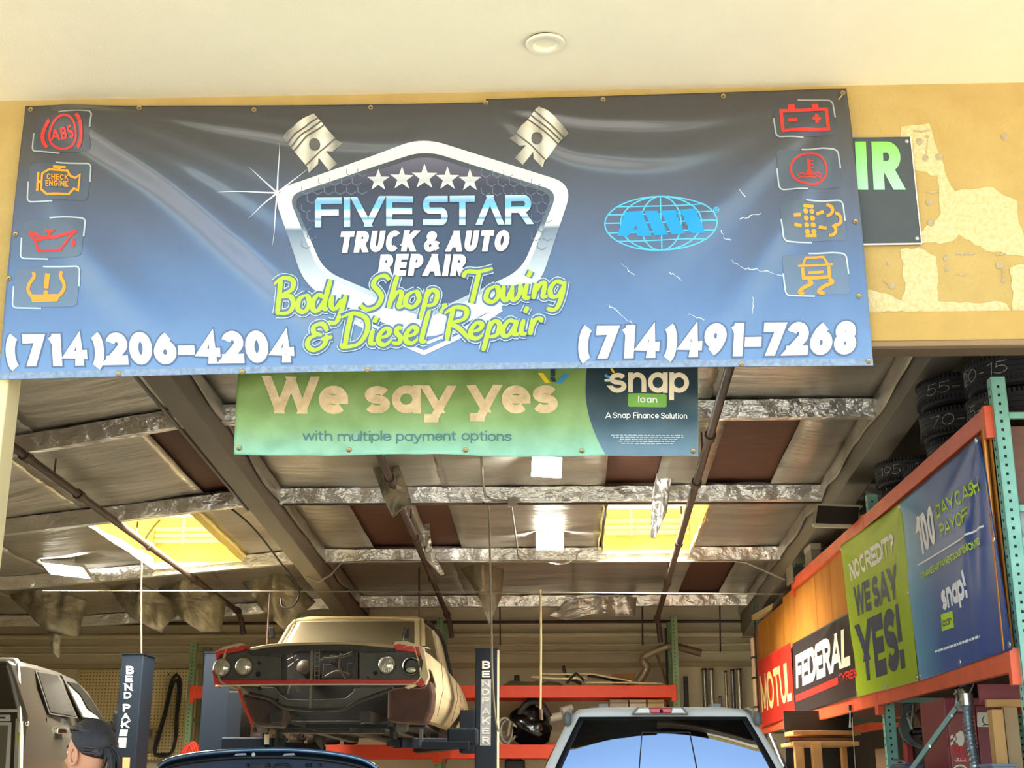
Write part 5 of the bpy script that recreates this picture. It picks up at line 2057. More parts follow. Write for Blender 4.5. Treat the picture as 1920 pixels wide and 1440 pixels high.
# studs and a plank framing the end of the bay
t = thing('timber_frame', (fx(1880, 1400, 1.5), 1.5, 0), 'raw pine studs and cross plank under the rack beside the red cabinet', 'timber frame')
m = MB(); m.bx(fx(1866, 1400, 1.5), fx(1888, 1400, 1.5), 1.5, 1.59, 0, at(1875, 1330, 1.5).z); m.build('stud', M_LUMB, t, bevel=.004)
m = MB(); m.bx(fx(1889, 1400, 1.52), fx(1915, 1400, 1.52), 1.52, 1.56, 0, at(1875, 1326, 1.52).z); m.build('board', mat('grey tan board', (168, 140, 100), .7, var=.15), t, bevel=.003)
m = MB(); m.bx(fx(1850, 1318, 1.6), fx(1915, 1318, 1.6), 1.595, 1.64, at(1880, 1326, 1.6).z, at(1880, 1311, 1.6).z); m.build('cross_plank', M_LUMB, t, bevel=.004)
m = MB(); m.bx(fx(1836, 1300, 1.66), fx(1915, 1300, 1.66), 1.66, 1.68, at(1880, 1320, 1.66).z, at(1880, 1283, 1.66).z); m.build('red_panel', M_MAR, t)
# flexible duct
t = thing('flexible_duct', at(1815, 1320, 1.9), 'ribbed silver flexible duct hanging in front of the red cabinet', 'duct')
path = smooth_path([tuple(at(*q)) for q in [(1814, 1316, 1.9), (1815, 1345, 1.9), (1820, 1385, 1.88), (1828, 1430, 1.86), (1838, 1490, 1.84)]], 14)
m = MB(); m.tube(path, [.030 + .007 * sin(i * 2.2) for i in range(len(path))], 14); m.build('hose', mat('ribbed foil hose', (176, 186, 192), .3, metal=.8), t, smooth=50)
m = MB(); p_ = Vector(path[0]); m.tube([p_ + Vector((0, 0, -.02)), p_ + Vector((0, 0, .05))], .036, 16); m.build('collar', M_STEEL, t, smooth=50)
m = MB(); m.tube([tuple(at(*q)) for q in [(1819, 1318, 1.9), (1818, 1300, 1.9), (1826, 1282, 1.9)]], .005, 6); m.build('wire', M_COND, t)
t = thing('spray_can_holder', at(1800, 1310, 2.0), 'dirty white rag bundle hung under the lower orange beam', 'rag')
m = MB()
m.grid(lambda s, u: (lambda p: p + Vector((0, .04 * sin(s * 9) + .02 * noise.noise(Vector((s * 6, u * 6, 2))), 0)))(at(1791 + 22 * s + 3 * sin(u * 4), 1292 + 42 * u, 2.0)), 16, 20)
m.build('rag', mat('dirty rag', (196, 184, 156), .9, var=.5, vscale=20, col2=(60, 50, 40)), t, smooth=180, thick=.01)
m = MB(); m.tube([at(1788, 1302, 2.0), at(1803, 1286, 2.0), at(1808, 1284, 2.02)], .006, 6); m.build('hook', M_STEEL, t)
c = at(1836, 1325, 2.15)
t = thing('black_drum', c, 'black round drum on top of the red cabinet', 'drum')
m = MB(); m.lathe([(.001, .06), (.07, .06), (.075, .05), (.075, -.09), (.001, -.09)], 24, Matrix.Translation((c.x, Yc + .12, ztop + .19))); m.build('body', M_BLACK, t, smooth=40)
m = MB(); m.lathe([(.076, .01), (.079, .005), (.076, 0)], 24, Matrix.Translation((c.x, Yc + .12, ztop + .19))); m.build('band', mat('grey band', (80, 84, 90), .4), t, smooth=40)
t = thing('diagonal_brace', at(1712, 1440, 2.2), 'dull green diagonal strut leaning under the lower orange beam', 'strut')
m = MB(); m.bar(at(1690, 1470, 2.2), at(1793, 1328, 2.0), .04, .03); m.bar(at(1792, 1328, 2.02), at(1800, 1316, 2.0), .03, .02); m.build('bar', mat('green grey strut', (106, 132, 118), .5), t, bevel=.003)
m = MB()
for f in (.12, .5, .9):
    p = at(1690, 1470, 2.2).lerp(at(1793, 1328, 2.0), f) + Vector((0, -.018, 0))
    m.lathe([(.001, .008), (.009, .008), (.010, 0)], 8, Matrix.Translation(p) @ Matrix.Rotation(pi / 2, 4, 'X'))
m.build('bolt', M_STEEL, t)
# cast engine parts in the shade
t = thing('engine_part', at(1700, 1360, 4.3), 'grey cast bell housing hanging behind the mid teal upright', 'engine part')
m = MB()
Q = [(1694, 1318), (1718, 1314), (1712, 1362), (1706, 1375), (1716, 1388), (1736, 1398), (1736, 1404), (1708, 1396), (1692, 1382), (1686, 1362), (1692, 1338)]
m.prism(Q, lambda x, y: at(x, y, 4.3), lambda x, y: at(x, y, 4.3) + Vector((.03, .18, 0)))
m.build('casting', mat('grey casting', (96, 106, 108), .45, metal=.4, var=.3), t, bevel=.012)
m = MB()
m.tube([at(*q, 4.28) for q in [(1702, 1345), (1710, 1368)]], .012, 6); m.tube([at(*q, 4.28) for q in [(1712, 1322), (1707, 1366)]], .010, 6)
m.tube([at(1707 + 6 * cos(a), 1339 + 6 * sin(a), 4.28) for a in [k_ * pi / 6 for k_ in range(12)]], .008, 6, closed=True)
m.build('rib', mat('pale casting edge', (140, 148, 146), .4, metal=.4), t, smooth=50)
m = MB(); m.tube([at(1708, 1372, 4.4), at(1752, 1370, 4.4)], .03, 12); m.build('shaft', mat('dark steel', (70, 68, 66), .4, metal=.6), t, smooth=50)
t = thing('engine_part', at(1735, 1355, 4.9), 'dark rusty transmission lying on the shelf behind the diagonal strut', 'engine part')
m = MB()
m.tube([at(1720, 1360, 4.9), at(1730, 1358, 4.9), at(1745, 1356, 4.9), at(1768, 1358, 4.9)], [.10, .13, .12, .07], 14)
m.sphere(at(1752, 1348, 4.85), .09, 12, 8)
m.build('case', mat('rusty casting', (84, 60, 50), .6, var=.5, vscale=12), t, smooth=40)
m = MB(); m.bx(fx(1718, 1370, 4.8), fx(1772, 1370, 4.8), 4.7, 5.2, at(1740, 1384, 4.8).z - .03, at(1740, 1384, 4.8).z); m.build('tray', M_BLACK, t)
bxthing('storage_crate', 'brown carton under the rack beside the mid teal upright', 'carton', [('body', (fx(1662, 1420, 5.0), fx(1684, 1420, 5.0), 5.0, 5.4, 0, at(1670, 1402, 5.0).z), mat('brown carton', (112, 84, 52), .8)), ('tape', (fx(1671, 1420, 5.0), fx(1675, 1420, 5.0), 4.998, 5.402, .4, at(1670, 1401.5, 5.0).z), mat('tan tape', (150, 120, 76), .5))])
bxthing('red_jack', 'red painted jack frame behind the diagonal strut', 'jack', [('frame', (fx(1700, 1410, 4.6), fx(1712, 1410, 4.6), 4.6, 4.7, 0, at(1700, 1392, 4.6).z), mat('red enamel', (170, 40, 50), .4)), ('arm', (fx(1741, 1410, 4.6), fx(1750, 1410, 4.6), 4.6, 4.66, 0, at(1745, 1405, 4.6).z), mat('red enamel dark', (150, 34, 44), .4)), ('crossbar', (fx(1700, 1420, 4.6), fx(1750, 1420, 4.6), 4.62, 4.65, 1.2, 1.26), M_BLACK)])
bxthing('wood_boards', 'upright tan boards behind the red cabinet', 'boards', [('board', (fx(1755, 1420, 3.4), fx(1764, 1420, 3.4), 3.4, 3.44, 0, at(1760, 1386, 3.4).z), M_LUMB), ('board', (fx(1765, 1420, 3.4), fx(1776, 1420, 3.4), 3.4, 3.44, 0, at(1760, 1384, 3.4).z), mat('aged board', (150, 112, 66), .7, var=.2))])
t = thing('grab_handle', at(1690, 1425, 3.6), 'bent chrome handle low beside the mid teal upright', 'handle')
m = MB(); m.tube(smooth_path([tuple(at(*q, 3.6)) for q in [(1675, 1425), (1690, 1426), (1698, 1430), (1702, 1442), (1703, 1460)]], 5), .009, 8); m.build('bar', M_STEEL, t, smooth=60)
m = MB(); m.tube([at(1686 + 5 * cos(a), 1435 + 6 * sin(a), 3.6) for a in [k_ * pi / 6 for k_ in range(12)]], .004, 6, closed=True); m.build('ring', M_BLACK, t, smooth=60)
bxthing('blue_case', 'dark blue case low under the diagonal strut', 'case', [('body', (fx(1696, 1440, 2.6), fx(1732, 1440, 2.6), 2.6, 3.0, 0, at(1700, 1434, 2.6).z), mat('blue plastic', (44, 56, 84), .5)), ('lid', (fx(1700, 1440, 2.6), fx(1728, 1440, 2.6), 2.62, 2.98, at(1700, 1434, 2.6).z, at(1700, 1430, 2.6).z), mat('blue plastic lid', (58, 72, 104), .5))])
bxthing('grey_bin', 'grey bin edge low in front of the pine studs', 'bin', [('body', (fx(1863, 1450, 1.2), fx(1906, 1450, 1.2), 1.2, 1.45, 0, at(1880, 1434, 1.2).z), mat('blue grey bin', (98, 114, 130), .5)), ('rim', (fx(1861, 1450, 1.19), fx(1908, 1450, 1.19), 1.19, 1.46, at(1880, 1437, 1.2).z, at(1880, 1432, 1.2).z), mat('bin rim', (118, 134, 148), .5))])
# dark back of the rack bays
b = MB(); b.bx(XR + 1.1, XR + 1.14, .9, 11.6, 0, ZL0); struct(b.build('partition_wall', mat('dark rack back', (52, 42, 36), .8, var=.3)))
# workbench behind the far part of the rack
Yw = 5.6
def wx(px):
    return fx(px, 1400, Yw)
wb = thing('workbench', (wx(1565), Yw, 0), 'rough pine workbench with tall legs under the far part of the rack', 'workbench')
zt_ = at(1560, 1398, Yw).z
for nm, bb, mm in (('tabletop', (wx(1488), wx(1612), Yw, Yw + .7, zt_, zt_ + .035), M_LUMB), ('leg', (wx(1491), wx(1508), Yw + .02, Yw + .11, 0, zt_), M_LUMB), ('leg', (wx(1522), wx(1540), Yw - .02, Yw + .07, 0, zt_ + .02), M_LUMB),
                   ('leg', (wx(1600), wx(1610), Yw + .5, Yw + .6, 0, zt_), M_LUMB), ('upper_shelf', (wx(1500), wx(1630), Yw + .3, Yw + .8, zt_ + .10, zt_ + .14), M_LUMB), ('back_panel', (wx(1500), wx(1640), Yw + .8, Yw + .83, .2, zt_ + .34), mat('black back panel', (30, 28, 27), .7))):
    m = MB(); m.bx(*bb); m.build(nm, mm, wb, bevel=.004)
for i, (x0, x1, z_) in enumerate(((1480, 1520, .10), (1500, 1620, .055))):
    t = thing('scrap_wood', (wx((x0 + x1) / 2), Yw + .2, zt_ + .035), ('short dark offcut lying on the pine workbench' if i == 0 else 'long thin dark offcut lying on the pine workbench'), 'offcut')
    m = MB(); m.bar((wx(x0), Yw + .1 + .1 * i, zt_ + .055), (wx(x1), Yw + .25, zt_ + .055), .06, .035); m.build('board', mat('dark offcut', (84, 58, 36), .7), t)
t = thing('hand_tool', at(1594, 1350, 4.9), 'bright steel tool hanging under the lower orange beam over the workbench', 'tool')
m = MB(); m.tube([at(1594, 1330, 4.9), at(1594, 1352, 4.9), at(1595, 1364, 4.9)], [.006, .008, .016], 8); m.build('blade', M_STEEL, t, smooth=60)
m = MB(); m.tube([at(1594, 1322, 4.9), at(1594, 1332, 4.9)], .012, 8); m.build('grip', M_BLACK, t, smooth=60)
t = thing('hanging_wire', at(1600, 1400, 4.8), 'thin pale wire dangling in front of the black bench panel', 'wire')
m = MB(); m.tube(smooth_path([tuple(at(*q)) for q in [(1598, 1345, 4.8), (1600, 1385, 4.8), (1602, 1410, 4.8), (1604, 1440, 4.8)]], 5), .004, 6); m.build('strand', M_COND, t)
t = thing('broom', at(1460, 1400, 7.2), 'dark broom handles leaning on the back wall behind the white pickup', 'broom')
for a_, c_ in (((1450, 1388), (1490, 1480)), ((1444, 1378), (1470, 1440))):
    m = MB(); m.tube([at(*a_, 6.6), at(*c_, 6.2)], .02, 8); m.build('handle', M_BLACK, t)
m = MB(); m.box(at(1488, 1478, 6.2) + Vector((0, 0, -.1)), (.25, .08, .3)); m.build('bristles', M_BLACK, t)
# ------------------------------------------------------------------ shelf rack on the back wall
YRK = 11.25
def bx_at(x, y, Y):
    return at(x, y, Y)


M_ORG2 = mat('bright orange beam', (232, 74, 34), .5, var=.12, vscale=5)
M_GRNP = mat('green rack post', (124, 150, 104), .55, var=.25, vscale=8)
zu0, zu1 = at(1060, 1308, YRK).z, at(1060, 1285, YRK).z
zl0, zl1 = at(1060, 1422, YRK).z, at(1060, 1396, YRK).z
xp = [at(356, 1290, YRK).x, at(822, 1290, YRK).x, at(1268, 1290, YRK).x]
br = thing('shelf_rack', (xp[1], YRK, 0), 'orange and green shelf rack along the back wall behind the lifts', 'storage rack')
for i, x in enumerate(xp):
    ht = at(1268, (1200, 1155, 1155)[i], YRK).z
    upright(x - .04, YRK + .03, ht, br, M_GRNP, .085, .07)
    upright(x - .04, YRK + .72, ht, br, M_GRNP, .085, .07, holes=False)
    for z in (.5, 1.4, 2.3):
        m = MB()
        m.bx(x - .02, x + .02, YRK + .09, YRK + .73, z, z + .04)
        m.build('brace', M_GRNP, br)
for (a, c) in ((xp[0], xp[1]), (xp[1], xp[2])):
    for z0, z1 in ((zu0, zu1), (zl0, zl1)):
        for y in (YRK, YRK + .77):
            m = MB(); m.bx(a + .005, c - .005, y, y + .04, z0, z1); m.bx(a + .0, a + .06, y - .004, y + .045, z0 - .05, z1 + .01); m.bx(c - .06, c, y - .004, y + .045, z0 - .05, z1 + .01)
            m.build('beam', M_ORG2, br, bevel=.004)
        m = MB(); m.bx(a + .05, c - .05, YRK + .04, YRK + .77, z1 - .03, z1 - .006); m.build('shelf_deck', M_PLY, br)
ZU, ZL = zu1, zl1
# exhaust pipe and scrap on the top shelf
M_EXH = mat('dull exhaust steel', (150, 132, 106), .45, metal=.35, var=.3, vscale=6)
ex = thing('exhaust_pipe', at(1198, 1280, YRK + .3), 'bent tan exhaust pipe rising from the top of the orange shelf', 'exhaust pipe')
pth = smooth_path([tuple(at(x, y, YRK + .3 - d)) for x, y, d in [(1197, 1279, 0), (1208, 1263, 0), (1212, 1250, 0), (1206, 1239, 0), (1209, 1231, 0), (1222, 1224, .05), (1245, 1214, .1), (1262, 1211, .1), (1280, 1215, .1), (1312, 1224, .1)]], 8)
m = MB(); m.tube(pth, [.052 if i < 38 else .044 for i in range(len(pth))], 14); m.build('pipe', M_EXH, ex, smooth=60)
m = MB(); a_, c_ = Vector(pth[-1]), Vector(pth[-14]); m.tube([c_, a_, a_ + (a_ - c_).normalized() * .02], .05, 14); m.build('tip', mat('dark tip', (104, 84, 66), .5, metal=.3), ex, smooth=60)
m = MB(); m.tube([at(1232, 1228, YRK + .3), at(1243, 1260, YRK + .3), at(1250, 1283, YRK + .3)], .016, 8); m.build('hanger', mat('rust brown', (110, 78, 52), .7), ex)


def scrap(nm, label, cat, pts, r, mm, Y=YRK + .25, flat=None):
    P = [at(x, y, Y) for x, y in pts]
    m_ = MB()
    if flat:
        for a_, c_ in zip(P, P[1:]):
            m_.bar(a_, c_, flat[0], flat[1])
    else:
        m_.tube(P, r, 8)
    o = m_.build(nm, mm, smooth=50)
    return tag(o, label, cat, 'scrap metal on the top shelf')


M_SCR = mat('pale scrap strip', (206, 188, 140), .45, metal=.3, var=.2)
M_SCD = mat('dark scrap iron', (58, 48, 38), .6, metal=.3, var=.3)
scrap('metal_strip', 'long pale metal strip on the top shelf, folded down beside the exhaust pipe', 'strip', [(1008, 1264), (1110, 1264), (1185, 1278)], .01, M_SCR, flat=(.05, .02))
scrap('metal_strip', 'short pale strip under the olive hose on the top shelf', 'strip', [(996, 1269), (1040, 1273), (1100, 1272)], .01, M_SCR, Y=YRK + .2, flat=(.05, .025))
scrap('metal_strip', 'dark strip lying along the shelf edge at the foot of the exhaust pipe', 'strip', [(1100, 1280), (1180, 1280), (1242, 1282)], .01, M_SCR, Y=YRK + .12, flat=(.04, .02))
scrap('iron_bracket', 'dark forked iron bracket standing on the top shelf', 'bracket', [(1056, 1248), (1059, 1262), (1068, 1272), (1090, 1282)], .022, M_SCD)
scrap('iron_bracket', 'dark crooked iron bar leaning over the forked bracket', 'bracket', [(1062, 1281), (1080, 1262), (1096, 1276)], .020, M_SCD, Y=YRK + .18)
scrap('iron_bar', 'dark iron bar behind the pale strips on the top shelf', 'bar', [(1102, 1266), (1130, 1270), (1180, 1282)], .02, M_SCD, Y=YRK + .3)
t = thing('cardboard', at(1172, 1270, YRK + .4), 'brown cardboard piece leaning behind the strips on the top shelf', 'cardboard')
m = MB(); m.prism([(1146, 1264), (1192, 1262), (1192, 1284), (1150, 1284)], lambda x, y: at(x, y, YRK + .4), lambda x, y: at(x, y, YRK + .4) + Vector((0, .02, 0))); m.build('sheet', mat('cardboard', (160, 120, 70), .8), t)
t = thing('crumpled_tarp', at(985, 1280, YRK + .3), 'crumpled dusty tarp on the top shelf beside the lettered lift post', 'tarp')
m = MB()
a_, c_ = at(936, 1284, YRK).x, at(1060, 1284, YRK).x
m.grid(lambda s, u: Vector((a_ + (c_ - a_) * s, YRK + .06 + .5 * u, ZU - .004 + .09 * sin(pi * u) * (.5 + .8 * abs(noise.noise(Vector((s * 6, u * 4, 1))))) * min(1, s * 8, (1 - s) * 8))), 40, 14)
m.build('tarp', mat('dusty tarp', (128, 112, 80), .85, var=.3), t, smooth=180, thick=.01)
m = MB(); m.lathe([(.001, .09), (.035, .09), (.038, .0)], 14, Matrix.Translation(at(969, 1279, YRK + .3))); m.build('knob', M_BLACK, t, smooth=50)
# boxes and clutter below
for i, (x0, x1, mm, lb) in enumerate(((1143, 1178, (176, 168, 150), 'grey carton hanging just under the upper orange beam, beside a paler one'), (1180, 1211, (206, 196, 176), 'pale carton under the upper orange beam above the white pickup roof'), (1214, 1245, (196, 170, 120), 'tan carton under the upper orange beam, nearest the green post'))):
    a_, c_ = at(x0, 1312, YRK + .2), at(x1, 1312, YRK + .2)
    t = thing('carton', (a_.x, YRK + .2, ZL), lb, 'carton', 'cartons on the lower shelf')
    m = MB(); m.bx(a_.x, c_.x, YRK + .2, YRK + .5, ZL - .006, a_.z); m.build('box', mat('carton side', mm, .8), t)
    m = MB(); m.bx(a_.x, c_.x, YRK + .198, YRK + .502, a_.z - .05, a_.z - .03); m.build('tape', mat('tape', (150, 130, 100), .5), t)
t = thing('trash_bag', at(1000, 1394, YRK + .3), 'shiny black trash bag on the lower shelf beside the white pickup', 'bag')
c = at(997, 1362, YRK + .35)
m = MB(); m.sphere(c, (.29, .26, .26), 40, 28)
for v in m.v:
    d = v - c
    n1 = noise.noise(d * 5) * .08 + noise.noise(d * 13) * .035
    v += d.normalized() * n1
    v.z = max(v.z, ZL - .004)
m.build('bag', mat('black plastic film', (14, 14, 15), .16), t, smooth=180)
m = MB(); m.tube([c + Vector((0, 0, .22)), c + Vector((.02, 0, .32)), c + Vector((-.04, 0, .42))], [.06, .03, .07], 10); m.build('knot', mat('black film', (14, 14, 15), .25), t, smooth=60)
t = thing('radiator_hose', at(978, 1350, YRK + .2), 'dark elbow hose with a pale end on the lower shelf beside the lift post', 'hose')
m = MB(); m.tube(smooth_path([tuple(at(*q, YRK + .2)) for q in [(968, 1356), (976, 1335), (990, 1318), (1012, 1318), (1030, 1345)]], 6), .045, 12); m.build('tube', mat('black rubber', (44, 40, 36), .6), t, smooth=60)
m = MB(); m.tube([at(964, 1362, YRK + .2), at(971, 1345, YRK + .2)], .05, 12); m.build('end', mat('pale coupling', (190, 170, 120), .5), t, smooth=60)
t = thing('paper_roll', at(1040, 1340, YRK + .2), 'two pale rolls lying on the black bag behind the white pickup', 'rolls')
for x0, y0, x1, y1 in ((1030, 1347, 1052, 1342), (1053, 1334, 1072, 1326)):
    m = MB(); m.tube([at(x0, y0, YRK + .25), at(x1, y1, YRK + .3)], .055, 14); m.build('roll', mat('grey roll', (200, 196, 180), .7), t, smooth=60)
t = thing('coiled_hose', at(945, 1372, YRK + .2), 'coiled pale hose on the lower shelf right beside the lettered lift post', 'hose')
for k_, (rx, ry) in enumerate(((14, 26), (10, 20), (16, 18))):
    m = MB(); m.tube([at(946 + k_ * 3 + rx * cos(a), 1372 + ry * sin(a), YRK + .2 + k_ * .04) for a in [q * pi / 10 for q in range(20)]], .016, 8, closed=True)
    m.build('loop', mat('grey white hose', (190, 184, 168), .5), t, smooth=60)
m = MB(); m.tube([at(957, 1352, YRK + .15), at(952, 1380, YRK + .15)], .045, 12); m.build('valve', mat('brass grey', (150, 140, 116), .35, metal=.6), t, smooth=50)
t = thing('black_case', at(965, 1440, YRK + .1), 'black plastic case under the lower orange beam beside the lift post', 'case')
m = MB(); a_, c_ = at(946, 1450, YRK + .2), at(983, 1424, YRK + .2); m.bx(a_.x, c_.x, YRK + .2, YRK + .6, 1.2, c_.z); m.build('body', M_BLACK, t, bevel=.02)
m = MB(); m.tube([(a_.x + .05, YRK + .3, c_.z - .01), (a_.x + .05, YRK + .3, c_.z + .05), (c_.x - .05, YRK + .3, c_.z + .05), (c_.x - .05, YRK + .3, c_.z - .01)], .012, 6); m.build('handle', M_BLACK, t)
rnd = random.Random(3)
for i in range(7):
    x = 455 + i * 34
    p = at(x, 1392, YRK + .3)
    t = thing('engine_part', (p.x, YRK + .3, ZL), ['small carburettor on the shelf under the classic car, nearest the navy post', 'alternator on the shelf under the classic car, beside the carburettor', 'dark pump on the shelf under the classic car', 'rusty starter motor on the shelf under the classic car', 'grey cylinder cover on the shelf under the classic car', 'dark water pump on the shelf under the classic car, under the sagging frame', 'dark gearbox part on the shelf under the classic car, nearest the lift arm'][i], 'engine part', 'engine parts on the lower shelf')
    rr = rnd.uniform(.07, .12)
    m = MB(); m.lathe([(.001, -.1), (rr, -.09), (rr * 1.05, .0), (rr * .8, .08), (.001, .1)], 16, Matrix.Translation((p.x, YRK + .3, ZL + rr * .98)) @ Matrix.Rotation(pi / 2, 4, 'Y'))
    m.build('housing', mat('part metal', (rnd.randint(60, 110), rnd.randint(56, 90), rnd.randint(48, 76)), .5, metal=.3, var=.4, vscale=14), t, smooth=40)
    m = MB(); m.tube([(p.x - .1, YRK + .25, ZL + rr), (p.x + .13, YRK + .22, ZL + rr)], .022, 8); m.box((p.x, YRK + .25, ZL + rr * 1.8), (.08, .08, .1)); m.build('shaft', M_SCD, t, smooth=50)
# upright steel tubes and a black slab against the wall
for i, (x, y0, r, cc) in enumerate(((1320, 1254, .036, (150, 146, 134)), (1333, 1254, .034, (206, 200, 184)), (1360, 1258, .020, (186, 176, 150)), (1373, 1255, .028, (120, 118, 112)), (1385, 1254, .036, (196, 190, 174)), (1350, 1306, .02, (150, 146, 134)))):
    p = at(x, y0, 12.1); q_ = at(x + 4, 1345, 12.05)
    t = thing('steel_tube', (p.x, 12.1, 0), ['grey steel tube on the back wall, first from the green post', 'bright steel tube on the back wall, second from the green post', 'thin steel tube alone in the middle of the row on the back wall', 'dark steel tube on the back wall, between a thin and a thick one', 'thick bright steel tube on the back wall, nearest the tall rack', 'short low tube end beside the thin steel tube'][i], 'tube', 'steel tubes against the back wall')
    m = MB(); d = (q_ - p) * (p.z / max(.2, p.z - q_.z)); m.tube([p, p + d], r, 12); m.build('tube', mat('tube steel', cc, .3, metal=.75), t, smooth=60)
    m = MB(); m.tube([p + Vector((0, 0, .004)), p - Vector((0, 0, .02))], r * 1.08, 12); m.build('end', M_BLACK, t)
p = at(1281, 1268, 12.0); q_ = at(1292, 1330, 12.0)
bxthing('black_slab', 'black upright slab beside the green rack post', 'slab', [('panel', (p.x, q_.x, 11.98, 12.02, 0, p.z), M_BLACK), ('foot', (p.x - .03, q_.x + .03, 11.95, 12.05, 0, .04), M_BLACK)])
p = at(1246, 1178, 12.05); q_ = at(1262, 1178, 12.05)
bxthing('dark_column', 'dark upright board behind the green rack post and the exhaust pipe', 'board', [('panel', (p.x, q_.x, 12.03, 12.07, 0, p.z), M_BLACK), ('bracket', (p.x - .01, q_.x + .01, 12.02, 12.03, 2.4, 2.5), M_PIPE)])

# ------------------------------------------------------------------ pegboard and belts
pb = thing('pegboard', at(258, 1400, 12.22), 'cream pegboard on the back wall between the navy lift posts', 'pegboard')
a_, c_ = at(150, 1256, 12.22), at(372, 1256, 12.22)
pm_m = mat('pegboard', (228, 208, 150), .8, var=.12)
nt = pm_m.node_tree
g = nt.nodes.new('ShaderNodeNewGeometry')
vm = nt.nodes.new('ShaderNodeVectorMath'); vm.operation = 'SCALE'; vm.inputs['Scale'].default_value = 1 / .045
nt.links.new(g.outputs['Position'], vm.inputs[0])
fr = nt.nodes.new('ShaderNodeVectorMath'); fr.operation = 'FRACTION'
nt.links.new(vm.outputs[0], fr.inputs[0])
sx = nt.nodes.new('ShaderNodeSeparateXYZ'); nt.links.new(fr.outputs[0], sx.inputs[0])
def mth(op, a, b_):
    n = nt.nodes.new('ShaderNodeMath'); n.operation = op
    for i, v in enumerate((a, b_)):
        if isinstance(v, (int, float)):
            n.inputs[i].default_value = v
        else:
            nt.links.new(v, n.inputs[i])
    return n.outputs[0]
hx_ = mth('LESS_THAN', mth('ABSOLUTE', mth('SUBTRACT', sx.outputs['X'], .5), 0), .2)
hz_ = mth('LESS_THAN', mth('ABSOLUTE', mth('SUBTRACT', sx.outputs['Z'], .5), 0), .2)
hole = mth('MULTIPLY', hx_, hz_)
bs = nt.nodes['Principled BSDF']
old_l = bs.inputs['Base Color'].links[0].from_socket
mx = nt.nodes.new('ShaderNodeMix'); mx.data_type = 'RGBA'
nt.links.new(hole, mx.inputs['Factor']); nt.links.new(old_l, mx.inputs['A']); mx.inputs['B'].default_value = lin((140, 112, 70))
nt.links.new(mx.outputs['Result'], bs.inputs['Base Color'])
m = MB(); m.bx(a_.x, c_.x, 12.22, 12.24, at(258, 1425, 12.22).z, a_.z); m.build('board', pm_m, pb)
m = MB(); m.tube([at(331, 1262, 12.23), at(331, 1266, 12.14)], .008, 6); m.tube([at(316, 1262, 12.23), at(316, 1266, 12.16)], .008, 6); m.build('hook', M_PIPE, pb)
bl = mat('black belt rubber', (36, 32, 28), .6)
for i, P in enumerate(([(290, 1412), (297, 1377), (310, 1330), (320, 1284), (326, 1270), (332, 1266), (338, 1276), (338, 1300), (333, 1338), (331, 1375), (322, 1410), (305, 1414)],
                       [(292, 1414), (300, 1380), (313, 1332), (323, 1290), (331, 1274), (334, 1292), (330, 1340), (327, 1390), (316, 1416)])):
    m = MB(); m.tube(smooth_path([tuple(at(x, y, 12.15 - .02 * i)) for x, y in P], 5, closed=True), .022 - .006 * i, 8, closed=True)
    tag(m.build('drive_belt', bl, smooth=60), ['long black drive belt hanging on the pegboard, outer loop', 'thinner black drive belt hanging inside the long one on the pegboard'][i], 'belt', 'drive belts on the pegboard')
t = thing('wall_switch', at(280, 1380, 12.15), 'dirty white device on the wall below the pegboard belt', 'device')
m = MB(); p = at(281, 1386, 12.15); m.box(p, (.13, .1, .28)); m.build('body', mat('grimy white', (176, 160, 128), .7, var=.5, vscale=20), t, bevel=.02)
m = MB(); m.box(p + Vector((0, -.06, .08)), (.1, .02, .09)); m.build('cover', mat('brown cover', (110, 88, 64), .7), t, bevel=.01)
t = thing('jumper_cable', at(352, 1400, 11.0), 'red cables in a heap beside the second navy lift post', 'cables')
for k_ in range(3):
    m = MB(); m.tube(smooth_path([tuple(at(x + k_ * 4, y - k_ * 3, 10.9)) for x, y in [(338, 1425), (345, 1405), (356, 1398), (362, 1412), (366, 1440)]], 5), .02, 8)
    m.build('lead', mat('red lead', (206, 58, 34), .5), t, smooth=60)

# ------------------------------------------------------------------ two-post lifts
M_NAVY = mat('navy lift enamel', (16, 25, 36), .5, spec=.25, var=.14, vscale=4)
M_NAVY2 = mat('navy lift side', (13, 20, 29), .5, spec=.25, var=.14)
M_DECAL = mat('white decal', (226, 226, 222), .5, var=.2, vscale=50)
M_GHOST = mat('worn decal film', (150, 154, 156), .5, var=.35, vscale=40)
YL = 8.0


def lift_post(x0, x1, ytop, par, dep=.36, ribs=True):
    zt_ = at((x0 + x1) / 2, ytop, YL).z
    a, c = at(x0, 1300, YL).x, at(x1, 1300, YL).x
    m = MB()
    m.bx(a, c, YL, YL + dep, 0, zt_)
    po = m.build('post', M_NAVY, par, bevel=.012)
    m = MB(); m.bx(a - .008, c + .008, YL - .008, YL + dep + .008, zt_ - .012, zt_); m.build('cap', M_NAVY2, po)
    m = MB(); m.bx(a - .12, c + .12, YL - .1, YL + dep + .1, 0, .02); m.build('base_plate', M_NAVY2, par)
    return po, a, c, zt_


def stack(par, letters, x0, x1, Y, m_):
    mb_ = MB()
    for ch_, ya, yb_ in letters:
        pmx = lambda x, y: at(x, y, Y)
        lean = (x0[0] - x1[0])
        f = (ya - 1240) / 160
        xa = x0[0] + (x1[0] - x0[0]) * f
        text(mb_, ch_, pmx, xa, yb_, yb_ - ya, x0[1], t=.23)
    return mb_.build('post_lettering', m_, par)


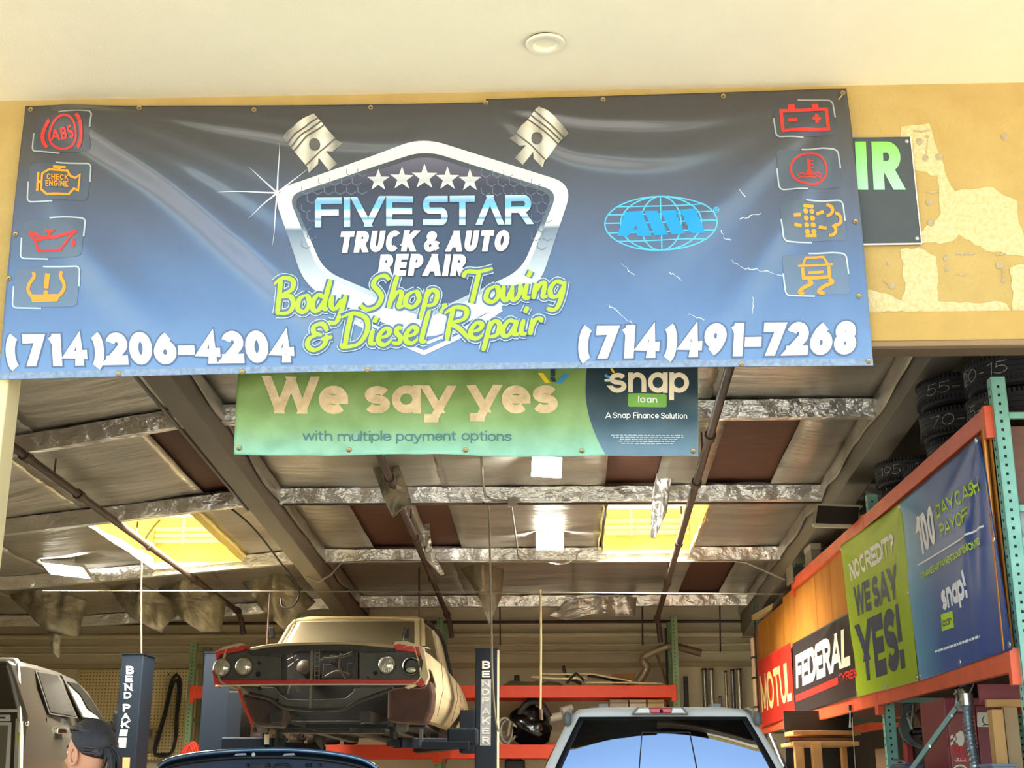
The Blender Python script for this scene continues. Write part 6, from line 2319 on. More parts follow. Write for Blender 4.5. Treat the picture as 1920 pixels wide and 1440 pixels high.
l1 = thing('vehicle_lift', at(243, 1440, YL), 'navy lift post with white BEND PAK lettering beside the silver pickup', 'vehicle lift')
po, a, c, _ = lift_post(222, 264, 1225, l1, .42)
stack(po, [('B', 1249, 1264), ('E', 1267, 1279), ('N', 1281.5, 1295), ('D', 1297.5, 1309.5)], (237.5, 14), (223, 14), YL - .003, M_DECAL)
stack(po, [('P', 1320, 1334), ('A', 1337.5, 1349), ('K', 1351.5, 1365)], (237.5, 14), (223, 14), YL - .003, M_DECAL)
m = MB(); disc(m, [(225, 1368), (240, 1368), (238, 1380), (223, 1380)], lambda x, y: at(x, y, YL - .003), 2); disc(m, [(222, 1383), (238, 1383), (236, 1402), (220, 1402)], lambda x, y: at(x, y, YL - .003), 2); m.build('worn_decal', M_GHOST, po)
m = MB(); disc(m, [(230, 1420), (244, 1420), (242, 1452), (229, 1452)], lambda x, y: at(x, y, YL - .003), 2); m.build('tan_sticker', mat('tan sticker', (190, 134, 84), .6), po)
l2 = thing('vehicle_lift', at(640, 1440, YL), 'navy two-post lift holding up the old cream car', 'vehicle lift')
po2, a2, c2, _ = lift_post(379, 430, 1222, l2, .36)
po3, a3, c3, zt3 = lift_post(891, 932, 1215, l2, .36)
stack(po3, [('B', 1239, 1254), ('E', 1257.5, 1270)], (904, 15), (903, 15), YL - .003, M_DECAL)
m = MB(); disc(m, [(902, 1273), (921, 1273), (920, 1398), (900, 1398)], lambda x, y: at(x, y, YL - .003), 8, step=6); m.build('worn_decal', M_GHOST, po3)
m = MB()
for ch_, ya, yb_ in (('N', 1275, 1287), ('D', 1291, 1303), ('P', 1307, 1319), ('A', 1327, 1340), ('K', 1344, 1358), ('E', 1364, 1376), ('R', 1381, 1394)):
    text(m, ch_, lambda x, y: at(x, y, YL - .006), 904, yb_, yb_ - ya, 14, t=.22)
m.build('post_lettering', mat('worn decal letter', (206, 208, 206), .5, var=.4, vscale=60), po3)
m = MB(); m.bx(c3 - .001, c3 + .02, YL + .02, YL + .06, .3, zt3 - .02); m.build('edge_strip', M_CREAMP, po3)
# carriages, arms and pads
for side, (pa, pc) in ((-1, (a2, c2)), (1, (a3, c3))):
    xi = pc if side < 0 else pa
    inw = 1 if side < 0 else -1
    zarm = at(850, 1384, 7.6).z
    m = MB(); m.bx(xi, xi + inw * .16, YL - .06, YL + .42, zarm - .14, zarm + .5 if side < 0 else zarm + .3)
    cr = m.build('carriage', M_NAVY2, l2, bevel=.01)
    for dy, ln in ((-1, .95), (1, 1.3)):
        m = MB()
        p0 = Vector((xi + inw * .12, YL + .1 + .1 * dy, zarm - .04))
        p1 = Vector((xi + inw * .72, YL + .1 + dy * ln, zarm - .06))
        m.bar(p0, p1, .13, .10)
        ar = m.build('arm', M_NAVY, l2, bevel=.008)
        m = MB(); m.bar(p0.lerp(p1, .55), p1 + (p1 - p0).normalized() * .12, .09, .07); m.build('arm_extension', M_NAVY2, ar, bevel=.006)
        m = MB(); pz_ = p1 + (p1 - p0).normalized() * .06; m.tube([pz_, pz_ + Vector((0, 0, .14))], .045, 14); m.lathe([(.001, .16), (.07, .16), (.07, .13), (.001, .13)], 16, Matrix.Translation(pz_)); m.build('pad', mat('dark pad', (54, 56, 58), .5, metal=.4), ar, smooth=40)
m = MB(); p = at(868, 1382, 7.35); m.box(p, (.30, .26, .17)); m.build('arm_guard', M_NAVY, l2, bevel=.02)
m = MB(); m.bar(at(792, 1397, 7.2), at(880, 1397, 7.2), .10, .07); m.build('arm', M_NAVY, l2, bevel=.008)
m = MB(); m.bx(at(786, 1380, 7.2).x, at(793, 1380, 7.2).x, 7.17, 7.23, at(790, 1398, 7.2).z, at(790, 1366, 7.2).z); m.build('pad', mat('grey adapter', (86, 88, 86), .5, metal=.4), l2, bevel=.004)
m = MB(); m.bar(at(418, 1394, 7.2), at(500, 1394, 7.2), .14, .11); m.build('arm', M_NAVY, l2, bevel=.008)
m = MB(); m.bx(at(488, 1380, 7.2).x, at(494, 1380, 7.2).x, 7.17, 7.23, at(490, 1396, 7.2).z, at(490, 1366, 7.2).z); m.build('pad', mat('grey adapter2', (86, 88, 86), .5, metal=.4), l2, bevel=.004)
m = MB(); m.bx(at(496, 1380, 7.15).x, at(506, 1380, 7.15).x, 7.13, 7.16, at(500, 1396, 7.15).z, at(500, 1377, 7.15).z); m.build('warning_label', mat('cream label', (214, 206, 176), .6), l2)
# ------------------------------------------------------------------ the old cream car on the lift
CX0, CY0 = -2.26, 6.0
M_CREAM = mat('dusty cream primer', (214, 198, 156), .55, var=.16, vscale=1.6, col2=(176, 164, 134))
M_CRED = mat('faded red paint', (206, 58, 52), .45, var=.15, vscale=6)
M_TANW = mat('tan masked glass', (98, 88, 64), .5, var=.14, vscale=2.5, col2=(86, 78, 56))
M_GREASE = mat('greasy dark steel', (70, 68, 62), .5, metal=.35, var=.4, vscale=8)
M_GREASE2 = mat('grey bare panel', (92, 92, 84), .5, metal=.3, var=.3, vscale=7)
M_UNDER = mat('black underside', (26, 25, 24), .75, var=.3)
M_RUST = mat('rust red inner fender', (84, 50, 36), .65, var=.45, vscale=6, col2=(52, 34, 28))
M_CHR = mat('chrome ring', (220, 216, 206), .15, metal=1.0)
M_LENS = mat('sealed beam glass', (226, 224, 206), .12, metal=.55)

cc = thing('classic_car', (CX0, CY0 + 2.4, 2.0), 'old cream coupe without hood or grille, raised on the lift', 'car')


def cw(x, y, z):
    return Vector((CX0 + x + .03 * y, CY0 + y, z))


def interp(t, tab):
    for (a, va), (b_, vb) in zip(tab, tab[1:]):
        if t <= b_:
            f = (t - a) / (b_ - a)
            return va + (vb - va) * max(0, f)
    return tab[-1][1]


BELT = [(0, 2.735), (1.0, 2.735), (2.3, 2.70), (3.6, 2.64), (4.7, 2.55)]
CRE = [(0, 2.44), (.9, 2.39), (4.7, 2.31)]
ARCH = [(.55, 2.17, .40), (3.42, 1.98, .36)]


def side(sx):
    m_ = MB()
    NU, NV = 150, 22
    vs, inside = [], []
    for j in range(NV + 1):
        v = j / NV
        for i in range(NU + 1):
            y = 4.75 * i / NU
            zb, zc, zs = interp(y, BELT), interp(y, CRE), 2.09 if y > .9 else 2.36 - .0 * y
            hw = .955 + .03 * sin(pi * min(1, y / 4.75)) - (.10 * max(0, (y - 4.2) / .55) ** 2) - (.02 if y < .3 else 0)
            # v 0 sill -> 1 belt shoulder
            if v < .38:
                f = v / .38
                z = zs + (zc - zs) * f
                x = hw * (.86 + .14 * sin(f * pi / 2) - .0)
                if f > .92:
                    x = hw * 1.0
            elif v < .9:
                f = (v - .38) / .52
                z = zc + (zb - zc) * f
                x = hw * (1.015 - .075 * f ** 1.6)
            else:
                f = (v - .9) / .1
                z = zb + .012 * sin(f * pi) - .01 * f
                x = hw * .94 - .10 * f
            ins = False
            for (ay, az, ar) in ARCH:
                dy, dz = y - ay, z - az
                d = math.hypot(dy, dz)
                if d < ar:
                    ins = True
                    if d > ar - .09:
                        y, z = ay + dy * ar / d, az + dz * ar / d
                        ins = 'edge'
            vs.append(cw(sx * x, y, z))
            inside.append(ins)
    fs = []
    w = NU + 1
    for j in range(NV):
        for i in range(NU):
            q = (j * w + i, j * w + i + 1, (j + 1) * w + i + 1, (j + 1) * w + i)
            if any(inside[k_] is True for k_ in q) or all(inside[k_] for k_ in q):
                continue
            fs.append(q)
    m_.add(vs, fs)
    return m_


for sx in (-1, 1):
    p_ = side(sx).build('side_panel', M_CREAM, cc, smooth=38, thick=.012, rec=False)
# door gap lines and crease trim on the near side
for y in (1.30, 2.62):
    m = MB()
    m.tube([cw(.963 + .03 * sin(pi * y / 4.75), y, interp(y, BELT) - .02), cw(.985 + .03 * sin(pi * y / 4.75), y + .02, interp(y, CRE) + .05), cw(.95, y + .02, 2.16)], .0025, 5)
    m.build('door_gap', M_UNDER, cc)
# greenhouse
def gring(z, y0, y1, hw, r):
    return [cw(x, y, z) for x, y in rrect(-hw, y0, hw, y1, r, 6)]


m = MB()
lv = [(2.69, 1.32, 3.80, .80, .10), (2.85, 1.50, 3.72, .775, .10), (3.05, 1.74, 3.62, .735, .10), (3.19, 1.90, 3.54, .705, .10), (3.235, 1.96, 3.50, .685, .10), (3.262, 2.06, 3.42, .62, .10), (3.275, 2.30, 3.25, .45, .10)]
m.loft([gring(*q) for q in lv])
m.build('roof_shell', M_CREAM, cc, smooth=35)


def gpanel(nm, x0, x1, z0, z1, mm, front=True, off=.012):
    def prof(z):
        for (za, ya, yb, hw, r), (zb2, yc_, yd, hw2, r2) in zip(lv, lv[1:]):
            if z <= zb2:
                f = (z - za) / (zb2 - za)
                return ya + (yc_ - ya) * f, hw + (hw2 - hw) * f, yb + (yd - yb) * f
        return lv[-1][1], lv[-1][3], lv[-1][2]
    m_ = MB()
    if front:
        def fn(s, t):
            z = z0 + (z1 - z0) * t
            y, hw, _ = prof(z)
            u = 2 * s - 1
            x = u * (hw - .04)
            return cw(x, y - off + .10 * max(0, abs(u) - .80) ** 2 * 8, z)
        m_.grid(fn, 24, 10)
    else:
        def fn(s, t):
            z = z0 + (z1 - z0) * t
            y, hw, yb = prof(z)
            a = y + x0 + (yb - y - x0 - x1) * s
            return cw(hw + off, a, z)
        m_.grid(fn, 16, 8)
    return m_.build(nm, mm, cc, smooth=180)


gpanel('windshield', 0, 0, 2.74, 3.185, M_TANW)
gpanel('side_window', .16, .95, 2.76, 3.15, M_TANW, False)
m = MB(); m.tube([cw(.80, 1.34, 2.72), cw(.72, 1.80, 3.12), cw(.69, 1.93, 3.2)], .018, 8); m.tube([cw(-.80, 1.34, 2.72), cw(-.72, 1.80, 3.12), cw(-.69, 1.93, 3.2)], .018, 8); m.tube([cw(-.67, 1.92, 3.205), cw(-.3, 1.9, 3.225), cw(.3, 1.9, 3.225), cw(.67, 1.92, 3.205)], .014, 8); m.build('windshield_trim', mat('tan trim', (190, 170, 122), .5), cc, smooth=60)
m = MB(); m.tube([cw(.73, 1.96, 3.19), cw(.725, 2.6, 3.215), cw(.725, 3.3, 3.20), cw(.75, 3.56, 3.10), cw(.80, 3.66, 2.86), cw(.83, 3.72, 2.70)], .020, 8); m.build('drip_rail', M_UNDER, cc, smooth=60)
m = MB(); m.bar(cw(.735, 2.55, 3.16), cw(.80, 2.62, 2.74), .03, .03, (0, 1, 0)); m.build('window_post', M_CREAM, cc)
# trunk deck, cowl, floor, firewall
m = MB(); m.grid(lambda s, t: cw((2 * s - 1) * .86, 3.7 + 1.05 * t, interp(3.7 + 1.05 * t, BELT) + .02 * cos((2 * s - 1) * 1.4)), 12, 8); m.grid(lambda s, t: cw((2 * s - 1) * .86, 4.75, 2.12 + .44 * t), 8, 4); m.build('trunk', M_CREAM, cc, smooth=40, thick=.01)
m = MB(); m.grid(lambda s, t: cw((2 * s - 1) * .86, 1.12 + .28 * t, 2.83 + .015 * t), 12, 4); m.build('cowl', M_CREAM, cc, smooth=40, thick=.01)
m = MB(); m.bx(*(CX0 - .84 + .04, CX0 + .84 + .04, CY0 + 1.15, CY0 + 1.2, 2.08, 2.85)); m.build('firewall', M_UNDER, cc)
m = MB(); m.bx(CX0 - .78 + .1, CX0 + .78 + .1, CY0 + 1.2, CY0 + 4.6, 2.05, 2.12); m.build('floor_pan', M_UNDER, cc)
for sx in (-1, 1):
    m = MB(); m.bar(cw(sx * .42, .12, 2.10), cw(sx * .46, 4.4, 2.04), .10, .10); m.build('frame_rail', M_GREASE, cc)
m = MB(); m.bar(cw(-.5, .75, 2.02), cw(.5, .75, 2.02), .16, .10); m.bar(cw(-.62, .62, 2.06), cw(.62, .62, 2.06), .05, .05); m.tube([cw(0, 1.0, 2.06), cw(0, 4.3, 2.02)], .05, 10); m.build('crossmember', M_GREASE, cc, bevel=.01)
m = MB(); m.bar(cw(-.55, .45, 2.03), cw(.6, .35, 2.02), .04, .04); m.tube([cw(-.3, .3, 2.06), cw(-.1, .5, 2.0), cw(.2, .6, 2.0), cw(.4, .4, 2.05)], .018, 8); m.build('steering_linkage', M_UNDER, cc)


# front sheet metal traced on its own plane, given thickness
def plate(nm, poly, Y, mm, th=.03, par=None, bev=.006):
    m_ = MB()
    m_.prism(poly, lambda x, y: at(x, y, Y), lambda x, y: at(x, y, Y) + Vector((0, th, 0)))
    return m_.build(nm, mm, par or cc, bevel=bev)


YF = 6.06
plate('headlight_panel', [(404, 1240), (412, 1227), (455, 1222), (505, 1222), (527, 1218), (527, 1277), (404, 1277)], YF, M_GREASE2, .05)
plate('headlight_panel', [(670, 1219), (690, 1222), (744, 1219), (780, 1224), (793, 1238), (791, 1262), (783, 1276), (670, 1276)], YF, M_GREASE2, .05)
plate('core_support', [(460, 1218), (500, 1211), (560, 1207), (640, 1205), (700, 1207), (742, 1213), (742, 1222), (690, 1224), (640, 1218), (560, 1219), (528, 1226), (528, 1232), (470, 1228)], YF - .02, M_GREASE, .10)
m = MB(); m.tube(smooth_path([tuple(at(*q, YF - .03)) for q in [(470, 1217), (520, 1209), (600, 1206), (660, 1206), (742, 1213)]], 6), .014, 8); m.build('hood_lip', mat('dusty lip', (178, 160, 118), .6), cc, smooth=60)
plate('lower_crossmember', [(449, 1286), (513, 1288), (524, 1302), (538, 1311), (590, 1312), (647, 1309), (661, 1298), (667, 1286), (736, 1286), (736, 1291), (692, 1307), (665, 1318), (640, 1329), (590, 1331), (530, 1325), (505, 1309), (467, 1300)], YF + .02, M_GREASE2, .10, bev=.012)
m = MB(); m.tube(smooth_path([tuple(at(*q, YF + .01)) for q in [(467, 1301), (505, 1310), (532, 1326), (590, 1332), (640, 1330), (666, 1318), (692, 1308), (736, 1292)]], 6), .018, 8); m.build('crossmember_lip', M_GREASE, cc, smooth=60)
for i, P in enumerate(([(527, 1226), (536, 1222), (536, 1300), (527, 1300)], [(665, 1222), (675, 1222), (675, 1290), (665, 1290)])):
    plate('radiator_side', P, YF, M_GREASE, .05)
plate('valance', [(403, 1273), (432, 1275), (640, 1274), (784, 1273), (793, 1268), (799, 1280), (790, 1288), (775, 1283), (640, 1283), (430, 1284), (404, 1288)], YF - .05, M_CRED, .06, bev=.01)
m = MB(); m.tube(smooth_path([tuple(at(*q, YF - .06)) for q in [(404, 1286), (470, 1284), (640, 1283), (780, 1283)]], 5), .008, 6); m.build('valance_trim', mat('pale trim', (200, 186, 150), .4), cc)
plate('fender_brow', [(404, 1222), (418, 1216), (455, 1207), (463, 1210), (455, 1219), (412, 1227), (405, 1240)], YF - .06, M_CRED, .20)
plate('fender_brow', [(738, 1209), (746, 1205), (784, 1212), (788, 1232), (774, 1222), (742, 1219)], YF - .06, M_CRED, .20)
plate('fender_cap', [(740, 1203), (762, 1202), (792, 1212), (790, 1218), (784, 1213), (746, 1207), (738, 1210)], YF - .07, M_CREAM, .30, bev=0)
plate('fender_cap', [(404, 1222), (420, 1212), (452, 1205), (462, 1209), (452, 1210), (418, 1218)], YF - .07, M_CREAM, .30, bev=0)
plate('fender_edge', [(397, 1255), (402, 1258), (408, 1276), (408, 1290), (402, 1285)], YF - .02, M_CRED, .12)
plate('fender_tip', [(783, 1214), (794, 1213), (799, 1240), (804, 1268), (797, 1284), (788, 1268), (793, 1240)], YF - .05, M_CREAM, .14)
# inner fenders
plate('inner_fender', [(452, 1300), (470, 1302), (505, 1310), (530, 1328), (535, 1345), (530, 1364), (480, 1362), (468, 1345)], YF + .14, mat('brown inner fender', (74, 58, 48), .6, var=.4, vscale=8), .30, bev=.03)
plate('inner_fender', [(727, 1292), (760, 1288), (792, 1290), (807, 1275), (812, 1300), (809, 1330), (797, 1357), (760, 1356), (726, 1352)], YF + .30, M_RUST, .36, bev=.03)
m = MB(); m.tube([at(*q, YF + .1) for q in [(448, 1292), (456, 1318), (468, 1345), (474, 1362)]], .014, 8); m.build('fender_flange', M_CRED, cc, smooth=60)
m = MB(); m.tube(smooth_path([tuple(at(*q, 6.72)) for q in [(812, 1300), (812, 1325), (806, 1348), (800, 1358)]], 5), .014, 8); m.build('arch_flange', M_CRED, cc, smooth=60)
# headlights
for i, (x, y) in enumerate(((416, 1252), (458, 1250), (726, 1247), (771, 1249))):
    p = at(x, y, YF - .05)
    Mx = Matrix.Translation(p) @ Matrix.Rotation(pi / 2, 4, 'X')
    m = MB(); m.lathe([(.070, .0), (.074, .014), (.082, .016), (.086, .006), (.086, -.05), (.07, -.05)], 32, Mx)
    hd = m.build('headlight', M_CHR, cc, smooth=40)
    if i < 3:
        m = MB(); m.lathe([(.001, .022), (.03, .020), (.058, .010), (.072, -.002)], 32, Mx); m.build('lens', M_LENS, hd, smooth=60)
        m = MB()
        for k_ in range(-3, 4):
            z = sqrt(max(0, .066 ** 2 - (k_ * .018) ** 2))
            m.tube([p + Vector((k_ * .018, -.018, -z)), p + Vector((k_ * .018, -.022, 0)), p + Vector((k_ * .018, -.018, z))], .0018, 4)
        m.build('flute', M_CHR, hd)
    else:
        m = MB(); m.lathe([(.072, -.03), (.06, -.055), (.001, -.07)], 24, Mx); m.build('bucket', M_UNDER, hd, smooth=60)
        m = MB(); m.sphere(p + Vector((.0, .0, -.035)), (.05, .03, .026), 16, 10); m.build('bulb', M_LENS, hd, smooth=60)
# braces, ladder bracket, wires, hood hinge in the open nose
m = MB(); m.bar(at(585, 1216, YF + .03), at(582, 1330, YF + .03), .022, .022); m.build('centre_brace', mat('pale brace', (128, 122, 104), .5, metal=.3), cc)
m = MB()
for x in (591, 599):
    m.bar(at(x, 1220, YF + .06), at(x - 1, 1278, YF + .06), .008, .01)
for k_ in range(7):
    m.bar(at(591, 1224 + k_ * 8.5, YF + .06), at(599, 1224 + k_ * 8.5, YF + .06), .008, .008)
m.build('latch_ladder', mat('pale brace2', (128, 122, 104), .5, metal=.3), cc)
m = MB(); m.sphere(at(570, 1251, 7.1), (.075, .06, .075), 20, 14); m.build('horn', mat('brown can', (84, 74, 62), .5), cc, smooth=60)
wires = [[(500, 1209), (580, 1214), (620, 1212), (650, 1203), (690, 1206)], [(530, 1243), (545, 1235), (556, 1230)], [(528, 1260), (542, 1250), (560, 1236)], [(530, 1247), (540, 1252), (536, 1263)],
         [(600, 1238), (640, 1230), (662, 1222)], [(606, 1234), (640, 1232), (660, 1226)]]
wires += [[(540, 1300), (548, 1280), (560, 1296)], [(610, 1268), (632, 1258), (656, 1264)], [(545, 1222), (552, 1240), (548, 1270)], [(640, 1225), (636, 1250), (648, 1272)],
          [(478, 1232), (495, 1240), (512, 1236)], [(690, 1234), (700, 1246), (694, 1262)]]
for P, yy in (([(606, 1246), (640, 1244), (644, 1272), (604, 1272)], 6.9), ([(618, 1228), (630, 1228), (630, 1243), (618, 1243)], 6.8), ([(650, 1244), (662, 1242), (662, 1270), (652, 1270)], 6.7)):
    plate('engine_bay_box', P, yy, mat('dusty black box', (58, 54, 46), .6, var=.4, vscale=10), .12)
for P in wires:
    m = MB(); m.tube(smooth_path([tuple(at(x, y, YF + .12)) for x, y in P], 5), .009, 6); m.build('wire', mat('grey wire', (112, 104, 88), .6), cc, smooth=60)
plate('hood_hinge', [(757, 1176), (767, 1176), (767, 1196), (758, 1196)], 6.9, M_UNDER, .03)
m = MB(); m.tube([at(762, 1176, 6.88), at(756, 1190, 6.88), at(754, 1206, 6.8)], .012, 6); m.build('hinge_arm', M_GREASE, cc)
plate('hood_hinge', [(504, 1176), (513, 1176), (515, 1196), (507, 1196)], 6.9, M_UNDER, .03)
m = MB()
for (x, y, r) in ((484, 1264, 5), (486, 1243, 3), (500, 1228, 3), (704, 1262, 4), (690, 1270, 2), (520, 1312, 3), (487, 1291, 4)):
    p = at(x, y, YF - .004)
    m.lathe([(.001, .003), (r * .0047, .003), (r * .005, 0)], 12, Matrix.Translation(p) @ Matrix.Rotation(pi / 2, 4, 'X'))
m.build('panel_hole', M_UNDER, cc)
# hanging rear brake drums inside the arches
for (y, z) in ((.75, 2.12), (3.42, 2.02)):
    for sx in (-1, 1):
        m = MB(); m.lathe([(.001, .05), (.13, .05), (.14, .03), (.14, -.05), (.001, -.05)], 20, Matrix.Translation(cw(sx * .68, y, z)) @ Matrix.Rotation(pi / 2, 4, 'Y')); m.build('brake_drum', M_GREASE, cc, smooth=40)
m = MB(); pc_ = cw(.985, 3.05, 2.42)
for k_ in range(5):
    q0 = pc_ + Vector((.012, rnd.uniform(-.12, .12), rnd.uniform(-.05, .05)))
    m.tube([q0, q0 + Vector((.002, rnd.uniform(-.08, .08), rnd.uniform(-.06, .06)))], .006, 5)
m.build('red_marking', M_CRED, cc)

# ------------------------------------------------------------------ silver pickup on the other lift
M_SILV = mat('grey silver car paint', (74, 69, 58), .3, metal=.35, coat=.4)
M_SILVL = mat('light silver trim', (226, 226, 218), .35)
M_GLASSD = mat('dark tinted glass', (58, 55, 49), .22, metal=.35)
XS = -4.97
sp_ = thing('silver_pickup', (XS - .95, 8.3, 1.0), 'silver grey crew cab pickup with tinted windows beside the lettered lift post', 'car')


def sx_(x, y):
    return atX(x, y, XS)


rear = 5.9
zr = at(37, 1240, rear).z
prof = [(rear, 1.32), (rear, at(38, 1345, rear).z)]
for (x, y) in ((40, 1237), (70, 1240), (100, 1248), (135, 1259), (160, 1273), (178, 1296), (192, 1325), (206, 1352)):
    p = sx_(x, y)
    prof.append((p.y, p.z))
ylast, zlast = prof[-1]
prof += [(ylast + .5, zlast - .02), (ylast + 1.25, zlast - .06), (ylast + 1.35, zlast - .3), (ylast + 1.35, 1.36)]
belt = at(38, 1345, rear).z


def hwx(z):
    return 0.0 if z < belt else (z - belt) * .22


m = MB()
n = len(prof)
fr_, bk = [], []
for (y, z) in prof:
    fr_.append(Vector((XS - hwx(z), y, z)))
    bk.append(Vector((XS - 1.9 + hwx(z), y, z)))
vs = fr_ + bk
fs = [tuple(range(n)), tuple(range(n, 2 * n))[::-1]] + [(i, (i + 1) % n, n + (i + 1) % n, n + i) for i in range(n)]
m.add(vs, fs)
m.build('body', M_SILV, sp_, bevel=.05, smooth=40)


def spane(nm, poly, mm, off=.012, th=.02):
    m_ = MB()
    def f(o_):
        def g_(x, y):
            p = sx_(x, y)
            p.x = XS - hwx(p.z) + o_
            return p
        return g_
    m_.prism(poly, f(off), f(off - th))
    return m_.build(nm, mm, sp_)


M_RUBS = mat('window rubber', (44, 40, 34), .6)
spane('window_seal', [(84, 1257), (127, 1263), (147, 1347), (94, 1339)], M_RUBS, .008)
spane('side_window', [(87, 1260), (124, 1266), (143, 1343), (96, 1335)], M_GLASSD, .014)
spane('window_seal', [(133, 1266), (154, 1273), (176, 1298), (197, 1348), (156, 1346)], M_RUBS, .008)
spane('side_window', [(140, 1285), (158, 1304), (166, 1330), (182, 1342), (187, 1348), (157, 1344)], mat('pale see-through glass', (186, 186, 150), .1, metal=.3), .014)
spane('side_window', [(140, 1278), (160, 1282), (180, 1312), (192, 1344), (186, 1346), (168, 1326), (160, 1302)], mat('dark glass 2', (46, 44, 40), .1, metal=.4), .016)
spane('door_seam', [(88, 1345), (91, 1345), (95, 1445), (92, 1445)], M_RUBS, .006, .01)
m = MB(); q = sx_(108, 1371); m.bx(q.x, q.x + .05, q.y - .12, q.y + .12, q.z - .03, q.z + .03); m.build('door_handle', M_CHR, sp_, bevel=.012)
m = MB(); q = sx_(207, 1356); m.bx(q.x + .03, q.x + .26, q.y - .05, q.y + .1, q.z - .10, q.z + .13); m.build('mirror', M_BLACK, sp_, bevel=.03)
m = MB(); q = sx_(196, 1355); m.bar((q.x - .02, q.y, q.z - .02), (q.x + .08, q.y, q.z), .05, .04); m.build('mirror_arm', M_BLACK, sp_)
# rear face
def rp(x, y, o_=0.0):
    p = at(x, y, rear)
    p.y -= o_
    return p
def rplate(nm, poly, mm, o_=.012, th=.03, bev=.006):
    m_ = MB(); m_.prism(poly, lambda x, y: rp(x, y, o_), lambda x, y: rp(x, y, o_ - th)); return m_.build(nm, mm, sp_, bevel=bev)
rplate('rear_window', [(-150, 1252), (27, 1252), (33, 1262), (33, 1327), (-150, 1327)], mat('black rear glass', (12, 12, 12), .08), .014)
rplate('roof_spoiler', [(-160, 1234), (32, 1234), (36, 1242), (30, 1249), (-160, 1249)], M_SILVL, .06, .1, .015)
rplate('pillar_trim', [(27, 1243), (36, 1240), (41, 1330), (41, 1360), (34, 1345), (35, 1262)], M_SILVL, .03, .05, .01)
rplate('window_sill', [(-160, 1330), (34, 1330), (35, 1335), (-160, 1335)], M_SILVL, .03)
rplate('tailgate_panel', [(-160, 1340), (20, 1340), (20, 1352), (-160, 1352)], M_SILVL, .02)
rplate('tailgate_slot', [(-160, 1344), (12, 1344), (12, 1348), (-160, 1348)], M_BLACK, .022)
rplate('tailgate_frame', [(-160, 1354), (22, 1354), (18, 1460), (-160, 1460)], M_SILVL, .016)
rplate('tailgate_insert', [(-160, 1360), (17, 1360), (10, 1460), (-160, 1460)], mat('grained tailgate insert', (128, 122, 104), .5, var=.2, vscale=10, stretch=(8, 1, .4)), .024)
rplate('tail_lamp', [(30, 1345), (42, 1350), (40, 1460), (26, 1460)], mat('pale tail lamp', (196, 196, 180), .2, coat=.6), .03, .08, .02)
rplate('lamp_mark', [(36, 1374), (40, 1372), (38, 1400), (35, 1396)], mat('yellow green mark', (180, 180, 60), .4), .034, .02)
m = MB(); m.sphere(rp(53, 1357, .02), .02, 10, 8); m.build('badge', M_CHR, sp_, smooth=60)
for y in (6.9, 9.6):
    for x in (XS - .18, XS - 1.72):
        m = MB(); m.lathe([(.2, .12), (.36, .12), (.39, .08), (.39, -.08), (.36, -.12), (.2, -.12)], 30, Matrix.Translation((x, y, 1.36)) @ Matrix.Rotation(pi / 2, 4, 'Y'), closed=True); w = m.build('wheel', M_RUB, sp_, smooth=40)
        m = MB(); m.lathe([(.001, .1), (.19, .1), (.215, .06), (.215, -.06), (.001, -.05)], 24, Matrix.Translation((x, y, 1.36)) @ Matrix.Rotation(pi / 2, 4, 'Y')); m.build('rim', M_SILVL, w, smooth=40)
m = MB(); m.bx(XS - 1.6, XS - .3, 6.2, 9.9, 1.22, 1.34); m.build('chassis', M_UNDER, sp_)
for y in (6.6, 9.9):
    m = MB(); m.bar((at(243, 1400, YL).x, YL + .2, 1.1), (XS - .6, y - .2 if y < 7 else y - .6, 1.16), .12, .1); m.build('arm', M_NAVY, l1, bevel=.008)

# ------------------------------------------------------------------ white pickup
M_WHT_P = mat('white car paint', (255, 252, 242), .5)
M_GLASSM = mat('mirror tinted rear glass', (168, 176, 186), .02, metal=1.0)
XW, YW = .665, 2.4
wt = thing('white_pickup', (XW, YW + 1.5, 0), 'white pickup cab seen from behind with a tinted rear window and third brake light', 'truck')
def wr(z, y0, y1, hw, r):
    return [Vector((XW + x, y, z)) for x, y in rrect(-hw, y0, hw, y1, r, 6)]
zroof = at(1243, 1326, YW + .35).z
m = MB()
wl = [(.55, YW - .0, YW + 2.5, .93, .06), (1.18, YW - .0, YW + 2.5, .945, .08), (1.25, YW, YW + 2.42, .92, .08), (1.62, YW + .07, YW + 2.05, .775, .09), (zroof - .16, YW + .16, YW + 1.78, .665, .10), (zroof - .055, YW + .20, YW + 1.64, .61, .11), (zroof - .015, YW + .26, YW + 1.55, .555, .12), (zroof, YW + .36, YW + 1.45, .47, .12)]
m.loft([wr(*q) for q in wl])
m.build('cab', M_WHT_P, wt, smooth=40)
def wprof(z):
    for a, b_ in zip(wl, wl[1:]):
        if z <= b_[0]:
            f = (z - a[0]) / (b_[0] - a[0])
            return a[1] + (b_[1] - a[1]) * f, a[3] + (b_[3] - a[3]) * f
    return wl[-1][1], wl[-1][3]
zw1, zw0 = at(1243, 1346, YW + .18).z, 1.30
def wwin(s, t, off, inset):
    z = zw0 + (zw1 - zw0) * t
    y, hw = wprof(z)
    u = 2 * s - 1
    yy = YW + .10 + .02 * u * u                       # gentle curve, leaning forward more towards the top
    lean = (z - zw0)
    yy = YW - .015 + .13 * lean + .155 * lean * lean + .035 * u * u
    return Vector((XW + u * (hw - inset), yy - off, z))
m = MB(); m.grid(lambda s, t: wwin(s, t, .012, .07), 30, 16); m.build('window_surround', M_BLACK, wt, smooth=180, thick=.03)
m = MB(); m.grid(lambda s, t: wwin(.02 + .96 * s, .02 + .95 * t, .030, .085), 40, 24); gw_ = m.build('rear_window', M_GLASSM, wt, smooth=180, rec=True)
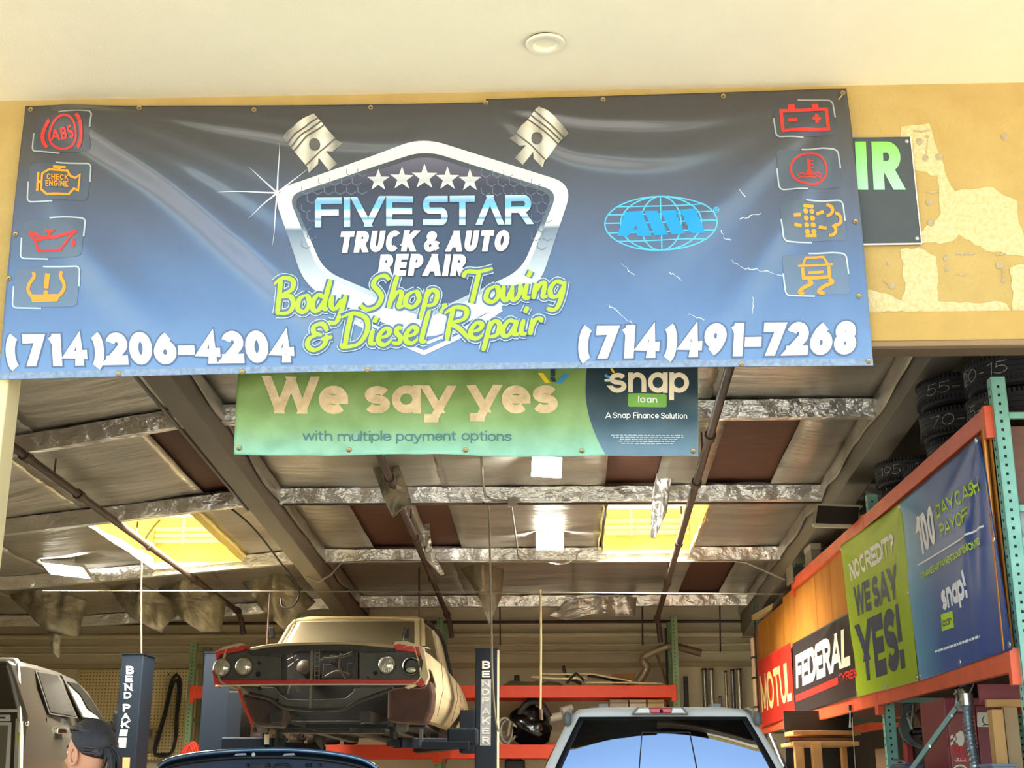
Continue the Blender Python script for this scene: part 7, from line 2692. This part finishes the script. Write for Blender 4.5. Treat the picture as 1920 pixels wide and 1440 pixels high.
m = MB()
for s0 in (.375, .640):
    m.grid(lambda s, t: wwin(s0 + .006 * s, .04 + .80 * t, .034, .085), 1, 12)
m.grid(lambda s, t: wwin(.375 + .271 * s, .84 + .008 * t, .034, .085), 12, 1)
m.build('slider_seam', M_BLACK, gw_)
# third brake light
def wback(px, py, o_):
    p = at(px, py, YW + .19)
    p.y = YW + .17 - o_
    return p
def wplate(nm, poly, mm, o_, th, par=None, bev=.005):
    m_ = MB(); m_.prism(poly, lambda x, y: wback(x, y, o_), lambda x, y: wback(x, y, o_ - th)); return m_.build(nm, mm, par or wt, bevel=bev)
lb = wplate('brake_light', [(1184, 1340), (1193, 1327), (1281, 1327), (1291, 1340)], mat('grey lamp base', (120, 118, 116), .4), .015, .06)
wplate('clear_lens', [(1190, 1338), (1197, 1328), (1216, 1328), (1219, 1338)], mat('clear lens', (232, 228, 226), .15, coat=.5), .022, .03, lb)
wplate('clear_lens', [(1258, 1338), (1260, 1328), (1277, 1328), (1285, 1338)], mat('clear lens2', (232, 228, 226), .15, coat=.5), .022, .03, lb)
wplate('red_lens', [(1220, 1338), (1217, 1328), (1259, 1328), (1257, 1338)], mat('red lens', (196, 34, 64), .15, coat=.5), .024, .03, lb)
m = MB(); m.sphere(wback(1239, 1334, .028), .012, 10, 8); m.build('camera', M_BLACK, lb, smooth=60)
# roof strip caps, channel ends, side glass, tailgate, bed, wheels
for x in (1131, 1341):
    p = at(x, 1320, YW + .6)
    m = MB(); m.bx(p.x - .035, p.x + .035, YW + .55, YW + .75, zroof - .03, zroof + .035); m.build('roof_cap', mat('grey roof cap', (150, 148, 142), .5), wt, bevel=.01)
for sx in (-1, 1):
    m = MB(); m.tube([(XW + sx * .615, YW + .20, zroof - .045), (XW + sx * .60, YW + .40, zroof - .012), (XW + sx * .60, YW + 1.4, zroof - .008)], .016, 8); m.build('roof_channel', mat('grey channel', (130, 128, 122), .5), wt, smooth=60)
    m = MB(); m.sphere((XW + sx * .632, YW + .185, zroof - .085), (.028, .03, .05), 12, 8); m.build('channel_cap', mat('grey cap', (110, 110, 106), .5), wt, smooth=60)
    m = MB()
    m.grid(lambda s, t: Vector((XW + sx * (wprof(1.30 + .45 * t)[1] + .006), YW + .35 + 1.3 * s + .2 * t * (1 - 2 * s), 1.30 + .45 * t)), 10, 8); m.build('side_window', M_GLASSD, wt, smooth=180, thick=.01)
    m = MB(); m.bx(XW + sx * .96, XW + sx * 1.16, YW + 2.0, YW + 2.1, 1.25, 1.55); m.build('mirror', M_WHT_P, wt, bevel=.03)
    m = MB(); m.bx(XW + sx * .86, XW + sx * .95, YW - 1.55, YW - .02, .55, 1.30); m.build('bed_side', M_WHT_P, wt, bevel=.02)
m = MB(); m.bx(XW - .86, XW + .86, YW - 1.55, YW - .02, .55, .72); m.build('bed_floor', M_UNDER, wt)
m = MB(); m.bx(XW - .86, XW + .86, YW - 1.60, YW - 1.54, .56, 1.30); m.build('tailgate', M_WHT_P, wt, bevel=.02)
m = MB(); m.bx(XW - .93, XW + .93, YW + 2.5, YW + 3.6, .55, 1.22); m.build('hood', M_WHT_P, wt, bevel=.08)
for y in (YW - .8, YW + 2.9):
    for sx in (-1, 1):
        Mx = Matrix.Translation((XW + sx * .80, y, .39)) @ Matrix.Rotation(pi / 2, 4, 'Y')
        m = MB(); m.lathe([(.22, .12), (.36, .12), (.39, .08), (.39, -.08), (.36, -.12), (.22, -.12)], 30, Mx, closed=True); w = m.build('wheel', M_RUB, wt, smooth=40)
        m = MB(); m.lathe([(.001, .1), (.2, .1), (.225, .06), (.225, -.06), (.001, -.05)], 24, Mx); m.build('rim', M_SILVL, w, smooth=40)

# ------------------------------------------------------------------ dark blue car with its hood up
M_BLUC = mat('dark blue car paint', (24, 44, 70), .18, metal=.3, coat=.8)
M_LINER = mat('hood underside', (92, 108, 134), .4, metal=.2, var=.15, vscale=5)
YH = 2.4
hx0, hx1 = at(296, 1440, YH).x, at(707, 1440, YH).x
bc = thing('blue_car', ((hx0 + hx1) / 2, YH + .4, 0), 'dark blue car with its hood raised in front of the classic car', 'car')
top = [(296, 1436), (315, 1424), (360, 1414), (430, 1407), (500, 1404.5), (560, 1405.5), (620, 1411), (668, 1420), (692, 1429), (707, 1440)]
TP = [at(x, y, YH) for x, y in smooth_path(top, 4)]
nT = len(TP)
def hood(o_, drop):
    def fn(s, t):
        k_ = s * (nT - 1)
        i = min(int(k_), nT - 2)
        p = TP[i].lerp(TP[i + 1], k_ - i)
        z = p.z - drop
        zb = .95
        zz = z + (zb - z) * t
        bulge = .10 * sin(pi * t) * (.6 + .4 * sin(pi * s))
        return Vector((p.x + (p.x - (hx0 + hx1) / 2) * .10 * t, YH + .42 * t + bulge + o_, zz))
    return fn
m = MB(); m.grid(hood(.03, 0), 60, 24); hd = m.build('hood', M_BLUC, bc, smooth=180, thick=.025)
m = MB(); m.grid(lambda s, t: hood(-.012, .045)(.04 + .92 * s, t), 50, 20); m.build('hood_liner', M_LINER, hd, smooth=180)
m = MB()
m.tube([hood(.02, .004)(i / 40, 0) + Vector((0, -.012, 0)) for i in range(41)], .014, 8); m.build('hood_edge', mat('lip with painted sky reflection', (120, 150, 176), .2, metal=.6, coat=.5), hd, smooth=60)  # the lip's bright sky reflection is put into its pale colour
m = MB()
m.tube([hood(-.02, .050)(.05 + .9 * i / 40, 0) for i in range(41)], .012, 8); m.build('hood_seal', M_BLACK, hd, smooth=60)
YHF = YH - .03
def hp(nm, poly, mm, th=.012):
    m_ = MB(); m_.prism(poly, lambda x, y: at(x, y, YHF), lambda x, y: at(x, y, YHF) + Vector((0, th, 0))); return m_.build(nm, mm, hd)
for x0 in (442, 533):
    hp('bump_stop', [(x0, 1413), (x0 + 18, 1412), (x0 + 20, 1416), (x0 - 3, 1417)], mat('grey stop', (146, 156, 168), .5))
m = MB(); m.sphere(at(475, 1415, YHF), .014, 10, 8); m.build('bump_stop', mat('white button', (220, 222, 220), .4), hd, smooth=60)
hp('latch_plate', [(473, 1434), (497, 1433), (497, 1441), (473, 1441)], M_BLACK)
m = MB(); m.tube([at(*q, YHF - .005) for q in [(514, 1442), (516, 1436), (524, 1433), (536, 1433), (543, 1436), (545, 1442)]], .009, 8); m.build('latch_ring', M_BLACK, hd, smooth=60)
m = MB()
for x in (465, 504, 575, 600, 582):
    p = at(x, 1435, YHF)
    m.lathe([(.004, 0), (.011, .004), (.013, 0)], 12, Matrix.Translation(p) @ Matrix.Rotation(pi / 2, 4, 'X'))
m.build('liner_clip', M_BLACK, hd)
xm = (hx0 + hx1) / 2
m = MB(); m.bx(xm - .88, xm + .88, YH - .55, YH + .6, .3, .88); m.build('front_body', M_BLUC, bc, bevel=.10)
m = MB(); m.bx(xm - .88, xm + .88, YH + .55, YH + 3.3, .3, .95); m.build('rear_body', M_BLUC, bc, bevel=.08)
def br_(z, y0, y1, hw, r):
    return [Vector((xm + x, y, z)) for x, y in rrect(-hw, y0, hw, y1, r, 5)]
m = MB(); m.loft([br_(.93, YH + .7, YH + 3.1, .82, .1), br_(1.25, YH + 1.2, YH + 2.8, .70, .1), br_(1.40, YH + 1.5, YH + 2.5, .58, .1)]); m.build('cabin', M_GLASSD, bc, smooth=40)
for sx in (-1, 1):
    m = MB(); m.sphere((xm + sx * .66, YH - .52, .68), (.17, .09, .09), 16, 10); m.build('headlight', M_LENS, bc, smooth=60)
    for y in (YH, YH + 2.6):
        Mx = Matrix.Translation((xm + sx * .80, y, .32)) @ Matrix.Rotation(pi / 2, 4, 'Y')
        m = MB(); m.lathe([(.19, .1), (.30, .1), (.32, .07), (.32, -.07), (.30, -.1), (.19, -.1)], 28, Mx, closed=True); w = m.build('wheel', M_RUB, bc, smooth=40)
        m = MB(); m.lathe([(.001, .09), (.17, .09), (.19, .05), (.19, -.05), (.001, -.05)], 20, Mx); m.build('rim', M_SILVL, w, smooth=40)
# ------------------------------------------------------------------ the person walking in front
M_SKIN = mat('skin', (214, 150, 112), .55, var=.08, vscale=14)
M_HAIR = mat('dark hair', (36, 29, 28), .6, var=.4, vscale=60, stretch=(1, 1, .15), bump=.5, bscale=120, bdist=.004)
M_SHIRT = mat('blue work shirt', (44, 58, 104), .85, var=.1)
M_TROU = mat('dark trousers', (38, 40, 48), .85, var=.15)
M_SHOE = mat('black shoe', (26, 24, 24), .5)
PYY = -1.0
hc = at(166, 1416, PYY)          # head centre
pr = thing('person', (hc.x, PYY, 0), 'person with dark hair tied back and a blue collar, facing away beside the silver pickup', 'person')
SCL = (hc.z + .115) / 1.74
fwd = Vector((-.84, .54, 0)).normalized()      # looking away and to one side
rgt = Vector((fwd.y, -fwd.x, 0))


def bp(f, r, z):
    return Vector((hc.x, PYY, 0)) + (fwd * f + rgt * r) * SCL + Vector((0, 0, z * SCL))


def skin(name, nodes, edges, mm, par, root=0, sub=2):
    me = bpy.data.meshes.new(name)
    off = WLOC[par.name]
    me.from_pydata([tuple(n_[0] - off) for n_ in nodes], edges, [])
    me.materials.append(mm)
    o = bpy.data.objects.new(name, me)
    COL.objects.link(o)
    o.parent = par
    md = o.modifiers.new('skin', 'SKIN')
    md.use_smooth_shade = True
    sv = me.skin_vertices[0].data
    for i, n_ in enumerate(nodes):
        r_ = n_[1]
        sv[i].radius = (r_, r_) if not isinstance(r_, tuple) else r_
        sv[i].use_root = (i == root)
    s = o.modifiers.new('sub', 'SUBSURF')
    s.levels = s.render_levels = sub
    WLOC[o.name] = off
    return o


k_ = SCL
N, E_ = [], []
def nd(f, r, z, rad, par=None):
    N.append((bp(f, r, z), rad if isinstance(rad, tuple) else rad * k_))
    if par is not None:
        E_.append((par, len(N) - 1))
    return len(N) - 1
pel = nd(0, 0, .94, .13)
wa = nd(.01, 0, 1.10, .125, pel)
ch = nd(.01, 0, 1.28, .15, wa)
sh = nd(-.01, 0, 1.41, .12, ch)
nk = nd(-.01, 0, 1.49, .056, sh)
nk2 = nd(.01, 0, 1.56, .055, nk)
hands = []
for s_ in (-1, 1):
    a = nd(-.01, s_ * .17, 1.40, .065, sh)
    el_ = nd(-.03, s_ * .23, 1.12, .045, a)
    wr_ = nd(.04, s_ * .25, .89, .030, el_)
    pm_ = nd(.055, s_ * .25, .82, .034, wr_)
    hands.append((s_, pm_))
    for j, (df, ln) in enumerate(((.030, .075), (.012, .085), (-.006, .080), (-.024, .062))):
        b0 = nd(.055 + df, s_ * .25, .785, .010, pm_)
        b1 = nd(.060 + df, s_ * .248, .785 - ln * .55, .009, b0)
        nd(.066 + df, s_ * .240, .785 - ln, .008, b1)
    t0 = nd(.085, s_ * .243, .83, .011, pm_)
    nd(.10, s_ * .236, .79, .009, t0)
    h1 = nd(0, s_ * .09, .88, .10, pel)
    kn = nd(.02, s_ * .10, .50, .062, h1)
    an = nd(-.01, s_ * .10, .10, .042, kn)
    nd(.10, s_ * .105, .04, .04, an)
skin('body', N, E_, M_SKIN, pr)
# head: one shaped surface
hz = 1.625
def head_pt(a, t):
    """a around, t from chin to crown"""
    z = -.115 + .235 * t
    if t <= 0.0:
        r = .02
    r = .078 * sqrt(max(0.0, 1 - ((t - .56) / .56) ** 2 * (1 if t < .56 else 1.62)))
    f = cos(a)
    s_ = sin(a)
    fr = r * (1.18 if f > 0 else 1.32)
    ff = f * fr
    if f > 0 and t < .45:
        ff += .012 * f
    if f > .9 and .33 < t < .52:
        ff += .022 * (1 - abs(t - .40) / .12 if abs(t - .40) < .12 else 0)
    return ff, s_ * r * 1.0, z


m = MB()
rings = []
for j in range(21):
    t = j / 20
    rings.append([bp(head_pt(2 * pi * i / 28, min(max(t, .01), .985))[0], head_pt(2 * pi * i / 28, min(max(t, .01), .985))[1], hz + head_pt(0, min(max(t, .01), .985))[2]) for i in range(28)])
m.loft(rings)
m.build('head', M_SKIN, pr, smooth=180)
for s_ in (-1, 1):
    m = MB()
    c = bp(-.012, s_ * .078, hz - .005)
    m.tube([c + (fwd * (.020 * cos(a)) + rgt * (s_ * .006)) + Vector((0, 0, .033 * sin(a))) for a in [q * pi / 9 for q in range(18)]], .0075, 8, closed=True)
    m.sphere(c, (.012, .016, .024), 12, 8)
    m.build('ear', M_SKIN, pr, smooth=180)
    m = MB(); m.sphere(bp(.083, s_ * .03, hz + .012), .012, 12, 8); m.build('eye', mat('eye white', (230, 226, 220), .2), pr, smooth=180)
    m = MB(); m.tube([bp(.09, s_ * .014, hz + .034), bp(.088, s_ * .035, hz + .038), bp(.076, s_ * .05, hz + .032)], .004, 6); m.build('eyebrow', M_HAIR, pr)
m = MB(); m.tube([bp(.094, -.02, hz - .062), bp(.102, 0, hz - .060), bp(.094, .02, hz - .062)], .006, 8); m.build('mouth', mat('lips', (176, 96, 84), .5), pr, smooth=180)
# hair: swept back cap with a nape line, then the tied tail
m = MB()
def hair(s, t):
    a = 2 * pi * s
    f = cos(a)
    lo = .62 - .30 * (.5 - .5 * cos(a - pi)) * 0
    base = .80 if f > .35 else (.80 - (.35 - f) * .42 if f > -.5 else .44 - (-.5 - f) * .16)
    tt = base + (.985 - base) * t
    ff, ss, zz = head_pt(a, tt)
    g = 1.10 + .035 * noise.noise(Vector((s * 26, t * 3, 4))) + (.10 if f < -.2 else .04) * sin(pi * min(1, t * 1.15))
    return bp(ff * g, ss * g, hz + zz + .014 + .012 * t)
m.grid(hair, 60, 18)
m.build('hair', M_HAIR, pr, smooth=180, thick=.006)
m = MB()
tie = bp(-.108, 0, hz + .018)
for q in range(150):
    a = rnd.uniform(-.2, 1.2) * pi if q % 3 else rnd.uniform(0, 2 * pi)
    ca = cos(a)
    base = .80 if ca > .35 else (.80 - (.35 - ca) * .42 if ca > -.5 else .44 - (-.5 - ca) * .16)
    ff, ss, zz = head_pt(a, base + rnd.uniform(0, .12))
    p0 = bp(ff * 1.12, ss * 1.12, hz + zz + .016)
    cen = bp(0, 0, hz + .02)
    pts = []
    for i in range(9):
        f = i / 8
        p = p0.lerp(tie, f)
        d = (p - cen)
        rr = .109 * SCL + .005 * rnd.random()
        if d.length < rr and 0 < f < .9:
            p = cen + d.normalized() * rr * (1.0 + .04 * (1 - f))
        pts.append(p)
    m.tube(pts, .0036, 5)
m.build('hair_strands', mat('hair strand', (62, 52, 52), .45), pr, smooth=180)
m = MB()
tp = smooth_path([tuple(bp(-.095, -.0, hz + .02)), tuple(bp(-.125, .004, hz + .015)), tuple(bp(-.155, .006, hz - .03)), tuple(bp(-.15, .01, hz - .10)), tuple(bp(-.125, .012, hz - .17))], 8)
for q in range(26):
    o_ = Vector((rnd.gauss(0, .012), rnd.gauss(0, .012), rnd.gauss(0, .008)))
    kk = rnd.uniform(.75, 1.1)
    pts = [Vector(p) + o_ * (.3 + 1.6 * i / len(tp)) for i, p in enumerate(tp[:max(6, int(len(tp) * kk))])]
    m.tube(pts, [.013 * (1 - .75 * i / len(pts)) for i in range(len(pts))], 6)
m.build('ponytail', M_HAIR, pr, smooth=180)
m = MB(); c = bp(-.112, .002, hz + .018); m.tube([c + rgt * (.024 * cos(a)) + Vector((0, 0, .024 * sin(a))) for a in [q * pi / 8 for q in range(16)]], .007, 8, closed=True); m.build('hair_tie', M_BLACK, pr, smooth=180)
# clothes
N, E_ = [], []
a0 = nd(0, 0, .93, .150)
a1 = nd(.01, 0, 1.10, .145, a0)
a2_ = nd(.01, 0, 1.28, .172, a1)
a3_ = nd(-.01, 0, 1.41, .142, a2_)
a4_ = nd(-.012, 0, 1.475, .085, a3_)
for s_ in (-1, 1):
    b0 = nd(-.01, s_ * .17, 1.40, .085, a3_)
    b1 = nd(-.02, s_ * .21, 1.24, .068, b0)
    nd(-.028, s_ * .225, 1.15, .064, b1)
skin('shirt', N, E_, M_SHIRT, pr)
m = MB(); m.loft([[bp(-.012 + .072 * cos(a), .076 * sin(a), z + .014 * (-cos(a))) for a in [q * pi / 12 for q in range(24)]] for z in (1.475, 1.50, 1.525)], cap0=False, cap1=False); m.build('collar', M_SHIRT, pr, smooth=180, thick=.008)
N, E_ = [], []
a0 = nd(0, 0, .95, .148)
for s_ in (-1, 1):
    b0 = nd(0, s_ * .09, .84, .115, a0)
    b1 = nd(.02, s_ * .10, .50, .085, b0)
    nd(-.01, s_ * .10, .12, .075, b1)
skin('trousers', N, E_, M_TROU, pr)
for s_ in (-1, 1):
    m = MB()
    m.loft([[bp(f + 0, s_ * .105 + w * cos(a), .052 + h * sin(a)) for a in [q * pi / 8 for q in range(16)]] for f, w, h in ((-.09, .03, .045), (-.05, .045, .052), (.04, .05, .05), (.13, .045, .04), (.18, .02, .03))])
    for v in m.v:
        v.z = max(v.z, .002)
    m.build('shoe', M_SHOE, pr, smooth=180)
